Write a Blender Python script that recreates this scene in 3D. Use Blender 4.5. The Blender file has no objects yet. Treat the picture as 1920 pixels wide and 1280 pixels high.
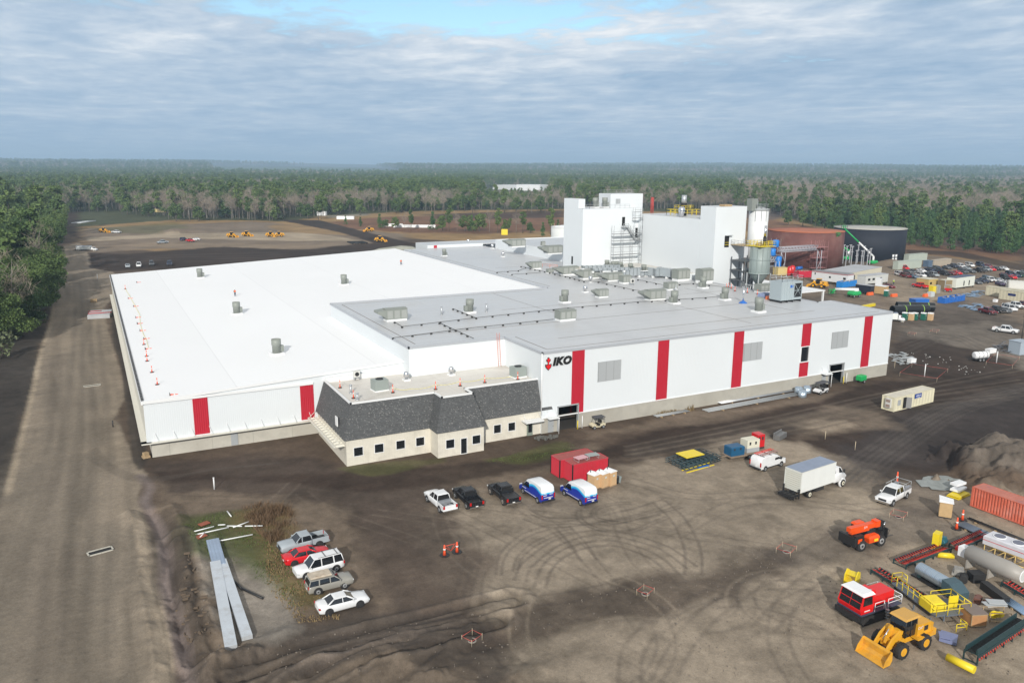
import bpy, math, random
import numpy as np
from mathutils import Vector, Matrix
R_ = random.Random(7)
sc = bpy.context.scene
C = sc.collection
# ---------------------------------------------------------------- camera
# world x runs along the long white facade, y runs away from it, z is up
F_PX, HOR, ROLL, CAM_H, AZ = 1490.0, 314.1, 0.00643, 42.0, math.radians(27.92)
PITCH = math.atan((640 - HOR) / F_PX)
_O = np.array([4.8198, 122.2914])
ca, sa = math.cos(AZ), math.sin(AZ)
def cam2w(v):                       # camera-heading frame -> world frame (rotation only)
    return np.array([v[0]*ca + v[1]*sa, -v[0]*sa + v[1]*ca, v[2]])
_o = cam2w((_O[0], _O[1], 0))
CAM = np.array([-_o[0], -_o[1], CAM_H])
_fw = np.array([0, math.cos(PITCH), -math.sin(PITCH)]); _rt = np.array([1.0, 0, 0]); _up = np.cross(_rt, _fw)
_c, _s = math.cos(ROLL), math.sin(ROLL)
RT = cam2w(_rt*_c + _up*_s); UP = cam2w(_up*_c - _rt*_s); FW = cam2w(_fw)
cam = bpy.data.cameras.new('camera'); camo = bpy.data.objects.new('camera', cam); C.objects.link(camo)
cam.sensor_width = 36.0; cam.lens = 36.0*F_PX/1920.0; cam.clip_end = 60000; cam.clip_start = 0.5
camo.matrix_world = Matrix(((RT[0], UP[0], -FW[0], CAM[0]), (RT[1], UP[1], -FW[1], CAM[1]), (RT[2], UP[2], -FW[2], CAM[2]), (0, 0, 0, 1)))
sc.camera = camo
def G(x, y, z=0.0):                 # survey: where a sight line meets the level z
    d = FW*F_PX + RT*(x-960) - UP*(y-640)
    return CAM + d*((z-CAM_H)/d[2])
# ---------------------------------------------------------------- light
SUN_EL = math.radians(25.0); SUN_AZ = math.radians(3.0)
d = cam2w((math.sin(SUN_AZ)*math.cos(SUN_EL), math.cos(SUN_AZ)*math.cos(SUN_EL), -math.sin(SUN_EL)))
sun = bpy.data.lights.new('sun', 'SUN'); sun.energy = 3.5; sun.angle = math.radians(1.2); sun.color = (1.0, 0.955, 0.88)
suno = bpy.data.objects.new('sun', sun); C.objects.link(suno)
suno.rotation_euler = Vector(d).to_track_quat('-Z', 'Y').to_euler(); suno.location = (0, -60, 200)
w = bpy.data.worlds.new('World'); sc.world = w; w.use_nodes = True
nt = w.node_tree; nt.nodes.clear(); N = nt.nodes.new; L = nt.links.new
out = N('ShaderNodeOutputWorld'); bg = N('ShaderNodeBackground'); bg.inputs[1].default_value = 0.1
sky = N('ShaderNodeTexSky'); sky.sky_type = 'NISHITA'; sky.sun_disc = False
sky.sun_elevation = SUN_EL; sky.sun_rotation = math.atan2(-d[0], -d[1]); sky.air_density = 1.0; sky.dust_density = 1.0; sky.ozone_density = 2.0
def wmath(op, a, b=None, c=None):
    n = N('ShaderNodeMath'); n.operation = op
    for i, v in enumerate((a, b, c)):
        if v is None: continue
        if isinstance(v, (int, float)): n.inputs[i].default_value = v
        else: L(v, n.inputs[i])
    return n.outputs[0]
tc = N('ShaderNodeTexCoord'); sep = N('ShaderNodeSeparateXYZ'); L(tc.outputs['Generated'], sep.inputs[0])
zc = wmath('MAXIMUM', sep.outputs[2], 0.012); zz = wmath('ADD', zc, 0.05)
px = wmath('DIVIDE', sep.outputs[0], zz); py = wmath('DIVIDE', sep.outputs[1], zz)
comb = N('ShaderNodeCombineXYZ'); L(px, comb.inputs[0]); L(py, comb.inputs[1])
mp = N('ShaderNodeMapping'); L(comb.outputs[0], mp.inputs[0]); mp.inputs['Rotation'].default_value = (0, 0, AZ+0.12); mp.inputs['Scale'].default_value = (.95, .80, 1)
def noise(vec, scale, det, rough, dist=0.0, loc=None):
    n = N('ShaderNodeTexNoise'); n.inputs['Scale'].default_value = scale; n.inputs['Detail'].default_value = det
    n.inputs['Roughness'].default_value = rough; n.inputs['Distortion'].default_value = dist
    if loc:
        m = N('ShaderNodeMapping'); m.inputs['Location'].default_value = loc; L(vec, m.inputs[0]); vec = m.outputs[0]
    L(vec, n.inputs['Vector']); return n.outputs['Fac']
def ramp(fac, stops):
    r = N('ShaderNodeValToRGB'); L(fac, r.inputs[0]); e = r.color_ramp.elements
    e[0].position, e[0].color = stops[0][0], (*stops[0][1], 1); e[1].position, e[1].color = stops[-1][0], (*stops[-1][1], 1)
    for p, c in stops[1:-1]:
        k = e.new(p); k.color = (*c, 1)
    return r.outputs[0]
def wmix(f, a, b):
    n = N('ShaderNodeMix'); n.data_type = 'RGBA'
    if isinstance(f, (int, float)): n.inputs[0].default_value = f
    else: L(f, n.inputs[0])
    for i, v in ((6, a), (7, b)):
        if isinstance(v, tuple): n.inputs[i].default_value = (*v, 1)
        else: L(v, n.inputs[i])
    return n.outputs[2]
big = noise(mp.outputs[0], 0.5, 5, 0.55, 0.5, (3.1, 1.7, 0))
fine = noise(mp.outputs[0], 3.4, 10, 0.60, 0.25, (0, 5, 2))
cv = wmath('MULTIPLY_ADD', big, 0.54, wmath('MULTIPLY', fine, 0.48))
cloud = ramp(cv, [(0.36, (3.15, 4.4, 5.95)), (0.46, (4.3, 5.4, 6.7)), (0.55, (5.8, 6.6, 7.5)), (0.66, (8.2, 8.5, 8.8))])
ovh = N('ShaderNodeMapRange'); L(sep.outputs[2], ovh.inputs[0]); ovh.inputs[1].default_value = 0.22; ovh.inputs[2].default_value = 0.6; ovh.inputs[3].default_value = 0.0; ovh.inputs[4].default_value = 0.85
cloud = wmix(ovh.outputs[0], cloud, (6.3, 6.15, 5.9))  # unseen overhead cloud, added bright and neutral to whiten the ambient light
# the blue gap high in the sky ahead of the camera
gdir = FW*F_PX + RT*(900-960) - UP*(25-640); gdir = gdir/np.linalg.norm(gdir)
gp = (gdir[0]/(gdir[2]+.05), gdir[1]/(gdir[2]+.05))
vs = N('ShaderNodeVectorMath'); vs.operation = 'SUBTRACT'; L(comb.outputs[0], vs.inputs[0]); vs.inputs[1].default_value = (gp[0], gp[1], 0)
mp2 = N('ShaderNodeMapping'); L(vs.outputs[0], mp2.inputs[0]); mp2.inputs['Rotation'].default_value = (0, 0, AZ+0.1); mp2.inputs['Scale'].default_value = (.62, 1.05, 1)
ln = N('ShaderNodeVectorMath'); ln.operation = 'LENGTH'; L(mp2.outputs[0], ln.inputs[0])
gapn = wmath('ADD', ln.outputs['Value'], wmath('MULTIPLY', wmath('SUBTRACT', wmath('MULTIPLY_ADD', fine, 0.6, wmath('MULTIPLY', big, 0.4)), 0.5), 5.0))
gapf = N('ShaderNodeMapRange'); L(gapn, gapf.inputs[0]); gapf.inputs[1].default_value = 0.25; gapf.inputs[2].default_value = 0.95; gapf.inputs[3].default_value = 0.0; gapf.inputs[4].default_value = 1.0
skyb = N('ShaderNodeVectorMath'); skyb.operation = 'MULTIPLY'; L(sky.outputs[0], skyb.inputs[0]); skyb.inputs[1].default_value = (1.35, 1.5, 1.45)
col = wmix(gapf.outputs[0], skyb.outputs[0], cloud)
hz = N('ShaderNodeMapRange'); L(sep.outputs[2], hz.inputs[0]); hz.inputs[1].default_value = 0.0; hz.inputs[2].default_value = 0.16; hz.inputs[3].default_value = 0.82; hz.inputs[4].default_value = 0.0
col = wmix(hz.outputs[0], col, (3.1, 4.45, 6.05))
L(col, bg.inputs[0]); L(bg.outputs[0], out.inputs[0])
sc.view_settings.view_transform = 'Standard'; sc.view_settings.look = 'None'; sc.view_settings.exposure = 0.16; sc.view_settings.gamma = 1
# ---------------------------------------------------------------- materials
MATS = {}
def mat(name, col, rough=0.6, metal=0.0, var=0.0, vscale=1.0, ribs=None, bump=0.0, bscale=20.0, dirt=None, spec=None, seams=None):
    """principled material: var = brightness mottling, ribs = (axis, pitch, strength), seams = (spacing x, spacing y, dark factor), dirt = (colour, amount, scale)"""
    if name in MATS: return MATS[name]
    m = bpy.data.materials.new(name); MATS[name] = m; m.use_nodes = True
    t = m.node_tree; b = t.nodes['Principled BSDF']; b.inputs['Base Color'].default_value = (*col, 1)
    b.inputs['Roughness'].default_value = rough; b.inputs['Metallic'].default_value = metal
    if spec is not None: b.inputs['Specular IOR Level'].default_value = spec
    tc = t.nodes.new('ShaderNodeTexCoord'); vec = tc.outputs['Object']; cur = None
    def mixrgb(fac, a, c2, mode='MIX'):
        n = t.nodes.new('ShaderNodeMix'); n.data_type = 'RGBA'; n.blend_type = mode
        if isinstance(fac, float): n.inputs[0].default_value = fac
        else: t.links.new(fac, n.inputs[0])
        for i, v in ((6, a), (7, c2)):
            if isinstance(v, tuple): n.inputs[i].default_value = (*v, 1)
            else: t.links.new(v, n.inputs[i])
        return n.outputs[2]
    def nz(s, det=4, rg=0.6):
        n = t.nodes.new('ShaderNodeTexNoise'); n.inputs['Scale'].default_value = s; n.inputs['Detail'].default_value = det; n.inputs['Roughness'].default_value = rg
        t.links.new(vec, n.inputs['Vector']); return n.outputs['Fac']
    def rng(s, a, c2, x, y):
        n = t.nodes.new('ShaderNodeMapRange'); t.links.new(s, n.inputs[0])
        for i, v in enumerate((a, c2, x, y)): n.inputs[i+1].default_value = v
        return n.outputs[0]
    cur = col
    if var:
        lo = tuple(c*(1-var) for c in col); hi = tuple(min(1, c*(1+var*.7)) for c in col)
        cur = mixrgb(rng(nz(vscale, 6, .65), .3, .7, 0, 1), lo, hi)
    if dirt: cur = mixrgb(rng(nz(dirt[2], 7, .7), .5, .75, 0, dirt[1]), cur, dirt[0])
    if seams:
        br = t.nodes.new('ShaderNodeTexBrick'); t.links.new(vec, br.inputs['Vector']); br.offset = 0
        br.inputs['Color1'].default_value = (1, 1, 1, 1); br.inputs['Color2'].default_value = (.97, .97, .97, 1); br.inputs['Mortar'].default_value = (seams[2],)*3+(1,)
        br.inputs['Scale'].default_value = 1; br.inputs['Mortar Size'].default_value = seams[3] if len(seams) > 3 else .06
        br.inputs['Brick Width'].default_value = seams[0]; br.inputs['Row Height'].default_value = seams[1]
        if len(seams) > 4:
            mpn = t.nodes.new('ShaderNodeMapping'); t.links.new(vec, mpn.inputs[0]); mpn.inputs['Rotation'].default_value = seams[4]; t.links.new(mpn.outputs[0], br.inputs['Vector'])
        cur = mixrgb(1.0, cur, br.outputs['Color'], 'MULTIPLY')
    if not isinstance(cur, tuple): t.links.new(cur, b.inputs['Base Color'])
    nrm = None
    if ribs:
        wv = t.nodes.new('ShaderNodeTexWave'); wv.wave_type = 'BANDS'; wv.bands_direction = ribs[0]; wv.inputs['Scale'].default_value = 0.314/ribs[1]
        t.links.new(vec, wv.inputs['Vector'])
        bp = t.nodes.new('ShaderNodeBump'); bp.inputs['Strength'].default_value = ribs[2]; bp.inputs['Distance'].default_value = 0.05
        t.links.new(wv.outputs['Fac'], bp.inputs['Height']); nrm = bp.outputs[0]
    if bump:
        bp = t.nodes.new('ShaderNodeBump'); bp.inputs['Strength'].default_value = bump; bp.inputs['Distance'].default_value = 0.05
        t.links.new(nz(bscale, 5, .6), bp.inputs['Height'])
        if nrm: t.links.new(nrm, bp.inputs['Normal'])
        nrm = bp.outputs[0]
    if nrm: t.links.new(nrm, b.inputs['Normal'])
    return m
def paint(name, col, rough=0.3, dirty=0.12):
    return mat(name, col, rough, 0, var=0.06, vscale=.8, dirt=((.12, .10, .085), dirty, 1.3))
white_panel = mat('white wall panel', (.70, .735, .755), .55, var=.03, vscale=.08, ribs=('X', .30, .22))
white_panel_y = mat('white wall panel side', (.70, .735, .755), .55, var=.03, vscale=.08, ribs=('Y', .30, .3))
flat_white = mat('smooth white panel', (.82, .83, .84), .5, var=.03, vscale=.1, seams=(3.0, 50, .95, .03))
trim_white = mat('white trim', (.78, .79, .79), .5)
red_panel = mat('red wall panel', (.47, .012, .030), .5, var=.04, vscale=.2, ribs=('X', .30, .5))
concrete = mat('grey concrete', (.52, .495, .43), .85, var=.14, vscale=.5, bump=.2, bscale=3, dirt=((.22, .19, .15), .5, .25), seams=(6, 50, .8, .05))
louver_grey = mat('grey louver', (.42, .44, .45), .5, ribs=('Z', .12, .5), seams=(1.53, 50, .6, .04))
membrane = mat('grey roof membrane', (.55, .56, .575), .38, var=.11, vscale=.07, seams=(26, 3.05, .84, .06), dirt=((.40, .38, .35), .55, .07))
membrane_used = mat('stained roof membrane', (.66, .63, .58), .5, var=.12, vscale=.12, seams=(14, 3.05, .85, .05), dirt=((.36, .31, .25), .8, .10))
white_roof = mat('white metal roof', (.89, .895, .90), .5, var=.02, vscale=.04, ribs=('Y', .62, .75), seams=(22, 300, .90, .10))
block = mat('cream concrete block', (.70, .66, .565), .85, var=.08, vscale=.8, seams=(.4, .2, .86, .012, (math.radians(90), 0, 0)), dirt=((.3, .27, .22), .35, .35))
dark_glass = mat('dark glass', (.012, .014, .017), .08, 0, spec=.8)
void_dark = mat('dark opening', (.012, .012, .012), .9)
black = mat('black plastic', (.018, .018, .019), .55)
rubber = mat('rubber', (.025, .024, .024), .85)
steel = mat('galvanised steel', (.52, .54, .56), .4, .6, var=.12, vscale=.6)
steel_dull = mat('grey painted steel', (.36, .38, .39), .55, var=.08, vscale=.6)
hvac = mat('grey green sheet metal', (.25, .27, .245), .5, var=.08, vscale=.7, bump=.08, bscale=2)
chrome = mat('bright metal', (.75, .76, .78), .2, 1.0)
wood = mat('timber', (.42, .30, .17), .8, var=.25, vscale=2)
orange_p = mat('orange plastic', (.78, .13, .03), .5)
rust = mat('rusty steel', (.30, .085, .045), .8, var=.25, vscale=.15, dirt=((.20, .10, .09), .8, .06))
yellow_p = paint('yellow paint', (.78, .60, .02), .45)
cat_y = paint('machine yellow', (.72, .36, .02), .4, .18)
red_p = paint('red paint', (.58, .012, .018), .3)
blue_p = paint('blue paint', (.02, .14, .50), .4)
green_p = paint('green paint', (.015, .38, .10), .4)
tan_p = paint('tan plastic', (.60, .40, .22), .55)
white_p = paint('white paint', (.78, .79, .80), .3)
lamp_red = mat('red lens', (.45, .01, .01), .2); lamp_clear = mat('clear lens', (.6, .62, .64), .1); plate = mat('number plate', (.7, .7, .68), .4)
# ---------------------------------------------------------------- mesh helpers
class MB:
    def __init__(s): s.v = []; s.f = []; s.mi = []; s.sm = []
    def add(s, vs, fs, mi=0, sm=False):
        n = len(s.v); s.v.extend([tuple(map(float, p)) for p in vs])
        for f in fs: s.f.append([n+i for i in f]); s.mi.append(mi); s.sm.append(sm)
        return s
    def box(s, x0, x1, y0, y1, z0, z1, mi=0):
        return s.add([(x0,y0,z0),(x1,y0,z0),(x1,y1,z0),(x0,y1,z0),(x0,y0,z1),(x1,y0,z1),(x1,y1,z1),(x0,y1,z1)],
            [(3,2,1,0),(4,5,6,7),(0,1,5,4),(1,2,6,5),(2,3,7,6),(3,0,4,7)], mi)
    def cbox(s, c, d, rz=0.0, mi=0, rx=0.0, ry=0.0):
        M = Matrix.Translation(c) @ Matrix.Rotation(rz, 4, 'Z') @ Matrix.Rotation(ry, 4, 'Y') @ Matrix.Rotation(rx, 4, 'X')
        vs = [M @ Vector((d[0]/2*i, d[1]/2*j, d[2]/2*k)) for k in (-1, 1) for i, j in ((-1,-1),(1,-1),(1,1),(-1,1))]
        return s.add(vs, [(3,2,1,0),(4,5,6,7),(0,1,5,4),(1,2,6,5),(2,3,7,6),(3,0,4,7)], mi)
    def quad(s, a, b, c, d, mi=0): return s.add([a, b, c, d], [(0,1,2,3)], mi)
    def prism(s, poly, z0, z1, mi=0, cap=True):
        n = len(poly); vs = [(p[0], p[1], z0) for p in poly] + [(p[0], p[1], z1) for p in poly]
        fs = [(i, (i+1) % n, n+(i+1) % n, n+i) for i in range(n)]
        if cap: fs += [tuple(reversed(range(n))), tuple(range(n, 2*n))]
        return s.add(vs, fs, mi)
    def prof(s, poly, y0, y1, mi=0, w2=None):      # side profile (x,z) extruded along y; w2 pulls the y1/y0 ends
        n = len(poly); vs = [(p[0], y0, p[1]) for p in poly] + [(p[0], y1, p[1]) for p in poly]
        fs = [(i, (i+1) % n, n+(i+1) % n, n+i) for i in range(n)] + [tuple(reversed(range(n))), tuple(range(n, 2*n))]
        return s.add(vs, fs, mi)
    def profx(s, poly, x0, x1, mi=0):              # end profile (y,z) extruded along x
        n = len(poly); vs = [(x0, p[0], p[1]) for p in poly] + [(x1, p[0], p[1]) for p in poly]
        fs = [(i, (i+1) % n, n+(i+1) % n, n+i) for i in range(n)] + [tuple(reversed(range(n))), tuple(range(n, 2*n))]
        return s.add(vs, fs, mi)
    def cyl(s, p0, p1, r0, r1=None, n=12, mi=0, cap=True, sm=True):
        r1 = r0 if r1 is None else r1
        p0 = Vector(p0); p1 = Vector(p1); ax = (p1-p0).normalized(); u = ax.orthogonal().normalized(); v = ax.cross(u)
        vs = [p + (u*math.cos(2*math.pi*i/n) + v*math.sin(2*math.pi*i/n))*r for p, r in ((p0, r0), (p1, r1)) for i in range(n)]
        k = len(s.v); s.v.extend([tuple(q) for q in vs])
        for i in range(n): s.f.append([k+i, k+(i+1) % n, k+n+(i+1) % n, k+n+i]); s.mi.append(mi); s.sm.append(sm)
        if cap:
            s.f.append([k+i for i in reversed(range(n))]); s.mi.append(mi); s.sm.append(False)
            s.f.append([k+n+i for i in range(n)]); s.mi.append(mi); s.sm.append(False)
        return s
    def tube(s, pts, r, n=5, mi=0):
        for a, b in zip(pts[:-1], pts[1:]): s.cyl(a, b, r, r, n, mi)
        return s
    def lathe(s, c, prof, n=16, mi=0, sm=True):    # prof (r,z) turned about a vertical axis
        k = len(s.v)
        for r, z in prof:
            for i in range(n): s.v.append((c[0]+r*math.cos(2*math.pi*i/n), c[1]+r*math.sin(2*math.pi*i/n), c[2]+z))
        for j in range(len(prof)-1):
            for i in range(n): s.f.append([k+j*n+i, k+j*n+(i+1) % n, k+(j+1)*n+(i+1) % n, k+(j+1)*n+i]); s.mi.append(mi); s.sm.append(sm)
        s.f.append([k+i for i in reversed(range(n))]); s.mi.append(mi); s.sm.append(False)
        s.f.append([k+(len(prof)-1)*n+i for i in range(n)]); s.mi.append(mi); s.sm.append(False)
        return s
    def loft(s, rings, mi=0, sm=False, cap=True, closed=True):
        n = len(rings[0]); k = len(s.v)
        for r in rings: s.v.extend([tuple(map(float, p)) for p in r])
        m = n if closed else n-1
        for j in range(len(rings)-1):
            for i in range(m): s.f.append([k+j*n+i, k+j*n+(i+1) % n, k+(j+1)*n+(i+1) % n, k+(j+1)*n+i]); s.mi.append(mi); s.sm.append(sm)
        if cap:
            s.f.append([k+i for i in reversed(range(n))]); s.mi.append(mi); s.sm.append(False)
            s.f.append([k+(len(rings)-1)*n+i for i in range(n)]); s.mi.append(mi); s.sm.append(False)
        return s
    def wall(s, p0, p1, z0, z1, holes=(), depth=.3, mi=0):
        """vertical wall from p0 to p1 (outside on the right hand of the walk), rectangular holes (u0,u1,z0,z1) with reveals"""
        p0 = Vector((*p0, 0)); p1 = Vector((*p1, 0)); L_ = (p1-p0).length; t = (p1-p0)/L_; nrm = Vector((t.y, -t.x, 0))
        us = sorted({0, L_, *[h[0] for h in holes], *[h[1] for h in holes]}); zs = sorted({z0, z1, *[h[2] for h in holes], *[h[3] for h in holes]})
        P = lambda u, z, dd=0: p0 + t*u - nrm*dd + Vector((0, 0, z))
        for a, b in zip(us[:-1], us[1:]):
            for c, e in zip(zs[:-1], zs[1:]):
                if any(h[0]-1e-6 <= a and b <= h[1]+1e-6 and h[2]-1e-6 <= c and e <= h[3]+1e-6 for h in holes): continue
                s.quad(P(a, c), P(b, c), P(b, e), P(a, e), mi)
        for h in holes:
            a, b, c, e = h
            s.quad(P(a, c), P(a, e), P(a, e, depth), P(a, c, depth), mi); s.quad(P(b, e), P(b, c), P(b, c, depth), P(b, e, depth), mi)
            s.quad(P(a, e), P(b, e), P(b, e, depth), P(a, e, depth), mi)
            if c > z0+1e-6: s.quad(P(b, c), P(a, c), P(a, c, depth), P(b, c, depth), mi)
        return s
    def build(s, name, mats, parent=None):
        me = bpy.data.meshes.new(name)
        if not isinstance(mats, (list, tuple)): mats = [mats]
        me.from_pydata(s.v, [], s.f)
        for m in mats: me.materials.append(m)
        me.polygons.foreach_set('material_index', s.mi); me.polygons.foreach_set('use_smooth', s.sm); me.update()
        o = bpy.data.objects.new(name, me); C.objects.link(o)
        if parent: o.parent = parent
        return o
def thing(name, label, cat, loc=(0, 0, 0), rz=0.0, group=None):
    o = bpy.data.objects.new(name, None); C.objects.link(o); o.location = tuple(map(float, loc)); o.rotation_euler = (0, 0, rz)
    o.empty_display_size = .5; o['label'] = label; o['category'] = cat
    if group: o['group'] = group
    return o
def tag(o, label, cat, group=None, kind=None):
    if label: o['label'] = label
    if cat: o['category'] = cat
    if group: o['group'] = group
    if kind: o['kind'] = kind
    return o
def dup(root, loc, rz, label=None, group=None, paintmap=None, scale=None):
    r = root.copy(); C.objects.link(r); r.location = tuple(map(float, loc)); r.rotation_euler = (0, 0, rz)
    if scale: r.scale = scale
    if label: r['label'] = label
    if group: r['group'] = group
    def cp(src, par):
        for ch in list(src.children):
            c = ch.copy(); C.objects.link(c); c.parent = par
            if paintmap:
                for sl in c.material_slots:
                    if sl.material and sl.material.name in paintmap:
                        sl.link = 'OBJECT'; sl.material = paintmap[sl.material.name]
            cp(ch, c)
    cp(root, r); return r
def heading(p, q):                                  # angle of the ground line through two surveyed points
    a, b = G(*p), G(*q); return math.atan2(b[1]-a[1], b[0]-a[0])
def text_mesh(s, size, mat_, thick=.03, font_shear=0.0, bold=0.0):
    cu = bpy.data.curves.new('lettering', 'FONT'); cu.body = s; cu.size = size; cu.extrude = thick; cu.shear = font_shear; cu.offset = bold; cu.align_x = 'CENTER'; cu.align_y = 'CENTER'; cu.resolution_u = 3; cu.space_character = 1.0+bold*.9
    to = bpy.data.objects.new('lettering', cu); me = bpy.data.meshes.new_from_object(to); bpy.data.objects.remove(to); bpy.data.curves.remove(cu)
    me.materials.clear(); me.materials.append(mat_); return me
def sign_text(s, size, mat_, parent, loc, rot, name='lettering', **k):
    me = text_mesh(s, size, mat_, **k); o = bpy.data.objects.new(name, me); C.objects.link(o); o.parent = parent; o.location = loc; o.rotation_euler = rot; return o
# ---------------------------------------------------------------- ground
_tab = np.random.RandomState(5).rand(512, 512)
def vnoise(x, y):
    xi = np.floor(x).astype(int); yi = np.floor(y).astype(int); fx = x-xi; fy = y-yi
    fx = fx*fx*(3-2*fx); fy = fy*fy*(3-2*fy); a = _tab[yi % 512, xi % 512]; b = _tab[yi % 512, (xi+1) % 512]; c = _tab[(yi+1) % 512, xi % 512]; d_ = _tab[(yi+1) % 512, (xi+1) % 512]
    return (a*(1-fx)+b*fx)*(1-fy)+(c*(1-fx)+d_*fx)*fy
def fbm(x, y, s, o=4):
    t = 0; a = .5; n = 0
    for k in range(o):
        t = t + a*vnoise(x/s+37.1*k, y/s-11.3*k); n += a; a *= .55; s *= .5
    return t/n
def seg_dist(X, Y, pts, closed=False):
    best = np.full(X.shape, 1e9)
    P = list(pts) + ([pts[0]] if closed else [])
    for (ax, ay), (bx, by) in zip(P[:-1], P[1:]):
        dx, dy = bx-ax, by-ay; t = np.clip(((X-ax)*dx+(Y-ay)*dy)/(dx*dx+dy*dy+1e-9), 0, 1)
        best = np.minimum(best, np.hypot(X-ax-t*dx, Y-ay-t*dy))
    return best
def inside(X, Y, pts):
    r = np.zeros(X.shape, bool); n = len(pts)
    for i in range(n):
        ax, ay = pts[i]; bx, by = pts[(i+1) % n]
        if ay == by: continue
        r ^= ((ay > Y) != (by > Y)) & (X < (bx-ax)*(Y-ay)/(by-ay)+ax)
    return r
def W(pts): return [tuple(G(x, y)[:2]) for x, y in pts]
th = np.concatenate([np.radians(np.arange(-180, -42, 6.0)), np.radians(np.arange(-42, 42.01, 0.115)), np.radians(np.arange(44, 180, 6.0))])
rr = [0.5, 10, 20, 30, 40, 48, 53]; r_ = 56.0
while r_ < 16000:
    rr.append(r_); r_ += (.24 if r_ < 130 else .34 if r_ < 210 else .7 if r_ < 330 else max(1.6, r_*.008))
rr = np.array(rr + [16000.0]); nr, na = len(rr), len(th)
hd = math.atan2(FW[1], FW[0])
TH = hd - th[None, :] + 0*rr[:, None]; RRg = rr[:, None] + 0*th[None, :]
X = (CAM[0] + RRg*np.cos(TH)).ravel(); Y = (CAM[1] + RRg*np.sin(TH)).ravel(); RAD = RRg.ravel()
def smooth(d_, w_): return np.clip(.5 - d_/w_, 0, 1)        # signed distance -> coverage
TAN = (.285, .245, .198); TANL = (.36, .305, .24); DARK = (.044, .032, .026); BROWN = (.10, .076, .059); MID = (.185, .150, .118)
WET = (.13, .115, .11); SAND = (.40, .34, .26); GREEN = (.075, .095, .03); STRAW = (.27, .185, .095); RUSTF = (.16, .085, .055); WOODS = (.045, .055, .03); GREYF = (.17, .15, .13)
col = np.empty((X.size, 3)); col[:] = BROWN
WN = [(fbm(X, Y, s, 4)-.5) for s in (14, 3.0, 60)]
def zone(color, px_pts, soft=3.0, warp=4.0, amt=1.0, world=False):
    P = px_pts if world else W(px_pts)
    xs = [p[0] for p in P]; ys = [p[1] for p in P]; m = soft+abs(warp)*1.5+2
    idx = np.nonzero((X > min(xs)-m) & (X < max(xs)+m) & (Y > min(ys)-m) & (Y < max(ys)+m))[0]
    if not len(idx): return
    soft = soft*.6 if RAD[idx].min() < 250 else soft
    x, y = X[idx], Y[idx]; dd = seg_dist(x, y, P, True); dd = np.where(inside(x, y, P), -dd, dd)
    dd = dd + warp*(WN[0][idx]*1.6+WN[1][idx]*.7) if warp < 30 else dd + warp*WN[2][idx]*2
    f = (smooth(dd, soft)*amt)[:, None]; col[idx] = col[idx]*(1-f)+np.array(color)*f
def track(color, px_pts, width=.42, amt=.6, gap=None, sub=10, world=False):
    P = np.array(px_pts if world else W(px_pts)); Q = []
    for i in range(len(P)-1):                        # Catmull-Rom through the points
        p0 = P[max(i-1, 0)]; p1 = P[i]; p2 = P[i+1]; p3 = P[min(i+2, len(P)-1)]
        for k in range(sub):
            t = k/sub; Q.append(.5*((2*p1)+(-p0+p2)*t+(2*p0-5*p1+4*p2-p3)*t*t+(-p0+3*p1-3*p2+p3)*t**3))
    Q.append(P[-1]); Q = np.array(Q); T = np.gradient(Q, axis=0); T /= np.linalg.norm(T, axis=1)[:, None]+1e-9; Nn = np.stack([-T[:, 1], T[:, 0]], 1)
    for off in ([0] if gap is None else [-gap/2, gap/2]):
        S = Q+Nn*off; m = 3
        idx = np.nonzero((X > S[:, 0].min()-m) & (X < S[:, 0].max()+m) & (Y > S[:, 1].min()-m) & (Y < S[:, 1].max()+m) & (RAD < 420))[0]
        if not len(idx): continue
        dd = seg_dist(X[idx], Y[idx], [tuple(q) for q in S]); f = np.clip(1-dd/width, 0, 1)**.7*amt*(.55+.9*np.clip(WN[1][idx]+.5, 0, 1))
        f = np.clip(f, 0, 1)[:, None]; col[idx] = col[idx]*(1-f)+np.array(color)*f
        H[idx] -= f[:, 0]*.03
H = np.zeros(X.size)
inb = (X > -62) & (X < 84) & (Y > -3) & (Y < 200)
# far country first
far = np.clip((RAD-560)/80, 0, 1)[:, None]; nf = fbm(X, Y, 300, 5)[:, None]
woodc = np.array(WOODS)*(1-nf)+np.array((.075, .085, .045))*nf; col = col*(1-far)+woodc*far
zone(STRAW, [(150,470),(150,425),(330,412),(560,415),(600,405),(800,395),(1060,392),(1450,402),(1560,432),(1720,462),(1920,482),(1920,500),(1400,470),(1060,470),(700,440),(400,470)], 12, 10)
zone(RUSTF, [(615,416),(700,408),(1060,398),(1060,432),(900,438),(760,436),(640,428)], 10, 10, .9)
zone(RUSTF, [(1395,400),(1530,428),(1700,456),(1920,470),(1920,492),(1700,474),(1500,450),(1395,430)], 8, 8, .8)
zone((.11,.09,.09), [(1290,392),(1450,396),(1500,402),(1450,412),(1290,402)], 8, 5, .8)
zone(DARK, [(800,402),(1060,394),(1060,408),(830,412)], 10, 8, .8)
zone((.3,.3,.26), [(610,404),(690,400),(695,404),(615,409)], 6, 4, .7)
zone((.36,.27,.17), [(1705,372),(1770,375),(1768,383),(1708,382)], 20, 8, 1)
zone((.07, .11, .035), [(380,322),(690,322),(760,330),(740,336),(420,334)], 120, 20, .9)
zone(MID, [(150,440),(160,428),(470,415),(690,432),(760,440),(740,470),(560,470),(300,466),(170,474)], 6, 6)
zone(GREEN, [(180,428),(330,417),(360,426),(300,438),(190,436)], 8, 8, .45)
zone(SAND, [(165,446),(320,438),(560,435),(640,445),(680,452),(560,452),(300,446),(170,452)], 4, 4, .7)
zone((.25,.2,.15), [(200,462),(300,454),(520,458),(640,456),(560,470),(440,472),(300,462)], 5, 6, .8)
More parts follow.
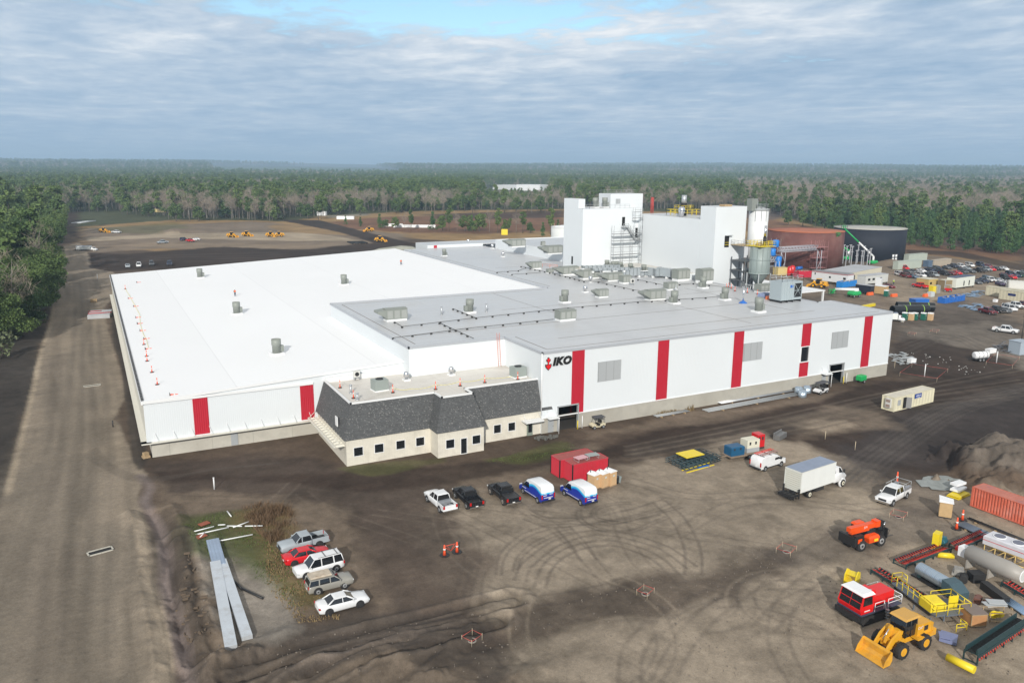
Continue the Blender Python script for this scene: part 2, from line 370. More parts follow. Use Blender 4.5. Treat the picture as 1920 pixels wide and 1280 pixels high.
zone(STRAW, [(500,424),(560,418),(640,430),(700,445),(640,440),(540,436)], 5, 6, .8)
zone(DARK, [(150,474),(240,476),(420,462),(560,468),(700,455),(760,462),(800,475),(740,490),(400,505),(300,506),(205,508),(160,504)], 5, 6)
zone(DARK, [(520,412),(600,413),(700,438),(770,455),(850,470),(800,475),(700,455),(640,436),(560,420)], 2.5, 2)
zone(DARK, [(120,400),(150,396),(150,420),(140,432),(150,446),(122,440)], 6, 6)
zone((.07,.06,.05), [(-40,420),(110,440),(122,470),(112,530),(95,600),(75,655),(58,735),(32,830),(5,930),(-30,1010),(-600,1100),(-700,420)], 2.5, 2.2)
zone((.045,.04,.037), [(-60,500),(60,480),(108,480),(108,530),(90,600),(70,660),(40,800),(0,930),(-200,980),(-200,600)], 4, 4, .8)  # dark soil, with the shade beside the woods put into its colour
# right hand yard and car parks
zone(MID, [(1400,470),(1560,520),(1640,480),(1700,474),(1920,500),(1990,520),(1990,700),(1700,620),(1520,580),(1400,560)], 6, 6)
zone((.09,.078,.07), [(1380,560),(1540,555),(1700,585),(1800,560),(1920,610),(1960,760),(1740,720),(1660,690),(1680,610),(1500,600)], 6, 8, .8)
zone(GREYF, [(1700,610),(1860,600),(1960,660),(1960,720),(1860,690),(1760,650),(1690,620)], 5, 8, .9)
zone(DARK, [(1700,478),(1780,478),(1990,525),(1990,510),(1800,472),(1700,468)], 2.5, 2, .85)
zone(TANL, [(1640,520),(1680,512),(1740,540),(1920,525),(1920,545),(1700,570),(1640,545)], 4, 4, .5)
zone(DARK, [(1670,640),(1740,632),(1830,655),(1990,720),(1990,760),(1800,720),(1680,700)], 5, 7, .9)
# front yard
zone(MID, [(280,900),(640,905),(830,885),(1010,850),(1120,835),(1180,845),(1260,900),(1100,960),(860,960),(800,1060),(820,1200),(1100,1300),(300,1300)], 5, 5, .75)
zone((.062,.049,.042), [(280,872),(520,845),(640,882),(760,880),(860,925),(850,1000),(800,1060),(700,1010),(600,945),(420,935),(300,930)], 4, 5, .85)
zone(DARK, [(290,885),(640,888),(850,872),(1000,852),(1080,846),(1020,872),(860,900),(700,925),(500,905),(300,905)], 2.5, 3, .85)
zone(DARK, [(1120,850),(1150,818),(1240,800),(1400,775),(1640,712),(1760,705),(1990,690),(1990,930),(1860,905),(1780,880),(1700,905),(1620,885),(1560,860),(1500,826),(1420,822),(1270,850),(1180,868)], 4, 5)
zone((.048,.042,.042), [(1560,830),(1700,770),(1990,720),(1990,900),(1780,880),(1620,885),(1580,860)], 5, 6, .8)
zone(MID, [(1480,790),(1560,765),(1640,770),(1660,800),(1560,815),(1490,820)], 5, 6, .7)
zone(TANL, [(1500,800),(1550,785),(1590,795),(1550,812)], 3, 5, .5)
zone(MID, [(1100,808),(1300,775),(1480,748),(1600,728),(1560,745),(1400,780),(1180,812),(1110,822)], 3, 3, .6)
zone(TAN, [(800,950),(880,930),(1000,935),(1160,930),(1210,860),(1290,845),(1420,818),(1500,832),(1580,868),(1650,905),(1770,905),(1990,965),(1990,1320),(930,1320),(900,1250),(960,1205),(900,1160),(830,1080),(790,1000)], 5, 6, .95)
zone(TANL, [(1500,1000),(1800,1000),(1960,1080),(1960,1300),(1500,1300),(1460,1180),(1520,1100)], 8, 6, .35)
zone((.080,.064,.053), [(860,1190),(1000,1140),(1160,1105),(1320,1075),(1420,1040),(1480,1030),(1470,1075),(1340,1120),(1180,1150),(1040,1190),(900,1225)], 4, 5, .8)
zone((.11,.095,.085), [(1420,1040),(1600,985),(1700,960),(1760,990),(1640,1020),(1500,1060)], 4, 6, .6)
zone((.1,.085,.075), [(1560,860),(1720,880),(1800,960),(1700,950),(1560,900)], 3, 5, .55)
zone((.085,.067,.056), [(640,940),(800,940),(880,1010),(900,1090),(860,1180),(760,1160),(700,1080),(650,1000)], 5, 6, .85); zone((.07,.056,.048), [(420,1180),(640,1130),(860,1180),(760,1230),(500,1215)], 4, 5, .7)
zone((.075,.064,.056), [(500,1190),(690,1160),(880,1180),(980,1250),(990,1320),(420,1320),(440,1230)], 3, 5, .8)
zone(MID, [(500,1235),(640,1215),(780,1245),(900,1265),(900,1310),(480,1310)], 2.5, 5, .6)
zone((.135,.118,.103), [(1800,868),(1850,845),(1900,834),(1990,850),(1990,930),(1880,915),(1820,898)], 3, 3, .85)
# the patch of weeds by the parked cars
zone((.28,.26,.235), [(385,1010),(440,1030),(560,1100),(560,1180),(520,1210),(470,1210),(420,1180),(400,1100)], 2.5, 3, .8)
zone(GREEN, [(350,975),(420,955),(520,950),(560,985),(520,1050),(600,1130),(560,1140),(480,1070),(430,1050),(370,1030)], 3, 3.5, .75)
zone((.17,.12,.06), [(430,960),(540,945),(570,990),(540,1040),(600,1120),(570,1150),(510,1080),(470,1020)], 3, 3, .6)
zone((.10,.12,.035), [(990,845),(1060,832),(1060,842),(980,868),(910,862)], 2, 2.5, .55)
zone((.10,.12,.035), [(640,878),(830,858),(830,866),(700,888)], 1.5, 2, .35)
# the haul road and its ditch
road = [(118,462),(150,455),(168,480),(168,502),(212,510),(214,560),(196,575),(207,640),(228,690),(236,745),(214,785),(226,800),(243,840),(249,866),(276,888),(262,925),(286,1010),(300,1095),(318,1180),(330,1300),(-260,1300),(-40,1030),(8,930),(36,830),(60,735),(77,655),(96,600),(112,530),(112,490)]
zone((.24,.205,.165), road, .9, 1.0)
zone((.165,.145,.12), [(40,860),(130,650),(140,520),(160,520),(200,700),(190,860),(230,1000),(250,1300),(-200,1300)], 8, 6, .85)
zone((.125,.107,.09), [(90,700),(120,640),(120,900),(110,1250),(40,1280)], 6, 5, .5)
zone(TANL, [(245,930),(276,985),(292,1085),(318,1180),(330,1300),(296,1300),(288,1180),(270,1060),(256,985)], 1.2, .8, .7)
ditch = [(262,892),(280,912),(272,940),(292,975),(306,1010),(312,1050),(308,1085),(318,1120),(332,1170),(344,1220),(352,1300)]
zone((.07,.058,.05), [(300,960),(330,1000),(345,1100),(385,1200),(400,1300),(350,1300),(325,1150),(312,1060)], 2, 3, .8)
track((.19,.16,.155), ditch, 1.0, .95)
track(SAND, [(108,500),(98,590),(78,655),(62,730),(38,825),(14,925)], .7, .6)
zone((.055,.048,.043), [(206,560),(216,575),(232,640),(252,740),(270,830),(276,860),(262,880),(250,860),(243,820),(228,700),(212,640)], .8, .8, .9)
TR = (.085, .072, .064)
def Z4(pts, ox=760, oy=800, s=4.0): return [(ox+x/s, oy+y/s) for x, y in pts]
for pts, g_ in (([(680,1100),(700,970),(790,860),(900,790),(1050,740),(1200,725),(1500,735),(1700,700),(1900,660)], None),
                ([(720,1110),(745,980),(830,880),(940,810),(1080,765)], None),
                ([(810,1080),(840,980),(950,870),(1100,800),(1250,765)], None), ([(840,1090),(870,990),(970,895),(1120,820),(1260,785)], None),
                ([(860,1150),(900,1050),(1000,960),(1150,860),(1350,800),(1550,800),(1750,840),(1950,910),(2150,1050)], 1.2),
                ([(1010,1200),(1060,1060),(1180,950),(1350,885),(1550,870),(1750,920),(1920,1010),(2060,1160)], 1.2),
                ([(1300,620),(1310,690),(1400,750),(1550,785),(1700,780),(1850,720),(1960,680)], .6),
                ([(1440,690),(1410,650),(1440,610),(1550,580),(1680,570)], .6), ([(1440,690),(1560,715),(1700,690),(1900,640),(2060,600)], .6),
                ([(1180,750),(1300,880),(1380,1000)], 1.8), ([(920,670),(1100,730),(1400,700),(1700,640),(1960,560)], 1.6), ([(940,620),(1050,670),(1300,680),(1500,640)], None),
                ([(1900,560),(2050,700),(2150,900),(2160,1100)], 1.8), ([(600,1230),(900,1300),(1300,1260),(1700,1150)], 1.8)):
    track(TR, Z4(pts), .29, .48, g_)
for pts in ([(1430,1180),(1480,1130),(1560,1110),(1600,1180)], [(1500,1280),(1460,1200),(1480,1120),(1560,1060)], [(1240,1280),(1300,1180),(1400,1100),(1500,1060)], [(1180,1280),(1200,1200),(1320,1120),(1500,1020),(1560,985)], [(1560,1110),(1620,1130),(1610,1160)],
            [(1270,1000),(1400,940),(1600,950),(1700,940)], [(1180,900),(1300,930),(1460,925),(1640,960)]):
    track(TR, pts, .3, .3, 1.9)
for k in range(9):                                     # lanes graded along the haul road
    u = k/8.0; pts = [(70+u*170, 1270), (84+u*160, 1100), (96+u*150, 950), (120+u*115, 800), (135+u*75, 680), (142+u*50, 580), (140+u*28, 500)]
    track((.15,.13,.11) if k % 2 else (.36,.31,.25), pts, .8, .09, 2.0)
for k in range(5): track((.08,.07,.062), [(180-k*6,840+k*3),(210,870+k*4),(250,888+k*3),(300,893+k*2),(400,880),(520,868)], .4, .28)
for k in range(6): track((.075,.064,.056) if k % 2 else (.14,.12,.10), [(1180,840+k*4),(1320,812+k*5),(1500,775+k*6),(1680,735+k*7),(1920,690+k*12)], .5, .5, 1.9)
for k in range(5): track((.10,.09,.085), [(1560+k*16,900),(1640+k*14,840),(1750+k*14,770),(1860+k*16,735),(1960,715)], .4, .55, 1.9)
for k in range(7): track((.15,.125,.105) if k % 2 else (.05,.043,.04), [(420+k*20,1290),(560+k*20,1225),(700+k*22,1190),(850+k*12,1150+k*6)], .5, .6, 1.7)
for k in range(4): track((.10,.09,.08), [(1700,640+k*8),(1780,620+k*4),(1850,640+k*8),(1920,670+k*8)], .4, .45, 1.8)
for k in range(4): track((.085,.07,.065), [(170,490+k*3),(300,480+k*4),(500,474+k*4),(700,468+k*3)], .8, .5, 2.2)
ra_ = random.Random(17)                                # faint old wheel loops all over the yard
for k in range(13):
    c = G(ra_.uniform(980, 1560), ra_.uniform(960, 1260)); r0_ = ra_.uniform(4, 15); a0_ = ra_.uniform(0, 6.28); sw = ra_.uniform(1.2, 4.2); el = ra_.uniform(.6, 1.4)
    track(TR if k % 3 else (.34, .29, .23), [(c[0]+r0_*math.cos(a0_+sw*j/7), c[1]+r0_*el*math.sin(a0_+sw*j/7)) for j in range(8)], .26, ra_.uniform(.18, .34), 1.7, 8, True)
for k in range(12):
    p_ = G(ra_.uniform(300, 1400), ra_.uniform(880, 960)); q_ = G(ra_.uniform(400, 1800), ra_.uniform(960, 1270)); m_ = ((p_[0]+q_[0])/2+ra_.uniform(-6, 6), (p_[1]+q_[1])/2+ra_.uniform(-6, 6))
    track((.07,.057,.05) if k % 2 else (.2,.17,.14), [tuple(p_[:2]), m_, tuple(q_[:2])], .26, ra_.uniform(.15, .3), 1.7, 10, True)
# broken tone everywhere
tone = (fbm(X, Y, 9, 5)-.5)*.7 + (fbm(X, Y, 1.6, 3)-.5)*.6*(RAD < 330)+(fbm(X, Y, 40, 3)-.5)*.35
rp__ = W(road); dr_ = seg_dist(X, Y, rp__, True); rm = np.where(inside(X, Y, rp__), np.clip(dr_/2.5, 0, 1), 0.0)
_p, _q = G(120, 1200), G(142, 520); _l = math.hypot(_q[0]-_p[0], _q[1]-_p[1]); _ux, _uy = (_q[0]-_p[0])/_l, (_q[1]-_p[1])/_l; al_ = X*_ux+Y*_uy; ac_ = -X*_uy+Y*_ux+1.2*np.sin(al_/23)
lane = (fbm(ac_, al_/22, 1.5, 3)-.5)*.55+(fbm(ac_, al_/40, 5, 2)-.5)*.35
tone = tone*(1-.72*rm)+lane*rm
col *= (1+tone)[:, None]*np.array([1.0, .965, .915])
# relief
def mound(px_, py_, rx, ry, h, rot=0.0, rough=.5):
    global H
    c = G(px_, py_); dx, dy = X-c[0], Y-c[1]; u = dx*math.cos(rot)+dy*math.sin(rot); v = -dx*math.sin(rot)+dy*math.cos(rot)
    q = np.hypot(u/rx, v/ry); n = 1+(fbm(X, Y, 3, 4)-.5)*2*rough
    H += h*(.62 if h < 1.5 else 1)*np.clip(1-q*n, 0, 1)
nearm = (RAD < 330) & ~inb
H += np.where(nearm, (fbm(X, Y, 5, 4)-.5)*.16+(fbm(X, Y, 1.1, 2)-.5)*.07, 0)
mound(1905, 890, 12, 8, 5.2, .4, .6); mound(1850, 870, 7, 5, 1.9, .2, .8)
for a in ((370,1165,3.4,1.8,1.1,.6,1.0),(520,1195,4.0,1.6,.9,.2,1.0),(640,1255,8,2.0,1.1,.35,.9),(860,1262,7,1.6,.9,.3,.9),(760,1225,9,1.4,.7,.45,.8),(560,1140,3,1.2,.6,.9,.9),(350,1090,2.4,1.2,.8,1.2,1.),(960,1275,6,2,.8,.2,.9),(560,1262,7,1.4,1.2,.55,.9),(700,1272,8,1.3,1.1,.2,.8),(820,1240,6,1.2,.9,.5,.9),(345,1130,3,1.4,1.1,1.3,1.),(365,1210,3.5,1.5,1.2,.9,1.),(395,1265,4,1.8,1.2,.4,1.)): mound(*a)
rut = [W([(430,1270),(560,1225),(700,1190),(860,1150),(960,1125)]), W([(560,1290),(680,1235),(800,1200),(930,1165)]), W([(330,1010),(345,1080),(352,1150),(380,1230)])]
for r__ in rut:
    d__ = seg_dist(X, Y, r__); q_ = (RAD < 140); H += np.where(q_, -.28*np.clip(1-np.abs(d__-.9)/.45, 0, 1)+.30*np.clip(1-np.abs(d__-1.9)/.8, 0, 1)*fbm(X, Y, 2.5, 3)*1.6, 0); col *= (1+np.where(q_, .45*np.clip(1-np.abs(d__-1.9)/.7, 0, 1)-.25*np.clip(1-np.abs(d__-.9)/.45, 0, 1), 0))[:, None]
mound(1668, 496, 16, 8, 2.6, .2, .5); mound(330, 436, 16, 10, 3.0, 0, .5)
dd = seg_dist(X, Y, W(ditch)); H -= np.where(RAD < 200, .7*np.clip(1-dd/1.3, 0, 1), 0); H += np.where(RAD < 200, .9*np.clip(1-np.abs(dd-2.4)/1.3, 0, 1)*(fbm(X, Y, 2, 3)), 0)
H = np.where(inb, H*0, H)
hills = np.clip((RAD-2600)/6500, 0, 1)**1.3; H += hills*(64+(fbm(X, Y, 2600, 4)-.5)*70)
H += np.where(RAD > 900, (fbm(X, Y, 70, 3)-.5)*6*np.clip((RAD-3200)/1500, 0, 1), 0)
Hr = H.reshape(nr, na)
me = bpy.data.meshes.new('ground'); V = np.stack([X, Y, H], 1)
me.vertices.add(nr*na); me.vertices.foreach_set('co', V.ravel())
I = np.arange(nr-1)[:, None]*na; J = np.arange(na)[None, :]; J2 = (J+1) % na
quads = np.stack([(I+J), (I+na+J), (I+na+J2), (I+J2)], -1).reshape(-1, 4)[:, ::-1]
me.loops.add(quads.size); me.loops.foreach_set('vertex_index', quads.ravel().astype(np.int32)); me.polygons.add(len(quads))
me.polygons.foreach_set('loop_start', np.arange(0, quads.size, 4, dtype=np.int32)); me.polygons.foreach_set('use_smooth', np.ones(len(quads), bool)); me.update(calc_edges=True)
ca_ = me.color_attributes.new('soil', 'FLOAT_COLOR', 'POINT'); ca_.data.foreach_set('color', np.concatenate([np.clip(col, .01, .9), np.ones((X.size, 1))], 1).astype(np.float32).ravel())
gm = bpy.data.materials.new('earth'); gm.use_nodes = True; t = gm.node_tree; b = t.nodes['Principled BSDF']; b.inputs['Roughness'].default_value = .95; b.inputs['Specular IOR Level'].default_value = .15
at = t.nodes.new('ShaderNodeVertexColor'); at.layer_name = 'soil'; tcn = t.nodes.new('ShaderNodeTexCoord')
def gn(s, det, rg):
    n = t.nodes.new('ShaderNodeTexNoise'); n.inputs['Scale'].default_value = s; n.inputs['Detail'].default_value = det; n.inputs['Roughness'].default_value = rg; t.links.new(tcn.outputs['Object'], n.inputs['Vector']); return n.outputs['Fac']
n1_ = gn(1.6, 9, .78); n2_ = gn(7.0, 4, .7); mm_ = t.nodes.new('ShaderNodeMath'); mm_.operation = 'MULTIPLY_ADD'; t.links.new(n2_, mm_.inputs[0]); mm_.inputs[1].default_value = .45; mn_ = t.nodes.new('ShaderNodeMath'); mn_.operation = 'MULTIPLY'; mn_.inputs[1].default_value = .55; t.links.new(n1_, mn_.inputs[0]); t.links.new(mn_.outputs[0], mm_.inputs[2]); n1 = mm_.outputs[0]; mr = t.nodes.new('ShaderNodeMapRange'); t.links.new(n1, mr.inputs[0]); mr.inputs[1].default_value = .3; mr.inputs[2].default_value = .7; mr.inputs[3].default_value = .62; mr.inputs[4].default_value = 1.38
vm = t.nodes.new('ShaderNodeVectorMath'); vm.operation = 'SCALE'; t.links.new(at.outputs['Color'], vm.inputs[0]); t.links.new(mr.outputs[0], vm.inputs['Scale']); t.links.new(vm.outputs[0], b.inputs['Base Color'])
bp = t.nodes.new('ShaderNodeBump'); bp.inputs['Strength'].default_value = .55; bp.inputs['Distance'].default_value = .12; t.links.new(gn(2.2, 8, .7), bp.inputs['Height']); t.links.new(bp.outputs[0], b.inputs['Normal'])
me.materials.append(gm); ground = bpy.data.objects.new('ground', me); C.objects.link(ground); ground['kind'] = 'structure'
def gz(x, y):                                          # ground height at a world point
    dx, dy = x-CAM[0], y-CAM[1]; r = math.hypot(dx, dy); a = hd-math.atan2(dy, dx); a = (a+math.pi) % (2*math.pi)-math.pi
    i = min(max(int(np.searchsorted(rr, r))-1, 0), nr-2); j = min(max(int(np.searchsorted(th, a))-1, 0), na-2)
    fr = (r-rr[i])/(rr[i+1]-rr[i]); fa = (a-th[j])/(th[j+1]-th[j])
    return float((Hr[i, j]*(1-fr)+Hr[i+1, j]*fr)*(1-fa)+(Hr[i, j+1]*(1-fr)+Hr[i+1, j+1]*fr)*fa)
def GG(x, y):                                          # ground point under a sight line, set on the relief
    p = G(x, y); return (p[0], p[1], gz(p[0], p[1]))
# pond behind the plant
pw = mat('pond water', (.035, .035, .033), .06, spec=.6, bump=.05, bscale=.6)
pb = MB(); pp = W([(838,455),(900,450),(980,449),(1060,450),(1060,470),(960,470),(880,466),(835,460)]); pb.add([(x, y, .06) for x, y in pp], [tuple(reversed(range(len(pp))))])
pond = pb.build('pond', pw); pond['kind'] = 'structure'
# ---------------------------------------------------------------- the plant
RZ = 13.4                                              # hall roof
hall = thing('factory_hall', 'long white metal factory hall with red vertical stripes, grey flat roof and low concrete base', 'factory', (0, 0, 0))
g1, g2 = (3.1, 6.9, 0, 4.1), (66.0, 70.0, 0, 4.1); win = (57.55, 59.75, 5.6, 8.6)
m = MB(); m.wall((-.0, 0), (83.4, 0), 2.6, RZ, [(3.1, 6.9, 2.6, 4.1), (66.0, 70.0, 2.6, 4.1), win], .35)
m.build('front_wall', white_panel, hall)
m = MB(); m.wall((-.0, .02), (83.4, .02), 0, 2.6, [(3.1, 6.9, 0, 2.6), (66.0, 70.0, 0, 2.6)], .35)
m.wall((83.38, .02), (83.38, 15.6), 0, 2.6); m.build('base_wall', concrete, hall)
for p_, q_, z_ in (((0, 13), (0, 0), 0), ((-17.5, 60), (-17.5, 13), 0), ((36, 160), (36, 60), 0), ((83.4, 0), (83.4, 15.6), 2.6), ((79, 15.6), (79, 50), 0)):
    MB().wall(p_, q_, z_, RZ).build('side_wall', white_panel_y, hall)
for p_, q_ in (((-17.5, 13), (0, 13)), ((36, 60), (-17.5, 60)), ((83.4, 15.6), (79, 15.6)), ((68, 160), (36, 160))):
    MB().wall(p_, q_, 0, RZ).build('inner_wall', white_panel, hall)
m = MB()
for p in ([(0,0),(83.4,0),(83.4,13),(0,13)], [(-17.5,13),(83.4,13),(83.4,15.6),(-17.5,15.6)], [(-17.5,15.6),(79,15.6),(79,49.7),(-17.5,49.7)], [(-17.5,49.7),(79,49.7),(79,60),(-17.5,60)], [(36,60),(79,60),(79,100),(36,100)], [(36,100),(68,100),(68,160),(36,160)]):
    m.add([(x, y, RZ) for x, y in p], [(0,1,2,3)])
m.build('roof', membrane, hall)
m = MB()                                              # thin metal coping round the roof edge
for (x0, y0), (x1, y1) in (((0,0),(83.4,0)), ((0,0),(0,13)), ((-17.5,13),(0,13)), ((-17.5,13),(-17.5,60)), ((-17.5,60),(36,60)), ((36,60),(36,160)), ((83.4,0),(83.4,15.6)), ((79,15.6),(83.4,15.6)), ((79,15.6),(79,49.6)), ((36,160),(68,160))):
    m.box(min(x0,x1)-.12, max(x0,x1)+.12, min(y0,y1)-.12, max(y0,y1)+.12, RZ-.22, RZ+.14)
m.build('coping', mat('dark grey coping', (.40, .42, .45), .4), hall)
for x in (5.55, 22.9, 40.15, 57.45, 74.9):
    zl = 0 if x == 5.55 else 0
    m = MB(); hs = [(max(0, 57.55-x), 59.75-x, 5.6, 8.6)] if x == 57.45 else []
    if x == 5.55: hs = [(0, 6.9-x, 2.45, 4.1)]
    m.wall((x, -.04), (x+2.4, -.04), 2.45, RZ-.25, hs, .04); m.build('red_panel', red_panel, hall)
m = MB(); m.box(-.02, 83.42, -.09, .0, 2.5, 2.66); m.build('base_flashing', trim_white, hall)
for x in (10.6, 42.6, 65.8):
    l_ = MB().box(x, x+4.65, -.10, -.02, 7.4, 10.75).build('louver', louver_grey, hall)
wf = MB(); wf.box(57.45, 57.6, -.1, .1, 5.5, 8.7); wf.box(59.7, 59.85, -.1, .1, 5.5, 8.7); wf.box(57.6, 59.7, -.1, .1, 8.55, 8.7); wf.box(57.6, 59.7, -.1, .1, 5.5, 5.65)
fr = wf.build('window', trim_white, hall); MB().box(57.55, 59.75, .15, .2, 5.6, 8.6).build('pane', dark_glass, fr)
for x0, x1 in ((3.1, 6.9), (66.0, 70.0)):
    dfm = MB(); dfm.box(x0-.15, x0+.02, -.12, .3, 0, 4.15); dfm.box(x1-.02, x1+.15, -.12, .3, 0, 4.15); dfm.box(x0-.15, x1+.15, -.12, .3, 4.05, 4.25)
    dd_ = dfm.build('door_opening', steel_dull, hall)
    MB().box(x0-2, x1+2, 8.0, 8.1, 0, 5).build('shade_backdrop', mat('dim interior', (.03, .028, .025), .9), dd_)  # added dark sheet stands in for the unlit depth of the hall
    MB().box(x0-2, x1+2, .3, 8, .01, .03).build('floor_slab', mat('dimmed dirt floor', (.05,.045,.04), .9), dd_)  # dirt floor, its colour also darkened for the dim interior
    for xx in (x1-.35,): MB().cyl((xx, -.6, 0), (xx, -.6, 1.5), .09).build('bollard', yellow_p, dd_)
    MB().cyl((x1+.6, -.5, 0), (x1+.6, -.5, 2.1), .07).build('bollard', trim_white, dd_)
for x0 in (1.2, 64.0):                                 # personnel doors under small canopies
    dr = MB().box(x0, x0+1.05, -.09, .0, .05, 2.25).build('door', steel_dull, hall); MB().box(x0+.9, x0+.97, -.14, -.09, 1.0, 1.15).build('handle', chrome, dr)
    cp = MB(); cp.box(x0-.45, x0+1.45, -1.35, -.02, 2.62, 2.76); cp.tube([(x0-.3, -1.2, 2.8), (x0-.3, -.02, 4.0)], .03); cp.tube([(x0+1.3, -1.2, 2.8), (x0+1.3, -.02, 4.0)], .03); cp.cyl((x0+1.35, -1.25, 0), (x0+1.35, -1.25, 2.65), .06)
    cp.build('door_canopy', trim_white, hall)
m = MB(); m.cyl((-.12, -.1, 3.2), (-.12, -.1, RZ), .09); m.build('downpipe', trim_white, hall)
seam_m = mat('dark roof seam', (.20,.18,.17), .8)
for x0, x1, y0, y1 in ((2,81.6,1.9,2.05),(1.9,2.05,2,12.8),(8,70,8.4,8.52),(-15.6,80,21.5,21.62),(-15.7,-15.55,15,58),(-15.6,34,57.9,58.05),(12,78,37.5,37.6),(37.8,37.95,62,158),(20,20.1,22,58),(48,48.1,4,40),(66,66.1,10,45),(42,62,100,100.12)):
    MB().box(x0,x1,y0,y1,RZ+.004,RZ+.02).build('roof_seam', seam_m, hall)
# maker's sign on the facade
lg = thing('wall_sign', 'black IKO lettering with a red arrow emblem high on the white facade corner', 'sign', (0, -.12, 0))
_t = sign_text('IKO', 1.72, mat('sign black', (.01, .01, .01), .5), lg, (3.55, -.02, 11.75), (math.radians(90), 0, 0), thick=.05, font_shear=.22, bold=.105); _t.scale = (1.08, 1, 1)
em = MB(); blk = MB()
def shield(mb, cx, cz, s, y0, y1):
    lo = [(-.52,.12),(-.60,-.12),(-.50,-.45),(0,-.98),(.50,-.45),(.60,-.12),(.52,.12),(.25,-.02),(0,.16),(-.25,-.02)]; up_ = [(-.14,.36),(-.40,.62),(-.40,.86),(-.17,.88),(-.2,1.08),(0,1.2),(.2,1.08),(.17,.88),(.40,.86),(.40,.62),(.14,.36)]
    for pts, zc, e in ((lo, -.38, 0), (up_, .76, .01)): P = [(cx+p[0]*s, cz+zc+(p[1]-zc)*s) for p in pts]; mb.prof(P, y0-e, y1-e)
    mb.box(cx-.13*s, cx+.13*s, y0+.005, y1+.005, cz+.0, cz+.5)
shield(blk, 1.05, 11.45, 1.0, -.05, .03); shield(em, 1.05, 11.45, .74, -.10, -.055)
blk.build('emblem_outline', MATS['sign black'], lg); em.build('emblem', mat('emblem red', (.7, .01, .015), .5), lg)
# small red seam ladder between hall roof and office roof
def ladder(name, label, p0, p1, wdt, m_, group=None, thing_=True):
    t = MB(); p0 = Vector(p0); p1 = Vector(p1); ax = (p1-p0); s_ = Vector((wdt, 0, 0)); n = int(ax.length/.32)
    t.tube([p0, p1], .035); t.tube([p0+s_, p1+s_], .035)
    for k in range(1, n): t.tube([p0+ax*k/n, p0+s_+ax*k/n], .022, 4)
    o = t.build(name, m_); tag(o, label, 'ladder', group); return o
ladder('ladder', 'orange ladder leaning from the office roof up to the hall roof', (-1.6, 12.2, 8.6), (-1.6, 12.9, 14.4), .5, mat('ladder orange', (.65, .16, .10), .5))
# raised roof behind the rooftop ducts
hi = thing('raised_roof_block', 'slightly raised flat roof bay at the foot of the white process towers', 'roof block')
HP = [(55, 72.3), (75.2, 72.3), (75.2, 56), (78.98, 56), (78.98, 81.98), (55, 81.98)]; MB().prism(HP, RZ+.02, 15.0).build('wall', white_panel, hi); MB().prism([(x+(.08 if x < 78 else -.04), y+(.08 if y < 80 else -.04)) for x, y in HP], 15.0, 15.06).build('roof', membrane_used, hi)
# low extension roofs at the back
nb = thing('rear_hall', 'rear part of the hall with a white parapet wall behind the flat grey roof', 'factory')
m = MB(); m.wall((68, 152), (68, 100), RZ, 16.6); m.wall((68, 100), (79, 100), RZ, 16.6); m.wall((140, 152), (68, 152), 0, 16.6); m.build('parapet_wall', white_panel_y, nb)
m = MB().box(68.02, 140, 100, 151.9, 12, 16.3).build('roof', membrane, nb)
nb2 = thing('rear_block', 'white rear block of the factory rising just behind the warehouse roof', 'factory')
m = MB(); m.wall((45, 172), (45, 160.2), 0, 14.6); m.wall((45, 160.2), (67, 160.2), 12, 14.6); m.wall((78, 172), (45, 172), 0, 14.6); m.build('wall', white_panel, nb2)
MB().box(45.05, 78, 160.25, 171.95, 14.2, 14.55).build('roof', membrane, nb2); MB().box(47.4, 48.6, 160.1, 160.19, 13.45, 14.5).build('red_panel', red_panel, nb2)
# warehouse wing with the bright roof
WX0, WX1, WY0, WY1, EV = -57.0, 36.0, 16.0, 169.0, 8.75
def wz(x): return EV + (x-WX0)*(13.05-EV)/(WX1-WX0)
wh = thing('warehouse', 'very wide low warehouse with a bright white metal roof and two red wall stripes', 'warehouse')
m = MB(); m.add([(WX0, WY0, 2.6), (-17.5, WY0, 2.6), (-17.5, WY0, wz(-17.5)), (WX0, WY0, wz(WX0))], [(0,1,2,3)]); m.build('front_wall', white_panel, wh)
m = MB(); m.wall((WX0, WY1), (WX0, WY0), 2.6, EV); m.build('side_wall', mat('cream ribbed wall', (.66, .64, .56), .6, ribs=('Y', .45, .8)), wh)
MB().add([(36, WY1, 0), (WX0, WY1, 0), (WX0, WY1, wz(WX0)), (36, WY1, wz(36))], [(0,1,2,3)]).build('rear_wall', white_panel, wh)
m = MB(); m.wall((WX0+.6, WY0+.6), (-17.5, WY0+.6), -.1, 2.62); m.wall((WX0+.6, WY1), (WX0+.6, WY0+.6), -.1, 2.62); m.build('base_wall', concrete, wh)
m = MB(); m.add([(WX0-.25, WY0-.2, wz(WX0)+.02), (36, WY0-.2, 13.07), (36, WY1+.2, 13.07), (WX0-.25, WY1+.2, wz(WX0)+.02)], [(0,1,2,3)]); m.build('roof', white_roof, wh)
m = MB(); m.box(WX0-.25, -32.5, WY0-.22, WY0-.01, EV-.35, EV); m.box(WX0-.30, WX0-.02, WY0-.2, WY1+.2, EV-.42, EV-.05)
m.add([(WX0-.25, WY0-.24, EV-.3), (-17.5, WY0-.24, wz(-17.5)-.3), (-17.5, WY0-.24, wz(-17.5)+.06), (WX0-.25, WY0-.24, EV+.06)], [(0,1,2,3)]); m.build('eave_trim', trim_white, wh)
MB().box(WX0-.22, WX0+.12, WY0+.4, WY1-.4, EV+.03, EV+.16).build('eave_closure', mat('black and white closure strip', (.55, .55, .55), .7, seams=(50, .9, .03, .42)), wh)
for x in (-50.4, -34.6):
    MB().box(x, x+2.1, WY0-.06, WY0-.0, 2.75, EV-.3).build('red_panel', red_panel, wh)
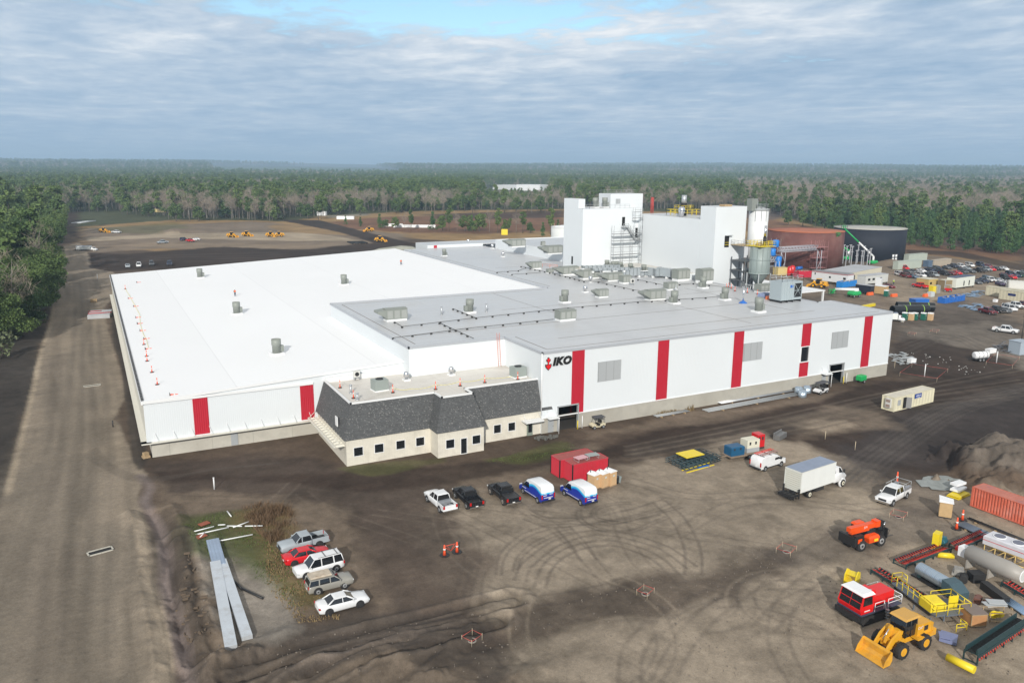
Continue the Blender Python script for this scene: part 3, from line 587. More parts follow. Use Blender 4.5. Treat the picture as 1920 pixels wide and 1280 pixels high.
m = MB(); m.box(WX0-.75, -31.6, WY0-.55, WY0+.62, 2.42, 2.6); m.box(WX0-.75, WX0+.62, WY0-.5, WY1, 2.42, 2.6); m.build('wall_ledge', mat('cream ledge', (.66, .64, .57), .6), wh)
for k in range(10):
    x = WX0+1.5+k*2.5; t_ = MB(); t_.tube([(x, WY0-.5, 2.6), (x-.35, WY0-.05, 3.9)], .035); t_.build('tie_rod', trim_white, wh)
MB().box(-45.3, -44.3, WY0+.5, WY0+.62, .1, 2.2).build('door', steel_dull, wh)
# office annex
of = thing('office_annex', 'single storey cream block office with dark shingle mansard roof and square dark windows', 'office')
A0, A1, AB_, BAY0, BAY1, BAYY, WT = -32.0, 1.2, .2, -19.1, -11.6, -2.7, 4.1
def sqw(x): return (x, x+1.35, 1.25, 2.55)
def office_wall(p0, p1, wins, nm='wall'):
    m = MB(); m.wall(p0, p1, -.1, WT, wins, .22); return m.build(nm, block, of)
w_l = [1.0, 4.4, 8.2, 11.1]; w_l = [ (u, u+1.3, 1.35, 2.6) for u in (1.1, 4.2, 7.5, 10.6) ]
office_wall((A0, AB_), (BAY0, AB_), w_l); 
w_b = [(1.3, 2.6, 1.3, 2.6), (3.7, 4.65, .1, 2.45), (5.6, 6.9, 1.3, 2.6)]
office_wall((BAY0, BAYY), (BAY1, BAYY), w_b)
office_wall((BAY0, AB_), (BAY0, BAYY), []); office_wall((BAY1, BAYY), (BAY1, AB_), [])
w_r = [(.35, 1.45, 1.3, 2.6), (3.2, 4.4, 1.3, 2.6), (5.75, 6.95, 1.3, 2.6)]
office_wall((BAY1, AB_+.1), (A1, AB_+.1), w_r); office_wall((A0, 15.9), (A0, AB_), []); office_wall((A1, AB_+.1), (A1, .0), [])
def framed(x0, h, y):
    f = MB(); a, b_, c_, e_ = x0+h[0], x0+h[1], h[2], h[3]; w_ = .09
    f.box(a-w_, a, y-.04, y+.2, c_-w_, e_+w_); f.box(b_, b_+w_, y-.04, y+.2, c_-w_, e_+w_); f.box(a, b_, y-.04, y+.2, e_, e_+w_); f.box(a, b_, y-.06, y+.2, c_-w_, c_)
    fo = f.build('window' if h[2] > .5 else 'door', trim_white, of); MB().box(a, b_, y+.12, y+.16, c_, e_).build('pane', dark_glass, fo)
for h in w_l: framed(A0, h, AB_)
for h in w_b: framed(BAY0, h, BAYY)
for h in w_r: framed(BAY1, h, AB_+.1)
dr = MB().box(-2.55, -1.6, .0, .26, .05, 2.25).build('door', mat('sage door', (.22, .26, .22), .5), of); MB().box(-2.4, -1.75, -.03, 0, .6, 2.1).build('pane', dark_glass, dr)
cp = MB(); cp.box(-3.6, -.4, -1.5, .2, 2.62, 2.72); [cp.box(-3.6+k*.32, -3.5+k*.32, -1.5, .2, 2.72, 2.8) for k in range(11)]; cp.tube([(-3.4, -1.4, 2.8), (-3.4, .1, 4.0)], .03); cp.tube([(-.6, -1.4, 2.8), (-.6, .1, 4.0)], .03); cp.build('door_canopy', trim_white, of)
shingle = mat('charcoal shingles', (.085, .088, .09), .9, seams=(.33, .16, .85, .01))
ts = shingle.node_tree; bb_ = ts.nodes['Principled BSDF']; br = next(n for n in ts.nodes if n.type == 'TEX_BRICK'); br.offset = .5
uvn = ts.nodes.new('ShaderNodeTexCoord'); sx_ = ts.nodes.new('ShaderNodeSeparateXYZ'); ts.links.new(uvn.outputs['Object'], sx_.inputs[0]); ad = ts.nodes.new('ShaderNodeMath'); ts.links.new(sx_.outputs[0], ad.inputs[0]); ts.links.new(sx_.outputs[1], ad.inputs[1]); cx_ = ts.nodes.new('ShaderNodeCombineXYZ'); ts.links.new(ad.outputs[0], cx_.inputs[0]); ts.links.new(sx_.outputs[2], cx_.inputs[1]); ts.links.new(cx_.outputs[0], br.inputs['Vector'])
br.inputs['Color1'].default_value = (.8, .8, .8, 1); br.inputs['Color2'].default_value = (1.2, 1.2, 1.2, 1)
vr = ts.nodes.new('ShaderNodeTexVoronoi'); vr.inputs['Scale'].default_value = 8; ts.links.new(cx_.outputs[0], vr.inputs['Vector']); mrr = ts.nodes.new('ShaderNodeMapRange'); sxx = ts.nodes.new('ShaderNodeSeparateXYZ'); ts.links.new(vr.outputs['Color'], sxx.inputs[0]); ts.links.new(sxx.outputs[0], mrr.inputs[0]); mrr.inputs[1].default_value = .91; mrr.inputs[2].default_value = .95; mrr.inputs[3].default_value = 0; mrr.inputs[4].default_value = .38
mxx = ts.nodes.new('ShaderNodeMix'); mxx.data_type = 'RGBA'; src = bb_.inputs['Base Color'].links[0].from_socket; ts.links.new(mrr.outputs[0], mxx.inputs[0]); ts.links.new(src, mxx.inputs[6]); mxx.inputs[7].default_value = (.36, .35, .33, 1); ts.links.new(mxx.outputs[2], bb_.inputs['Base Color'])
MBOT, MTOP, OV, IN = 3.95, 8.85, .35, 1.25
def off(sign): return OV if sign < 0 else -IN
# outline of the annex walked anticlockwise: bottom ring is pushed out, top ring pulled in
oline = [(A0, 15.95), (A0, AB_), (BAY0, AB_), (BAY0, BAYY), (BAY1, BAYY), (BAY1, AB_), (A1+.45, AB_)]
nb_ = [(-1, 0), (-1, -1), (-1, -1), (-1, -1), (1, -1), (1, -1), (1, -1)]
bot = [(x+sx*OV, y+(sy*OV if sy else 0), MBOT) for (x, y), (sx, sy) in zip(oline, nb_)]
top = [(x-sx*IN, y-(sy*IN if sy else 0), MTOP) for (x, y), (sx, sy) in zip(oline, nb_)]
m = MB()
for i in range(len(bot)-1): m.quad(bot[i], bot[i+1], top[i+1], top[i])
m.quad(bot[-1], (bot[-1][0], .6, MBOT), (top[-1][0], .6+1.0, MTOP), top[-1])
m.build('mansard_roof', shingle, of)
sf = MB()
for i in range(len(bot)-1):
    (x0, y0), (x1, y1) = oline[i], oline[i+1]; sf.quad((x0, y0, MBOT+.02), (x1, y1, MBOT+.02), bot[i+1], bot[i])
sf.build('soffit', trim_white, of)
m = MB()
for i in range(len(top)-1):
    p, q = top[i], top[i+1]; m.box(min(p[0], q[0])-.12, max(p[0], q[0])+.12, min(p[1], q[1])-.12, max(p[1], q[1])+.12, MTOP-.1, MTOP+.14)
m.box(-30.6, -17.5, 15.5, 15.95, 8.3, 9.25); m.build('coping', trim_white, of)
m = MB()
for p in ([(A0+IN, AB_+IN), (BAY0+IN, AB_+IN), (BAY0+IN, 15.9), (A0+IN, 15.9)], [(BAY0+IN, BAYY+IN), (BAY1-IN, BAYY+IN), (BAY1-IN, 15.9), (BAY0+IN, 15.9)], [(BAY1-IN, AB_+IN), (-.01, AB_+IN), (-.01, 12.99), (BAY1-IN, 12.99)]):
    m.add([(x, y, 8.5) for x, y in p], [(0,1,2,3)])
m.build('flat_roof', membrane_used, of)
MB().box(A0-.42, A0-.3, 3.0, 4.0, 5.2, 6.6).build('vent_hatch', trim_white, of)
cp = MB(); cp.box(A0-1.7, A0-.02, .6, 15.6, 2.9, 2.98); cp.box(A0-1.7, A0-1.55, .5, 15.6, 2.98, 3.2); 
for k in range(13): cp.box(A0-1.6, A0-.05, .9+k*1.2, 1.0+k*1.2, 2.98, 3.1); cp.tube([(A0-1.6, .95+k*1.2, 3.1), (A0-.35, 1.3+k*1.2, 4.1)], .04)
cp.build('side_canopy', mat('cream canopy', (.72, .70, .62), .6), of)
# process towers
def box_tower(name, label, x0, x1, y0, y1, z0, z1, par=None, roofm=membrane):
    t = par or thing(name, label, 'tower'); m = MB(); m.wall((x0, y0), (x1, y0), z0, z1); m.build('front_wall', white_panel, t)
    MB().wall((x0, y1), (x0, y0), z0, z1).build('side_wall', white_panel_y, t); MB().wall((x1, y0), (x1, y1), z0, z1).build('side_wall', white_panel_y, t); m = MB(); m.wall((x1, y1), (x0, y1), z0, z1); m.build('rear_wall', white_panel, t)
    MB().box(x0+.05, x1-.05, y0+.05, y1-.05, z1-.15, z1-.05).build('roof', roofm, t); return t
ta = box_tower('process_tower', 'tall white process tower with raised corner stair block and scaffolding at its front', 60, 80, 82, 92, 5, 30.9)
m = MB(); m.box(59.99, 62.2, 84.4, 92.01, 30.91, 33.5); m.build('stair_block', white_panel, ta)
MB().box(60.0-.06, 60.0-.01, 86.6, 87.4, 15.1, 17.3).build('door', void_dark, ta)
d_ = MB().box(73.3, 74.3, 81.93, 82.0, 25.9, 28.4).build('door', void_dark, ta); d_ = MB().box(78.1, 78.9, 81.93, 82, 22.3, 25.2).build('door', void_dark, ta)
st = MB(); st.box(72.9, 74.6, 80.6, 81.95, 25.5, 25.65); st.box(77.4, 78.9, 80.6, 81.95, 21.9, 22.05); 
for yy in (80.7, 81.7): st.cbox(((74.6+77.4)/2, yy, 23.8), (4.6, .12, .35), ry=math.atan2(3.6, 2.8))
for k in range(12): st.box(74.6+k*.235, 74.9+k*.235, 80.7, 81.7, 25.4-k*.3, 25.44-k*.3)
for a, b_ in (((72.9, 26.6), (74.6, 26.6)), ((74.6, 26.6), (77.4, 23.0)), ((77.4, 23.0), (78.9, 23.0))): st.tube([(a[0], 80.65, a[1]), (b_[0], 80.65, b_[1])], .05); st.tube([(a[0], 80.65, a[1]-.5), (b_[0], 80.65, b_[1]-.5)], .04)
for x_, z_ in ((72.9,25.5),(73.7,25.5),(74.6,25.5),(75.5,24.3),(76.5,23.0),(77.4,21.9),(78.2,21.9),(78.9,21.9)): st.tube([(x_, 80.65, z_), (x_, 80.65, z_+1.1)], .045)
st.tube([(74, 81.9, 24.3), (74, 80.7, 25.5)], .06); st.tube([(78, 81.9, 20.6), (78, 80.7, 21.9)], .06); st.build('stair', steel_dull, ta)
def rail(m_, pts, z, h=1.05, r=.04, step=1.6):
    for p, q in zip(pts[:-1], pts[1:]):
        p = Vector((*p, z)); q = Vector((*q, z)); n = max(1, int((q-p).length/step))
        for k in range(n+1): c = p.lerp(q, k/n); m_.tube([c, c+Vector((0, 0, h))], r, 4)
        for hh in (h, h*.55): m_.tube([p+Vector((0, 0, hh)), q+Vector((0, 0, hh))], r, 4)
rl = MB(); rail(rl, [(62.3, 82.2), (76, 82.2)], 30.9); rail(rl, [(62.3, 82.2), (62.3, 91)], 30.9); rl.build('guard_rail', steel_dull, ta)
tb = box_tower('upper_tower', 'smaller white tower block rising behind the process tower with railings on top', 71.2, 82.6, 85, 91, 29, 34.8)
MB().box(71.14, 71.19, 86.8, 87.8, 31.0, 33.4).build('door', void_dark, tb); MB().box(73.0, 74.6, 84.93, 84.99, 32.0, 33.4).build('louver', louver_grey, tb)
rl = MB(); rail(rl, [(71.6, 90.6), (71.6, 85.4), (80.5, 85.4), (80.5, 90.6)], 34.8); rl.build('guard_rail', steel_dull, tb)
tc_ = box_tower('long_tower', 'long tall white ribbed tower wall joining the two white stair towers', 79, 91, 55.5, 82.1, 5, 29.2)
td = box_tower('stair_tower', 'white stair tower with a small dark opening at the near end of the long tower', 79, 89.4, 49.7, 55.45, 0, 32.6)
o_ = MB().box(82.4, 83.9, 49.64, 49.69, 22.3, 25.2).build('opening', void_dark, td); q_ = MB(); q_.box(82.5, 83.8, 49.5, 49.6, 22.9, 23.0); q_.box(82.5, 83.8, 49.5, 49.6, 23.5, 23.58); q_.build('guard_bar', yellow_p, o_)
MB().box(82.5, 84.5, 48.9, 49.66, 25.25, 25.38).build('canopy', steel_dull, td); MB().box(82.5, 85, 50.5, 52.5, 32.6, 33.1).build('roof_hatch', wood, td)
# scaffolding on the tower front
sf_ = MB()
def scaffold(m_, x0, x1, y0, y1, z0, z1, nx, lift=2.0, planks=(2, 4)):
    xs = [x0+(x1-x0)*k/nx for k in range(nx+1)]
    for x_ in xs:
        for y_ in (y0, y1): m_.tube([(x_, y_, z0), (x_, y_, z1+1)], .045, 4)
    z = z0+1; i = 0
    while z <= z1+.1:
        for y_ in (y0, y1): m_.tube([(x0, y_, z), (x1, y_, z)], .04, 4); m_.tube([(x0, y_, z+.6), (x1, y_, z+.6)], .03, 4)
        for x_ in xs: m_.tube([(x_, y0, z), (x_, y1, z)], .035, 4)
        if i in planks: m_.box(x0, x1, y0, y1, z-.14, z-.08)
        z += lift; i += 1
scaffold(sf_, 68.8, 78.6, 79.3, 80.4, 15.1, 25.2, 3, 1.95, (1, 3, 4)); scaffold(sf_, 75.9, 78.6, 79.3, 80.4, 27.2, 30.0, 1, 1.7, (0,))
sf_.tube([(75.9, 79.3, 25), (75.9, 79.3, 28)], .045, 4); sf_.tube([(78.6, 79.3, 25), (78.6, 79.3, 28)], .045, 4)
tag(sf_.build('scaffolding', mat('scaffold tube', (.30, .31, .32), .5)), 'grey tube scaffolding standing against the tall white process tower', 'scaffold')
# ---------------------------------------------------------------- rooftop equipment
curb_m = trim_white
def P3(px_, z): p = G(px_[0], px_[1], z); return (p[0], p[1], z)
def roofz(px_):                                        # the white roof slopes: iterate
    z = 10.0
    for _ in range(8): z = wz(G(px_[0], px_[1], z)[0])+.02
    return z
def make_fan(r=.8, h=2.7):
    t = thing('exhaust_fan', '', 'roof fan'); MB().box(-r*1.25, r*1.25, -r*1.25, r*1.25, 0, .32).build('curb', curb_m, t)
    m = MB(); m.lathe((0, 0, .3), [(r*.9, 0), (r*.9, h*.48), (r*1.02, h*.5), (r*1.02, h*.9), (r*.98, h*.9), (r*.9, h*.75)], 20); m.build('stack', hvac, t)
    MB().box(r*.8, r*1.55, -.35, .35, .45, .3+h*.45).build('motor_box', hvac, t); return t
def make_vent(r=.45, h=1.25):
    t = thing('roof_vent', '', 'roof vent'); MB().box(-r*1.2, r*1.2, -r*1.2, r*1.2, 0, .22).build('curb', curb_m, t)
    MB().lathe((0, 0, .2), [(r*.6, 0), (r*.6, h*.35), (r*1.05, h*.38), (r*1.05, h*.8), (r*.7, h), (r*.1, h*1.04)], 16).build('cowl', chrome, t); return t
def make_rtu(Lx=4.2, Wy=2.3, Hh=2.0, hood=1.7, nm='rooftop_unit'):
    t = thing(nm, '', 'air handler'); MB().box(-Lx/2+.1, Lx/2-.1, -Wy/2+.1, Wy/2-.1, 0, .42).build('curb', curb_m, t)
    m = MB(); z0, z1 = .42, .42+Hh; m.box(-Lx/2, Lx/2, -Wy/2, Wy/2, z0, z1-.12)
    m.profx([(-Wy/2-.05, z1-.12), (Wy/2+.05, z1-.12), (0, z1+.06)], -Lx/2-.05, Lx/2+.05); m.build('cabinet', hvac, t)
    if hood:
        q = MB(); q.prof([(-Lx/2-.01, z0+.25), (-Lx/2-.01, z1-.15), (-Lx/2-hood, z1-.35), (-Lx/2-hood, z1-.75)], -Wy/2, Wy/2); q.build('intake_hood', hvac, t)
    pn = MB(); 
    for k in range(3): pn.box(-Lx/2+.2+k*Lx/3, -Lx/2+.2+k*Lx/3+Lx/3-.35, -Wy/2-.04, -Wy/2-.01, z0+.15, z1-.35)
    pn.build('access_panel', mat('light grey sheet metal', (.33, .345, .325), .5), t); return t
fan = make_fan(); first = {}
def put(kind, src, px_, z, label, rz=0.0, group=None, scale=None):
    loc = P3(px_, z)
    if kind not in first:
        first[kind] = 1; src.location = loc; src.rotation_euler = (0, 0, rz); src['label'] = label
        if group: src['group'] = group
        if scale: src.scale = scale
        return src
    return dup(src, loc, rz, label, group, None, scale)
gf = 'grey round exhaust fans on the roofs'
for p, nm in (((375, 521), 'farthest grey exhaust fan at the back left of the white roof'), ((645, 534), 'grey exhaust fan at the back middle of the white roof'), ((444, 589), 'grey exhaust fan on the white roof below the standing worker'), ((519, 664), 'nearest grey exhaust fan on the white roof, by the office')):
    put('fan', fan, p, roofz(p), nm, .2, gf)
for p, nm, s in (((881, 586), 'tall grey exhaust fan beside the hooded unit near the front corner of the grey roof', 1), ((1059, 567), 'grey exhaust fan in the middle of the grey roof, behind the boxy unit', 1), ((1264, 569), 'grey exhaust fan just right of the large hooded unit', 1), ((1359, 562), 'grey exhaust fan left of the thin steel pipe stand', 1),
                 ((1422, 585), 'grey exhaust fan nearest the cooling tower', 1.1), ((1318, 540), 'grey exhaust fan in front of the tall grey cabinet at the stair tower', 1), ((833, 480), 'small grey exhaust fan far back on the grey roof beside the white roof edge', .85)):
    put('fan', fan, p, RZ, nm, math.pi if s == 1 else 0, gf, (s, s, s))
for i, p in enumerate(((1138, 499), (1150, 502), (1156, 502), (1163, 503), (1182, 506), (1207, 508))):
    put('fan', fan, p, 15.06, ['grey fan at the left end of the row on the raised roof', 'second grey fan of the row on the raised roof', 'third grey fan of the row on the raised roof', 'fourth grey fan of the row on the raised roof, beside a white box', 'grey fan under the scaffolding on the raised roof', 'last grey fan on the right of the raised roof'][i], 0, gf, (.85, .85, .62))
for p, z, nm in (((1110, 388), 30.9, 'left of the two squat fans on top of the process tower'), ((1126, 387), 30.9, 'right of the two squat fans on top of the process tower')):
    c = (66.3 if p[0] == 1110 else 69.6, 85.5, 30.9); dup(fan, c, 0, nm, gf, None, (.95, .95, 1.05))
vent = make_vent(); gv = 'shiny metal roof vents'
for p, z, nm, s in (((1097, 548), RZ, 'shiny vent between the round fan and the small hooded unit', 1.1), ((1107, 529), RZ, 'shiny vent at the bend of the black gas pipe', 1.1), ((878, 457.5), RZ, 'shiny vent at the far back edge of the grey roof', 1.2), ((923, 466), RZ, 'shiny vent at the corner of the white parapet wall', 1.1), ((943, 481.5), RZ, 'shiny vent in front of the long white parapet wall', 1.1),
                 ((762, 713), 8.5, 'shiny vent in the middle of the office roof', 1.0), ((846, 703), 8.5, 'shiny vent on the right half of the office roof', 1.0), ((925, 680), 8.5, 'shiny vent on the office roof near the orange ladder', 1.2)):
    put('vent', vent, p, z, nm, 0, gv, (s, s, s))
dup(vent, (82, 57.5, 29.2), 0, 'shiny vent on top of the long white tower', gv, None, (1.6, 1.6, 1.7))
rtu = make_rtu(); rtb = make_rtu(3.6, 2.2, 1.7, 0); gr_ = 'grey rooftop air handling units'
for p, z, nm, s in (((741, 600), RZ, 'large hooded air handler near the front left corner of the grey roof', (1, 1, 1)), ((1228, 562), RZ, 'large hooded air handler in the middle of the grey roof', (1.05, 1, 1)), ((1128, 557), RZ, 'small hooded air handler beside the thin gas pipe', (.62, .8, .8)),
                    ((1066, 515), RZ, 'left hooded air handler of the three in front of the process tower', (1.2, 1.1, 1.0)), ((1104, 522), RZ, 'middle hooded air handler of the three in front of the process tower', (1.25, 1.1, 1.0)), ((1149, 526), RZ, 'right hooded air handler of the three in front of the process tower', (1.15, 1.1, .9)),
                    ((1004, 504), RZ, 'small hooded air handler by the orange safety barriers', (.75, .8, .9)), ((969, 463), 16.3, 'hooded air handler at the far end of the parapet roof', (1.25, 1.2, 1.1)), ((1037, 476), 16.3, 'hooded air handler beside the left edge of the process tower', (1.25, 1.2, 1.1))):
    put('rtu', rtu, p, z, nm, 0, gr_, s)
for p, z, nm, s in (((1060, 600), RZ, 'boxy air handler without hood on the open grey roof', (1, 1, 1)), ((1172, 531), RZ, 'pale boxy unit beside the small fan coil', (.7, .9, 1)), ((1031, 512), RZ, 'small boxy unit left of the three hooded handlers', (.5, .6, .6)), ((1257, 543), RZ, 'low boxy unit in front of the ducts', (.8, .9, .9)),
                    ((1276, 526), RZ, 'large boxy unit at the right end of the silver ducts', (1.1, 1.2, 1.5)), ((1320, 530), RZ, 'tall boxy cabinet against the stair tower', (1.0, 1.3, 1.75)), ((1430, 548), RZ, 'grey boxy unit left of the cooling tower', (1, 1, 1)), ((1018, 462), 16.3, 'small square fan box between two hooded handlers on the parapet roof', (.35, .5, .8))):
    put('rtb', rtb, p, z, nm, 0, gr_, s)
def acbox(nm, p, z, label):
    t = thing(nm, label, 'air conditioner', P3(p, z), .1); MB().box(-1.1, 1.1, -.9, .9, .18, 1.75).build('cabinet', mat('grey green cabinet', (.30, .34, .32), .5, ribs=('Z', .12, .5)), t)
    MB().lathe((0, 0, 1.75), [(.6, 0), (.6, .1), (.5, .1), (.48, .02)], 18).build('fan_grille', black, t); MB().box(-1.15, 1.15, -.95, .95, 0, .18).build('skid', curb_m, t)
acbox('condenser_unit', (712, 731), 8.5, 'grey green condenser cube at the left end of the office roof'); acbox('condenser_unit', (971, 706), 8.5, 'grey green condenser cube at the right end of the office roof')
for p, nm in (((669, 712), 'little steel condensing unit by the back edge of the office roof, left'), ((771, 697), 'little steel condensing unit where office roof meets the hall corner'), ((1185, 534), 'small white fan coil unit in front of the silver ducts')):
    z = 8.5 if p[1] > 600 else RZ; t = thing('fan_coil', nm, 'fan coil', P3(p, z)); MB().box(-.5, .5, -.25, .25, .5, 1.5).build('casing', mat('off white casing', (.6, .6, .57), .5), t); MB().cyl((0, -.26, 1), (0, -.3, 1), .34, n=16).build('fan_grille', black, t); m = MB(); [m.box(x_, x_+.08, -.3, .3, 0, .5) for x_ in (-.5, .42)]; m.build('stand', steel, t)
for p, z, h, nm in (((670, 750), 8.5, 1.0, 'short steel flue at the front left corner of the office roof'), ((912, 584), RZ, 1.6, 'thin grey flue right of the tall exhaust fan'), ((828, 590), RZ, 1.6, 'thin grey flue left of the tall exhaust fan'), ((1267, 547), RZ, 1.4, 'white vent pipe behind the fan by the large hooded unit'), ((658, 737), 8.5, 1.2, 'slim white vent pipe on the office roof among cones')):
    m = MB(); q = P3(p, z); m.cyl(q, (q[0], q[1], z+h), .16, n=10); m.cyl((q[0], q[1], z+h), (q[0], q[1], z+h+.12), .24, n=10); m.cyl(q, (q[0], q[1], z+.15), .3, n=10); tag(m.build('flue_pipe', steel), nm, 'flue')
# gas pipes on block supports
blk_m = mat('black rubber block', (.03, .03, .03), .8)
def gas(pts, label, z=RZ, sp=3.4):
    t = thing('gas_pipe', label, 'pipe run', P3(pts[0], z), 0, 'black gas pipe runs on the roof'); o = Vector(P3(pts[0], z)); V3 = [Vector(P3(p, z))-o for p in pts]
    MB().tube([v+Vector((0, 0, .28)) for v in V3], .055, 5).build('pipe', mat('dark pipe', (.08, .075, .07), .6), t); n = 0
    for a, b_ in zip(V3[:-1], V3[1:]):
        k = max(1, int((b_-a).length/sp))
        for j in range(k):
            c = a.lerp(b_, j/k); MB().cbox((c.x, c.y, .13), (.34, .26, .26)).build('support_block', blk_m, t)
gas([(740,606),(754,614.7),(893,598),(1065,579.5),(1196,568),(1323,560),(1349,557.5)], 'longest black gas pipe crossing the middle of the grey roof')
gas([(737,636),(876,618),(1038,601)], 'black gas pipe nearest the front, ending at the boxy unit'); gas([(849.6,581),(894.6,599)], 'short black gas pipe branch left of the tall exhaust fan', sp=2.2)
gas([(824,607.6),(888,637)], 'black gas pipe running to the edge above the office roof', sp=2.4); gas([(977,501),(1060,519.7),(1095,529.4),(1122,530),(1158,525.6)], 'black gas pipe in front of the three hooded handlers', sp=2.6)
gas([(1122,530.5),(1187,545.3),(1200,547)], 'black gas pipe running right towards the large hooded unit'); gas([(1196,526),(1248,537),(1300,533),(1360,540),(1400,543)], 'black gas pipe in front of the silver ducts')
gas([(932,512),(972,509),(985,504)], 'faint gas pipe far left on the grey roof'); gas([(960,516),(1014,512.5)], 'faint gas pipe nearer on the grey roof')
# silver ducts in front of the raised roof
du = mat('silver duct', (.50, .54, .56), .35, .5, var=.1, vscale=.5, seams=(1.2, 50, .55, .12))
def duct(pts, wd, h, z, label):
    t = thing('air_duct', label, 'duct', P3(pts[0], z), 0, 'silver air ducts'); o = Vector(P3(pts[0], z)); 
    for p, q in zip(pts[:-1], pts[1:]):
        a = Vector(P3(p, z))-o; b_ = Vector(P3(q, z))-o; dv = b_-a; m = MB(); m.cbox(((a.x+b_.x)/2, (a.y+b_.y)/2, .5+h/2), (dv.length, wd, h), math.atan2(dv.y, dv.x))
        n = max(1, int(dv.length/1.3))
        for k in range(n+1): c = a.lerp(b_, k/n); m.cbox((c.x, c.y, .5+h/2), (.07, wd+.14, h+.14), math.atan2(dv.y, dv.x))
        m.build('duct_section', du, t)
        for k in range(0, n+1, 2): c = a.lerp(b_, k/n); MB().cbox((c.x, c.y, .24), (.5, wd, .48), math.atan2(dv.y, dv.x)).build('stand', curb_m, t)
duct([(1162, 521), (1212, 518), (1235, 521)], 1.8, 1.9, RZ, 'main silver air duct behind the right hooded handler'); duct([(1235, 519), (1262, 523)], 1.8, 2.1, RZ, 'silver air duct entering the large boxy unit'); duct([(1092, 506), (1160, 504)], 1.6, .6, 15.06, 'long flat silver duct at the foot of the process tower'); duct([(1110, 511), (1178, 509)], 1.8, .6, 15.06, 'second flat silver duct lying in front of the first')
# cooling tower
ct = thing('cooling_tower', 'pale grey cooling tower box with black louvred end and top railings at the roof edge', 'cooling tower', P3((1487, 566), RZ), 0)
m = MB(); m.box(-3.8, 0, 0, 3.4, .5, 4.6); [m.box(-3.7+k*.75, -3.62+k*.75, -.1, 0, .6, 4.4) for k in range(5)]; m.build('casing', mat('pale steel casing', (.42, .48, .50), .45, .2), ct)
m = MB(); m.box(.02, 2.6, .1, 3.3, .5, 1.0); m.box(.02, 2.6, .1, 3.3, 4.1, 4.5); m.box(.02, .2, .1, 3.3, 1, 4.1); m.box(2.4, 2.6, .1, 3.3, 1, 4.1); m.tube([(.2, .06, 1.1), (2.4, .06, 4.0)], .05); m.tube([(.2, .06, 4.0), (2.4, .06, 1.1)], .05); m.tube([(.2, .06, 2.5), (2.4, .06, 2.5)], .05); m.build('end_frame', MATS['pale steel casing'], ct)
MB().box(.21, 2.39, .15, 3.2, 1.0, 4.1).build('louver', black, ct); MB().box(-1.2, -.3, -.03, -.005, 3.2, 3.8).build('blue_badge', blue_p, ct)
m = MB(); rail(m, [(-3.8, 0), (2.6, 0), (2.6, 3.4), (-3.8, 3.4), (-3.8, 0)], 4.6, 1.1, .045, 1.3); m.build('guard_rail', steel, ct)
m = MB(); [m.box(x_, x_+.2, 0, 3.4, 0, .5) for x_ in (-3.6, -1.8, -.2, 2.2)]; m.build('skid', black, ct)
ps = thing('pipe_stand', 'tall thin steel pipe standing on a blue foot on the grey roof', 'pipe', P3((1393, 568), RZ)); MB().cyl((0, 0, .1), (0, 0, 3.7), .16, n=10).build('pipe', chrome, ps); MB().lathe((0, 0, 0), [(1.0, 0), (.9, .08), (.3, .5), (.2, .55)], 10).build('foot', blue_p, ps)
tp = MB(); tp.cbox((0, 0, .5), (3.2, 1.6, .9), .3); tp.cbox((2.2, .6, .35), (1.8, 1.2, .6), .5); o = tp.build('tarp_pile', mat('blue grey tarp', (.22, .27, .42), .6, var=.3, vscale=1)); o.location = P3((1433, 557), RZ); tag(o, 'blue grey tarped material pile behind the fan nearest the cooling tower', 'tarp')
tp = MB(); tp.cbox((0, 0, .4), (2.2, 1.0, .7), .2); tp.cbox((1.2, .4, .3), (1.4, .8, .5), -.4); o = tp.build('orange_tarp', mat('orange tarp', (.65, .16, .06), .6, var=.3, vscale=1)); o.location = P3((1444, 561), RZ); tag(o, 'crumpled orange tarp left of the cooling tower', 'tarp')
# orange warning posts
def make_cone():
    t = thing('warning_post', '', 'traffic post'); MB().lathe((0, 0, .05), [(.13, 0), (.07, .4), (.055, 1.05), (.03, 1.1)], 10).build('post', mat('post orange', (.85, .10, .03), .5), t)
    m = MB(); m.prism([(.34*math.cos(k*math.pi/4+.4), .34*math.sin(k*math.pi/4+.4)) for k in range(8)], 0, .07); m.build('foot', black, t); MB().lathe((0, 0, .6), [(.09, 0), (.085, .14)], 10).build('band', mat('reflective band', (.8, .8, .78), .4), t); return t
cone = make_cone(); gw = 'orange warning posts along the warehouse roof edge'; go_ = 'orange warning posts on the office roof'
ch = False
ORD = ['first','second','third','fourth','fifth','sixth','seventh','eighth','ninth','tenth','eleventh']; nst = nfa = 0
for i, (p, s) in enumerate((((235,542),1),((256,530),0),((240,560),0),((250,575),0),((254,596),0),((257,607.5),0),((262,620.5),0),((269,636),0),((270,646),1),((272,655),0),((275,668),1),((276,677),1),((285,698),1),((295,721),1),((318,741),0))):
    z = roofz(p); k_ = nst if s else nfa; lb = '%s %s orange post on the white roof left edge, counted from back' % (ORD[k_], 'standing' if s else 'fallen'); nst += bool(s); nfa += not s
    o = dup(cone, P3(p, z), 0, lb, gw+(' standing' if s else ' fallen'))
    if not s: o.rotation_euler = (0, math.pi/2, [0, .1, -.12, .05][i % 4]+.02); o.location.z += .1
for i, (x, y) in enumerate(((238,370),(257,420),(340,485),(495,335),(660,318),(585,450),(850,430),(1002,408),(1155,388),(1360,368),(1457,355))):
    o = dup(cone, P3((560+x/3.31, 600+y/3.31), 8.5), 0, ORD[sorted((238,257,340,495,660,585,850,1002,1155,1360,1457)).index(x)]+' orange warning post from the left on the office roof', go_); o.scale = (.9, .9, 1.15)
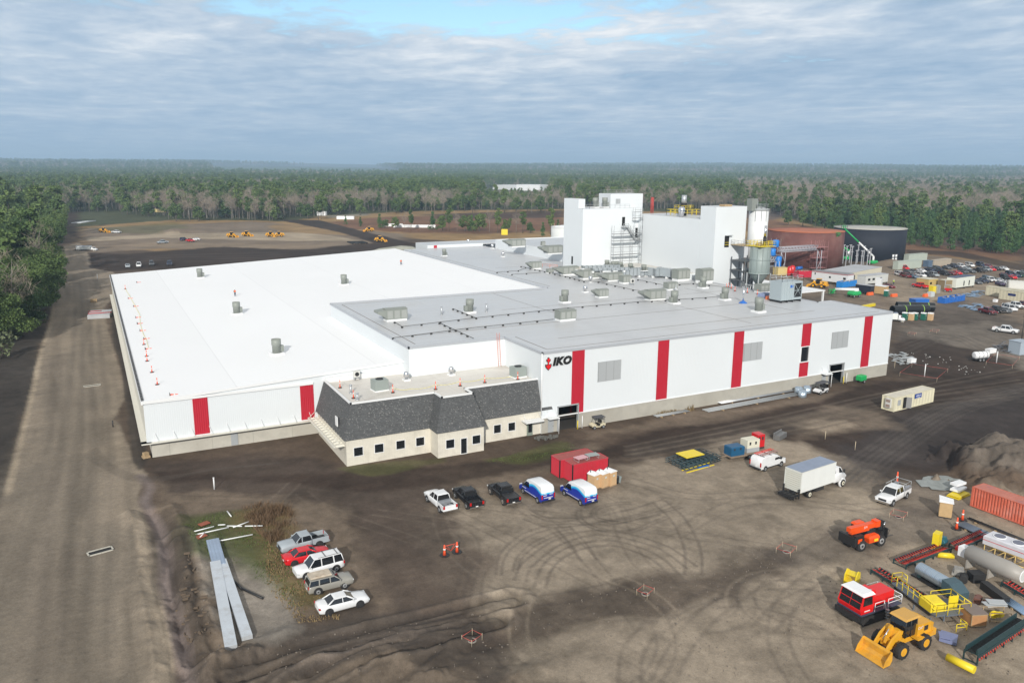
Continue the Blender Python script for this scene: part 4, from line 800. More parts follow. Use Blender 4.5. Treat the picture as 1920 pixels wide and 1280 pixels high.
for i, p in enumerate(((1362, 540), (1366, 539), (1371, 541), (1378, 546), (1401, 549))): dup(cone, P3(p, RZ), 0, ORD[i]+' orange warning post from the left at the foot of the stair tower', 'orange warning posts by the stair tower')
cone.location = P3((1420, 552), RZ); cone['label'] = 'orange warning post alone on the grey roof beside the grey silo legs'
tape_m = mat('yellow tape', (.75, .65, .05), .5)
def tape(pts, zf, label, sag=.25, hh=.75):
    m = MB(); Q = []
    for a, b_ in zip(pts[:-1], pts[1:]):
        A = Vector(P3(a, zf(a)))+Vector((0, 0, hh)); B = Vector(P3(b_, zf(b_)))+Vector((0, 0, hh))
        for k in range(6): t_ = k/6; q = A.lerp(B, t_); q.z -= sag*4*t_*(1-t_); Q.append(q)
    m.tube(Q, .03, 4); tag(m.build('warning_tape', tape_m), label, 'tape')
C4 = lambda *pp: [(560+x/3.31, 600+y/3.31) for x, y in pp]
tape(C4((585,450),(700,455),(850,430),(1002,408),(1155,388),(1360,368)), lambda p: 8.5, 'yellow warning tape strung between posts along the office roof front'); tape([(235,542),(243,555),(253,573),(262,590),(263,607),(268,625),(276,641),(279,655)], roofz, 'yellow warning tape lying along the left edge of the white roof', .1, .15)
# safety barriers on the grey roof
m = MB(); rail(m, [tuple(P3((1017, 501), RZ)[:2]), tuple(P3((1045, 504), RZ)[:2])], RZ, 1.1, .05, 2); tag(m.build('safety_barrier', mat('barrier orange', (.7, .2, .1), .5)), 'orange safety barrier rails beside the small hooded air handler', 'barrier')
# ---------------------------------------------------------------- vehicles
carbody = paint('car body', (.75, .76, .77), .22, .06)
trim_dark = mat('dark trim', (.03, .03, .032), .5)
def cpaint(name, c, dirty=.12): return paint(name, c, .25, dirty)
COL = dict(white=cpaint('white car paint', (.76,.77,.78)), black=cpaint('black car paint', (.012,.013,.016)), silver=cpaint('silver car paint', (.36,.40,.43)), red=cpaint('red car paint', (.62,.012,.02)),
    maroon=cpaint('maroon car paint', (.16,.012,.02)), navy=cpaint('navy car paint', (.02,.035,.08)), grey=cpaint('grey car paint', (.10,.11,.12)), pewter=cpaint('pewter car paint', (.30,.29,.26)), blue=cpaint('blue grey car paint', (.10,.15,.22)), green=cpaint('dark green car paint', (.02,.06,.045)), purple=cpaint('purple car paint', (.07,.04,.10)))
def wheel(par, x, y, r, wd, rim=steel, rr_=.6, name='wheel'):
    s = 1 if y > 0 else -1
    o = MB().cyl((x, y-s*wd, r), (x, y, r), r, n=18).cyl((x, y, r), (x, y+s*.015, r), r*.93, r*.80, n=18, cap=True).build('tyre', rubber)
    w_ = MB().cyl((x, y+s*.002, r), (x, y+s*.03, r), r*rr_, r*rr_*.9, n=14).build(name, rim, par)
    o.parent = w_; MB().cyl((x, y+s*.03, r), (x, y+s*.045, r), r*rr_*.35, n=8).build('hub', trim_dark, w_); return w_
def body_ring(w, zb, zs, crown=.04):
    return [(-w*.90, zb), (-w, zb+.14), (-w, zs-.16), (-w*.93, zs-.02), (-w*.45, zs+crown), (w*.45, zs+crown), (w*.93, zs-.02), (w, zs-.16), (w, zb+.14), (w*.90, zb)]
def shell(par, st, m_=carbody, name='body'):
    mb = MB(); mb.loft([[(x, y, z) for y, z in body_ring(w, zb, zs, c)] for x, w, zb, zs, c in st], 0, True); return mb.build(name, m_, par)
def house(par, base, top, zb, zt, wb, wt, pillars=(), roof=True, m_=carbody, rp=.05):
    """glass house: base=(x rear, x front), top=(x rear, x front)"""
    (r0, f0), (r1, f1) = base, top
    g = MB(); g.loft([[(r0, -wb, zb), (f0, -wb, zb), (f0, wb, zb), (r0, wb, zb)], [(r1, -wt, zt), (f1, -wt, zt), (f1, wt, zt), (r1, wt, zt)]]); g.build('windows', dark_glass, par)
    q = MB()
    q.loft([[(r1-.04, -wt-.02, zt-.04), (f1+.06, -wt-.02, zt-.04), (f1+.06, wt+.02, zt-.04), (r1-.04, wt+.02, zt-.04)], [(r1+.02, -wt, zt+.02), (f1-.02, -wt, zt+.02), (f1-.02, wt, zt+.02), (r1+.02, wt, zt+.02)], [(r1+.2, -wt*.7, zt+.05), (f1-.25, -wt*.7, zt+.05), (f1-.25, wt*.7, zt+.05), (r1+.2, wt*.7, zt+.05)]], 0, False)
    for s in (-1, 1):
        for a, b in (((r0, s*wb, zb), (r1, s*wt, zt)), ((f0, s*wb, zb), (f1, s*wt, zt))): q.cyl(a, b, rp, n=6)
        for xb, xt, wd in pillars: q.loft([[(xb-wd, s*(wb-.03), zb-.02), (xb+wd, s*(wb-.03), zb-.02), (xb+wd, s*(wb+.015), zb-.02), (xb-wd, s*(wb+.015), zb-.02)], [(xt-wd, s*(wt-.03), zt), (xt+wd, s*(wt-.03), zt), (xt+wd, s*(wt+.015), zt), (xt-wd, s*(wt+.015), zt)]])
    q.build('roof', m_, par)
def lights(par, L, w, zh, zt, tail=.42, tallz=.14):
    for s in (-1, 1):
        MB().cbox((L/2-.10, s*(w-.22), zh), (.16, .40, .15)).build('headlight', lamp_clear, par)
        MB().cbox((-L/2+.05, s*(w-.14), zt), (.14, .24, tallz*2)).build('tail_light', lamp_red, par)
    MB().cbox((-L/2-.01, 0, .62), (.03, .32, .16)).build('number_plate', plate, par)
def arches(par, xs, w, r):
    for x in xs:
        for s in (-1, 1): MB().cyl((x, s*(w-.3), r+.04), (x, s*(w+.006), r+.04), r+.09, n=18).build('wheel_arch', trim_dark, par)
def mirrors(par, x, w, z):
    for s in (-1, 1): MB().cbox((x, s*(w+.09), z), (.12, .20, .16)).build('mirror', carbody, par)
def sedan(rim=trim_dark):
    t = thing('parked_car', '', 'car'); L, w = 5.0, .94
    shell(t, [(-2.5,.70,.45,.85,.0),(-2.44,.80,.32,.98,.02),(-2.1,.90,.24,1.04,.03),(-1.3,.94,.22,1.0,.04),(0,.94,.22,.98,.03),(1.0,.94,.22,.98,.04),(1.9,.92,.24,.88,.05),(2.34,.88,.26,.80,.04),(2.5,.78,.32,.70,.01)])
    house(t, (-1.75, 1.15), (-.95, .30), .95, 1.42, .82, .60, [(-.15,-.15,.03)], rp=.075)
    arches(t, (-1.55, 1.5), w, .34); [wheel(t, x, s*(w+.012), .345, .22, rim) for x in (-1.55, 1.5) for s in (-1, 1)]; lights(t, L, w, .66, .86, tallz=.07); mirrors(t, .85, .86, 1.02); return t
def suv(L=4.9, w=.94, H_=1.75, long=False):
    t = thing('parked_car', '', 'suv')
    h = L/2; shell(t, [(-h,.84,.42,.95,.0),(-h+.06,.90,.34,1.10,.0),(-h+.4,w,.30,1.13,0),(0,w,.30,1.10,0),(h-1.5,w,.30,1.10,.03),(h-.7,.92,.32,1.05,.05),(h-.14,.89,.36,1.0,.04),(h,.84,.42,.90,0)])
    house(t, (-h+.06, h-1.25), (-h+.28, h-1.95), 1.08, H_, .86, .70, [(-h+1.1,-h+1.15,.06),(-.1,-.1,.05)])
    arches(t, (-h+.95, h-.98), w, .38); [wheel(t, x, s*(w+.012), .385, .25) for x in (-h+.95, h-.98) for s in (-1, 1)]; lights(t, L, w, .82, .95); mirrors(t, h-1.45, .9, 1.15); return t
def pickup(L=5.85, w=1.0, H_=1.9, cover=False, rim=steel, wr=.41):
    t = thing('parked_pickup', '', 'pickup'); h = L/2; cb = -h+1.9
    shell(t, [(cb,w,.42,1.22,0),(cb+.4,w,.42,1.22,0),(h-1.9,w,.42,1.20,0),(h-1.6,w,.42,1.20,.04),(h-.6,.97,.42,1.16,.06),(h-.1,.95,.46,1.12,.04),(h,.91,.5,1.02,0)])
    m = MB(); m.box(-h+.05, cb, -w, -w+.11, .55, 1.22); m.box(-h+.05, cb, w-.11, w, .55, 1.22); m.box(-h, -h+.09, -w+.02, w-.02, .55, 1.20); m.box(-h+.09, cb, -w+.11, w-.11, .55, .66); m.build('bed', carbody, t)
    MB().box(-h+.1, cb-.01, -w+.12, w-.12, .665, .70 if not cover else 1.19).build('bed_cover' if cover else 'bed_liner', trim_dark, t)
    house(t, (cb+.02, h-1.55), (cb+.16, h-2.25), 1.18, H_, .90, .74, [(cb+1.15,cb+1.12,.05)])
    MB().box(-h-.12, -h+.02, -w+.05, w-.05, .45, .62).build('rear_bumper', chrome, t); MB().box(h-.06, h+.08, -w+.1, w-.1, .45, .68).build('front_bumper', chrome, t); MB().box(h-.05, h+.03, -.5, .5, .72, 1.0).build('grille', trim_dark, t)
    arches(t, (-h+1.15, h-1.0), w, wr); [wheel(t, x, s*(w+.012), wr, .27, rim) for x in (-h+1.15, h-1.0) for s in (-1, 1)]; lights(t, L, w, .95, 1.0, tallz=.2); mirrors(t, h-1.75, .98, 1.3); return t
def van_body(t, L, w, H_, mats_):
    h = L/2; P = [(-h,.42),(-h,1.2),(-h+.08,H_-.25),(-h+.35,H_-.02),(-h+1.5,H_+.05),(h-2.6,H_+.03),(h-1.95,H_-.10),(h-.95,1.32),(h-.15,1.02),(h,.80),(h,.42)]
    cx, cz = 0, 1.2; rings = []
    for y, k in ((-w, .965), (-w+.03, .985), (-w+.16, 1.0), (w-.16, 1.0), (w-.03, .985), (w, .965)):
        rings.append([(cx+(x-cx)*k, y*(1-.09*max(0, (z-1.1))/1.5), cz+(z-cz)*k if z > 1 else z) for x, z in P])
    mb = MB(); mb.loft(rings, 0, True); o = mb.build('body', mats_, t)
    ws = MB(); ws.quad((h-1.86, -w*.80, H_-.16), (h-1.0, -w*.88, 1.34), (h-1.0, w*.88, 1.34), (h-1.86, w*.80, H_-.16)); ws.cbox((0,0,-5), (.01,.01,.01)); 
    g = MB(); g.loft([[(h-1.93, -w*.80, H_-.17), (h-1.0, -w*.90, 1.37), (h-1.0, w*.90, 1.37), (h-1.93, w*.80, H_-.17)], [(h-1.88, -w*.80, H_-.10), (h-.93, -w*.90, 1.42), (h-.93, w*.90, 1.42), (h-1.88, w*.80, H_-.10)]]); g.build('windscreen', dark_glass, t)
    for s in (-1, 1):
        y1, y0 = s*(w+.012), s*(w*.93+.02); g = MB(); g.loft([[(h-2.55, y1-s*.05, 1.30), (h-1.05, y1-s*.05, 1.30), (h-1.75, y0-s*.05, H_-.42), (h-2.45, y0-s*.05, H_-.42)], [(h-2.55, y1-s*.008, 1.30), (h-1.05, y1-s*.008, 1.30), (h-1.75, y0+s*.005, H_-.42), (h-2.45, y0+s*.005, H_-.42)]]); g.build('side_window', dark_glass, t)
        MB().cbox((h-.12, s*(w-.22), 1.0), (.16, .36, .22)).build('headlight', lamp_clear, t); MB().cbox((-h+.02, s*(w-.08), 1.15), (.10, .16, .62)).build('tail_light', lamp_red, t); MB().cbox((h-1.35, s*(w+.14), 1.45), (.12, .24, .34)).build('mirror', trim_dark, t)
    MB().box(-h-.10, -h+.05, -w+.02, w-.02, .42, .62).build('rear_bumper', trim_dark, t); MB().cbox((-h-.03, -.2, .78), (.05, .34, .16)).build('number_plate', plate, t)
    MB().box(h-.05, h+.06, -w+.06, w-.06, .42, .7).build('front_bumper', trim_dark, t); MB().box(-h+1.5, h-1.5, -w-.01, w+.01, .40, .55).build('sill', trim_dark, t)
    arches(t, (-h+1.05, h-1.0), w, .36); [wheel(t, x, s*(w+.012), .36, .24) for x in (-h+1.05, h-1.0) for s in (-1, 1)]; return t
def place(t, rear, front, side, z0=None, up=0.0, track=.95):
    """stand a vehicle on its surveyed near wheels; side=+1 when its left flank faces the camera"""
    a, b = G(*rear), G(*front); hdg = math.atan2(b[1]-a[1], b[0]-a[0]); mx, my = (a[0]+b[0])/2, (a[1]+b[1])/2
    n = (math.sin(hdg)*side, -math.cos(hdg)*side)
    x, y = mx+n[0]*track, my+n[1]*track; t.location = (x, y, gz(x, y)+up); t.rotation_euler = (0, 0, hdg); return hdg
def recolor(t, m_):
    for c in t.children_recursive:
        for sl in c.material_slots:
            if sl.material and sl.material.name == 'car body': sl.link = 'OBJECT'; sl.material = m_
def fresh(t, label, cat, name, colr, group=None):
    t.name = name; t['label'] = label; t['category'] = cat; recolor(t, COL[colr])
    if group: t['group'] = group
    return t
gcar = 'cars parked beside the patch of weeds'
PS = sedan(); fresh(PS, 'white sedan with black wheels, nearest of the five cars by the weeds', 'car', 'parked_car', 'white', gcar); place(PS, (618,1154), (677,1138), -1)
PV = suv(4.65, .88, 1.62); fresh(PV, 'pewter grey older SUV carrying a stained mattress on its roof', 'suv', 'parked_suv', 'pewter', gcar); place(PV, (597,1117), (648.5,1104), -1)
m = MB(); m.loft([[(-2.0,-.62,1.70),(.1,-.62,1.70),(.1,.62,1.70),(-2.0,.62,1.70)],[(-2.05,-.68,1.80),(.15,-.68,1.80),(.15,.68,1.80),(-2.05,.68,1.80)],[(-2.0,-.62,1.92),(.1,-.62,1.92),(.1,.62,1.92),(-2.0,.62,1.92)]]); mt = m.build('mattress', mat('stained cream cloth', (.50,.43,.34), .9, var=.2, vscale=2, dirt=((.25,.16,.08), .8, 1.5)))
mt.location = PV.location; mt.rotation_euler = PV.rotation_euler; tag(mt, 'stained cream mattress tied on the pewter SUV roof', 'mattress')
PB = suv(5.1, .98, 1.9); fresh(PB, 'large white SUV with roof rails facing the haul road', 'suv', 'parked_suv', 'white', gcar); place(PB, (631,1072), (575.4,1087), 1)
m = MB(); [m.box(-1.9+k, -1.85+k, -.72, .72, 1.98, 2.03) for k in (0, 1.3)]; m.tube([(-2.2,-.66,1.97),(.2,-.66,1.97)], .025); m.tube([(-2.2,.66,1.97),(.2,.66,1.97)], .025); m.build('roof_rack', trim_dark, PB)
PC = dup(PS, (0,0,0), 0, 'red coupe squeezed between the silver pickup and the large white SUV', gcar); recs = [c for c in PC.children_recursive]
for c in recs:
    for sl in c.material_slots:
        if sl.material and sl.material.name in ('car body', 'white car paint'): sl.link = 'OBJECT'; sl.material = COL['red']
place(PC, (553,1062), (606,1049), -1)
PP = pickup(5.4, .95, 1.78, False, trim_dark, .39); fresh(PP, 'silver pickup with black open bed at the top of the five cars by the weeds', 'pickup', 'parked_pickup', 'silver', gcar); place(PP, (606,1025), (541.6,1041), 1)
gy = 'trucks and vans parked in a row before the office'
PW = pickup(5.85, 1.0, 1.9); fresh(PW, 'white pickup with tools in its bed at the left end of the parked row', 'pickup', 'parked_pickup', 'white', gy); place(PW, (826,962), (800.4,940), 1)
m = MB(); m.cbox((-1.6,.2,.85), (1.2,.3,.2), .3); m.cbox((-2.2,-.3,.82), (.5,.6,.25), .5); m.cbox((-1.15,0,1.0), (.45,1.7,.5)); m.build('toolbox', mat('dull steel box', (.3,.32,.34), .5, .3), PW)
PK = dup(PW, (0,0,0), 0, 'black pickup with open bed, second in the parked row', gy)
for c in list(PK.children):
    if c.name.startswith('toolbox'): bpy.data.objects.remove(c)
for c in PK.children_recursive:
    for sl in c.material_slots:
        if sl.material and sl.material.name == 'white car paint': sl.link = 'OBJECT'; sl.material = COL['black']
place(PK, (876.5,955.6), (852.5,932.7), 1)
PL = pickup(5.85, 1.02, 2.0, True, mat('dusty wheel', (.30,.27,.24), .8), .46); fresh(PL, 'lifted black pickup with covered bed and muddy wheels, third in the parked row', 'pickup', 'parked_pickup', 'black', gy); place(PL, (946,950), (918,926.5), 1, up=.08)
# wrapped company vans
wrap = bpy.data.materials.new('blue and white van wrap'); wrap.use_nodes = True; t = wrap.node_tree; b = t.nodes['Principled BSDF']; b.inputs['Roughness'].default_value = .3
tn = t.nodes.new; lk = t.links.new; tcx = tn('ShaderNodeTexCoord'); sp_ = tn('ShaderNodeSeparateXYZ'); lk(tcx.outputs['Object'], sp_.inputs[0])
def mth(op, a, b_=None, c=None):
    n = tn('ShaderNodeMath'); n.operation = op
    for i, v in enumerate((a, b_, c)):
        if v is None: continue
        if isinstance(v, (int, float)): n.inputs[i].default_value = v
        else: lk(v, n.inputs[i])
    return n.outputs[0]
swoop = mth('MULTIPLY', mth('SINE', mth('MULTIPLY_ADD', sp_.outputs[0], 1.25, 2.6)), .30)
edge = mth('MULTIPLY_ADD', mth('GREATER_THAN', sp_.outputs[0], -2.78), swoop, 0)
f1 = mth('SUBTRACT', sp_.outputs[2], edge); rp_ = tn('ShaderNodeValToRGB'); lk(mth('MULTIPLY', f1, .4), rp_.inputs[0]); e = rp_.color_ramp.elements; rp_.color_ramp.interpolation = 'CONSTANT'
e[0].position = 0; e[0].color = (.018,.04,.33,1); e[1].position = .60; e[1].color = (.012,.22,.62,1); k = e.new(.655); k.color = (.06,.50,.78,1); k = e.new(.735); k.color = (.76,.78,.80,1)
lk(rp_.outputs[0], b.inputs['Base Color'])
def script_line(par, s, size, loc, rot, m_=trim_white, **k): return sign_text(s, size, m_, par, loc, rot, **k)
def wrapvan(label):
    t = thing('parked_van', label, 'van', (0,0,0), 0, gy); van_body(t, 5.6, 1.0, 2.45, wrap); B = (math.radians(90), 0, math.radians(-90)); S = (math.radians(90), 0, math.radians(180))
    script_line(t, 'cft', .52, (.62, .995, 1.92), S, mat('navy lettering', (.02,.03,.16), .4), thick=.01, font_shear=.1)
    for i, (y, z, wd) in enumerate(((.5,1.55,.42),(.5,1.30,.5),(-.42,1.62,.45),(-.42,1.38,.5),(0,.98,1.3))): MB().box(-2.835, -2.805, y-wd/2, y+wd/2, z-.035, z+.035).build('lettering_line', trim_white, t)
    MB().box(-2.80, -2.77, -.45, .45, 1.86, 1.93).build('lettering_line', trim_white, t)
    MB().box(1.0, 1.9, .99, 1.025, 1.0, 1.06).build('lettering_line', trim_white, t); MB().box(-1.5, 1.3, .99, 1.025, .66, .71).build('lettering_line', trim_white, t); return t
V1 = wrapvan('blue and white wrapped van, fourth in the parked row, beside the lifted black pickup'); place(V1, (1008,943), (981,925), 1)
V2 = dup(V1, (0,0,0), 0, 'blue and white wrapped van at the right end of the row, beside the red containers', gy); place(V2, (1090,947.7), (1057,928), 1)
V3 = thing('parked_van', 'plain white cargo van with red ladders on its roof rack', 'van'); van_body(V3, 5.6, 1.0, 2.1, COL['white']); place(V3, (1432,884.4), (1466,873.5), -1)
def flat_ladder(y, colr, nm, lab):
    m = MB(); m.box(-2.3, 1.5, y-.24, y-.18, 2.28, 2.36); m.box(-2.3, 1.5, y+.18, y+.24, 2.28, 2.36); [m.box(-2.2+k*.3, -2.14+k*.3, y-.18, y+.18, 2.30, 2.34) for k in range(12)]; o = m.build('ladder', colr); o.location = V3.location; o.rotation_euler = V3.rotation_euler; tag(o, lab, 'ladder')
flat_ladder(.5, mat('ladder red', (.65,.08,.06), .5), 'ladder', 'bright red ladder on the far side of the white van roof'); flat_ladder(-.35, mat('ladder brown', (.33,.20,.18), .5), 'ladder', 'brown ladder on the near side of the white van roof')
m = MB(); [m.box(-2.0+k*1.5, -1.94+k*1.5, -.85, .85, 2.16, 2.24) for k in range(3)]; m.build('roof_rack', trim_dark, V3)
# box truck
BT = thing('box_truck', 'large white box truck with tail lift parked in the yard', 'truck'); wb = COL['white']
m = MB(); m.box(-5.0, 2.2, -1.28, 1.28, 1.15, 3.95); m.build('cargo_box', mat('white box panel', (.74,.76,.74), .45, var=.03, vscale=.5, seams=(1.2, 50, .93, .02)), BT)
MB().box(-4.97, 2.17, -1.25, 1.25, 3.96, 4.0).build('box_roof', mat('blue grey roof sheet', (.28,.33,.43), .4, .3, var=.1, vscale=.6, seams=(.6,50,.88,.03)), BT)
m = MB(); m.box(-5.05, -4.98, -1.3, 1.3, 3.75, 3.98); m.box(-5.05, -4.98, -1.3, -1.15, 1.15, 3.8); m.box(-5.05, -4.98, 1.15, 1.3, 1.15, 3.8); m.box(-5.02, 2.22, -1.30, -1.26, 3.86, 3.98); m.box(-5.02, 2.22, 1.26, 1.30, 3.86, 3.98); m.build('box_frame', mat('pale frame', (.66,.67,.62), .5), BT)
MB().box(-5.03, -4.99, -1.14, 1.14, 1.2, 3.72).build('roll_door', mat('cream roll door', (.60,.60,.53), .55, ribs=('Z', .28, .6)), BT)
m = MB(); m.box(-5.0, 4.2, -.45, .45, .75, 1.1); m.box(-1.5, .2, -1.1, 1.1, .5, .95); m.build('chassis', trim_dark, BT)
m = MB(); m.box(-6.2, -5.1, -1.2, 1.2, .75, .85); m.box(-6.25, -6.15, -1.25, 1.25, .45, .8); [m.box(-5.3, -5.05, s*1.2-.06, s*1.2+.06, .4, 1.7) for s in (-1, 1)]; [m.box(-6.2, -5.1, y, y+.08, .85, .92) for y in (-1.1,-.5,.1,.7)]; m.build('tail_lift', black, BT)
shell(BT, [(2.4,1.1,.9,2.1,0),(2.5,1.15,.8,2.2,0),(3.9,1.15,.8,2.1,.05),(4.2,1.05,.8,1.85,.12),(5.0,.95,.75,1.65,.15),(5.35,.8,.7,1.4,.1)], wb, 'cab'); house(BT, (2.42, 4.2), (2.5, 3.65), 2.05, 2.85, 1.08, .95, [(3.0,3.0,.35)], m_=wb)
for x in (-2.9, 4.25):
    for s in (-1, 1):
        wheel(BT, x, s*1.24, .5, .3, mat('cream wheel', (.66,.63,.50), .5), .62)
        if x > 0: MB().cyl((x, s*.85, .52), (x, s*1.16, .52), .66, n=18).build('fender', wb, BT)
for s in (-1, 1): MB().cbox((3.95, s*1.4, 2.4), (.12,.18,.5)).build('mirror', trim_dark, BT); MB().cbox((5.25, s*.75, 1.25), (.15,.25,.25)).build('headlight', lamp_clear, BT)
place(BT, (1512,935), (1574.6,913.3), -1, track=1.24)
PR = pickup(6.0, 1.02, 1.95); fresh(PR, 'white pickup with ladder rack and side boxes facing the camera in the yard', 'pickup', 'parked_pickup', 'white'); place(PR, (1701.5,933), (1672.5,949.5), 1)
m = MB(); m.box(-2.9,-1.2,-1.0,-.62,1.22,1.55); m.box(-2.9,-1.2,.62,1.0,1.22,1.55); m.build('side_box', mat('grey side box', (.3,.31,.33), .4, .3), PR)
m = MB(); [m.tube([(x,-.95,1.5),(x,-.95,2.15),(x,.95,2.15),(x,.95,1.5)], .035) for x in (-2.8,-1.3)]; [m.tube([(-2.9,y,2.15),(.4,y,2.15)], .035) for y in (-.9,.9)]; m.build('ladder_rack', steel_dull, PR)
FW_ = dup(PR, (0,0,0), 0, 'white pickup crossing the open dirt at the right edge'); [bpy.data.objects.remove(c) for c in list(FW_.children) if c.name.startswith(('side_box','ladder_rack'))]; place(FW_, (1867.8,622.7), (1898.8,626.6), -1)
# car park: prototypes are copied with their parts
def park(src, p, q, colr, label, group, side=-1, own='white car paint'):
    o = dup(src, (0,0,0), 0, label, group); o.name = src.name.split('.')[0]; a, b = G(*p), G(*q)
    hdg = math.atan2(b[1]-a[1], b[0]-a[0]); x, y = (a[0]+b[0])/2, (a[1]+b[1])/2; o.location = (x, y, gz(x, y)); o.rotation_euler = (0, 0, hdg)
    for c in o.children_recursive:
        for sl in c.material_slots:
            if sl.material and (sl.material.name.endswith('car paint') or sl.material.name == 'car body'): sl.link = 'OBJECT'; sl.material = COL[colr]
    return o
g1_, g2_, g3_ = 'cars in the far workers car park', 'cars in the right hand workers car park', 'pickups parked by the beige containers'
where = {g1_: 'far car park', g2_: 'right hand car park', g3_: 'row below the beige containers'}
lot1 = [(1695,505,'red','v'),(1687,517,'white','v'),(1698,520,'maroon','v'),(1712,521,'blue','s'),(1711,511,'black','s'),(1727,510,'white','s'),(1726,519,'white','v'),(1738,519,'black','p'),(1750,518,'silver','v'),(1744,509,'navy','p'),(1757,507,'grey','v'),(1771,516,'black','v'),(1784,515,'maroon','s'),(1794,514,'red','s'),(1775,504,'grey','s'),(1787,502,'navy','p'),(1805,512,'grey','v'),(1800,502,'white','p'),(1820,511,'grey','s'),(1818,500,'white','v'),(1836,510,'black','p'),(1848,508,'silver','p'),(1838,499,'navy','v'),(1858,507,'red','s'),(1853,501,'maroon','s'),(1868,506,'black','s'),(1882,506,'white','s'),(1703,512,'grey','s'),(1764,512,'navy','v'),(1812,506,'silver','s')]
lot2 = [(1832,532,'grey','s'),(1842,530,'navy','p'),(1856,528,'white','p'),(1850,526,'blue','v'),(1864,527,'green','s'),(1874,529,'white','s'),(1884,524,'black','v'),(1898,522,'red','s'),(1882,518,'maroon','s'),(1893,517,'navy','v'),(1905,519,'navy','s'),(1914,519,'green','v'),(1875,535,'purple','s'),(1886,533,'white','s'),(1735,531,'navy','p'),(1918,513,'grey','s'),(1908,514,'white','s')]
lot3 = [(1852,588,'maroon','p'),(1868,585,'black','p'),(1882,585,'grey','s'),(1892,582,'white','v'),(1903,577,'white','p'),(1919,576,'maroon','p')]
SRC = dict(v=PB, s=PS, p=PR); KN = dict(v='SUV', s='sedan', p='pickup')
seen = {}
def ordn(i): return ['first','second','third','fourth','fifth','sixth','seventh','eighth','ninth'][i]
for lot, grp, dx, dy in ((lot1, g1_, 8, 1.6), (lot2, g2_, 8, 2.2), (lot3, g3_, 9, 2.2)):
    from collections import Counter
    tot = Counter((c, k) for _, _, c, k in lot); lot_s = sorted(lot); cnt = Counter()
    for x, y, c, k in lot_s:
        n = tot[(c, k)]; i = cnt[(c, k)]; cnt[(c, k)] += 1; cn = c.replace('blue', 'blue grey')
        lb = ('only %s %s in the %s' % (cn, KN[k], where[grp])) if n == 1 else ('%s %s, %s from the left of its kind in the %s' % (cn, KN[k], ordn(i), where[grp]))
        src = SRC[k] if k != 'p' else FW_
        park(src, (x-dx, y-dy), (x+dx, y+dy), c, lb, grp)
park(FW_, (1733,541), (1716,538), 'red', 'red company pickup beside the small yellow trailer', None); park(PS, (1660,538), (1673,540.5), 'maroon', 'maroon car by the plywood box and green toilet', None)
gf_ = 'trucks in the far earthworks'
for p, q, c, s, lb in (((211,437),(226,437.5),'white','p','white pickup far off beside the dirt embankment'), ((313,456),(297,457),'silver','p','silver pickup crossing the far earthworks'), ((341,451.5),(347,450.5),'navy','v','dark SUV beside the red truck in the far earthworks'), ((352,453),(362,454),'red','p','red pickup in the far earthworks'), ((371,450.5),(363,450.5),'white','s','white car right of the red truck in the far earthworks'),
                       ((239,499),(240,503),'silver','s','silver car at the left end of the four behind the warehouse'), ((261,498),(260,502),'white','v','white SUV second of the four behind the warehouse'), ((284,495),(285,499),'grey','v','grey SUV third of the four behind the warehouse'), ((318,495),(318,499),'navy','p','dark pickup fourth behind the warehouse, furthest right')):
    park(SRC[s] if s != 'p' else FW_, p, q, c, lb, gf_)
# golf buggies
def buggy(label, bodyc, six=False):
    t = thing('utility_buggy', label, 'buggy'); m = MB(); m.prof([(1.25,.45),(1.3,.7),(.75,.95),(.55,.9),(.5,.45)], -.55, .55); m.prof([(-1.25,.45),(-1.25,.85),(-.35,.85),(-.2,.45)], -.6, .6); m.box(-.3,.6,-.6,.6,.3,.42); m.build('body', bodyc, t)
    m = MB(); m.box(-.45,.0,-.5,.5,.5,.82); m.cbox((-.5,0,1.1), (.14,1.0,.6), ry=-.2); m.build('seat', black, t)
    if six: m = MB(); m.box(-1.3,-.85,-.5,.5,.85,1.0); m.cbox((-1.25,0,1.2), (.14,1.0,.5)); m.build('seat', black, t)
    MB().cbox((-.25,0,1.93), (2.3 if six else 1.9,1.3,.07)).build('canopy', mat('charcoal canopy', (.05,.05,.06), .6), t)
    [MB().tube([(x0,y,.8),(x1,y,1.92)], .03).build('roof_post', black, t) for x0,x1 in ((.75,.5),(-1.15,-1.05)) for y in (-.55,.55)]
    [wheel(t, x, s*.66, .29, .24) for x in (-.85,.88) for s in (-1,1)]; return t
b1 = buggy('beige golf buggy with dark canopy beside the left garage door', mat('beige plastic', (.62,.56,.40), .4)); place(b1, (1132.5,802.5), (1114.6,805.4), 1, track=.66)
b2 = buggy('white utility buggy with black canopy near the right garage door', COL['white'], True); place(b2, (1553,735.5), (1535,741), 1, track=.66); b2.scale = (1.3,1.15,1.1)
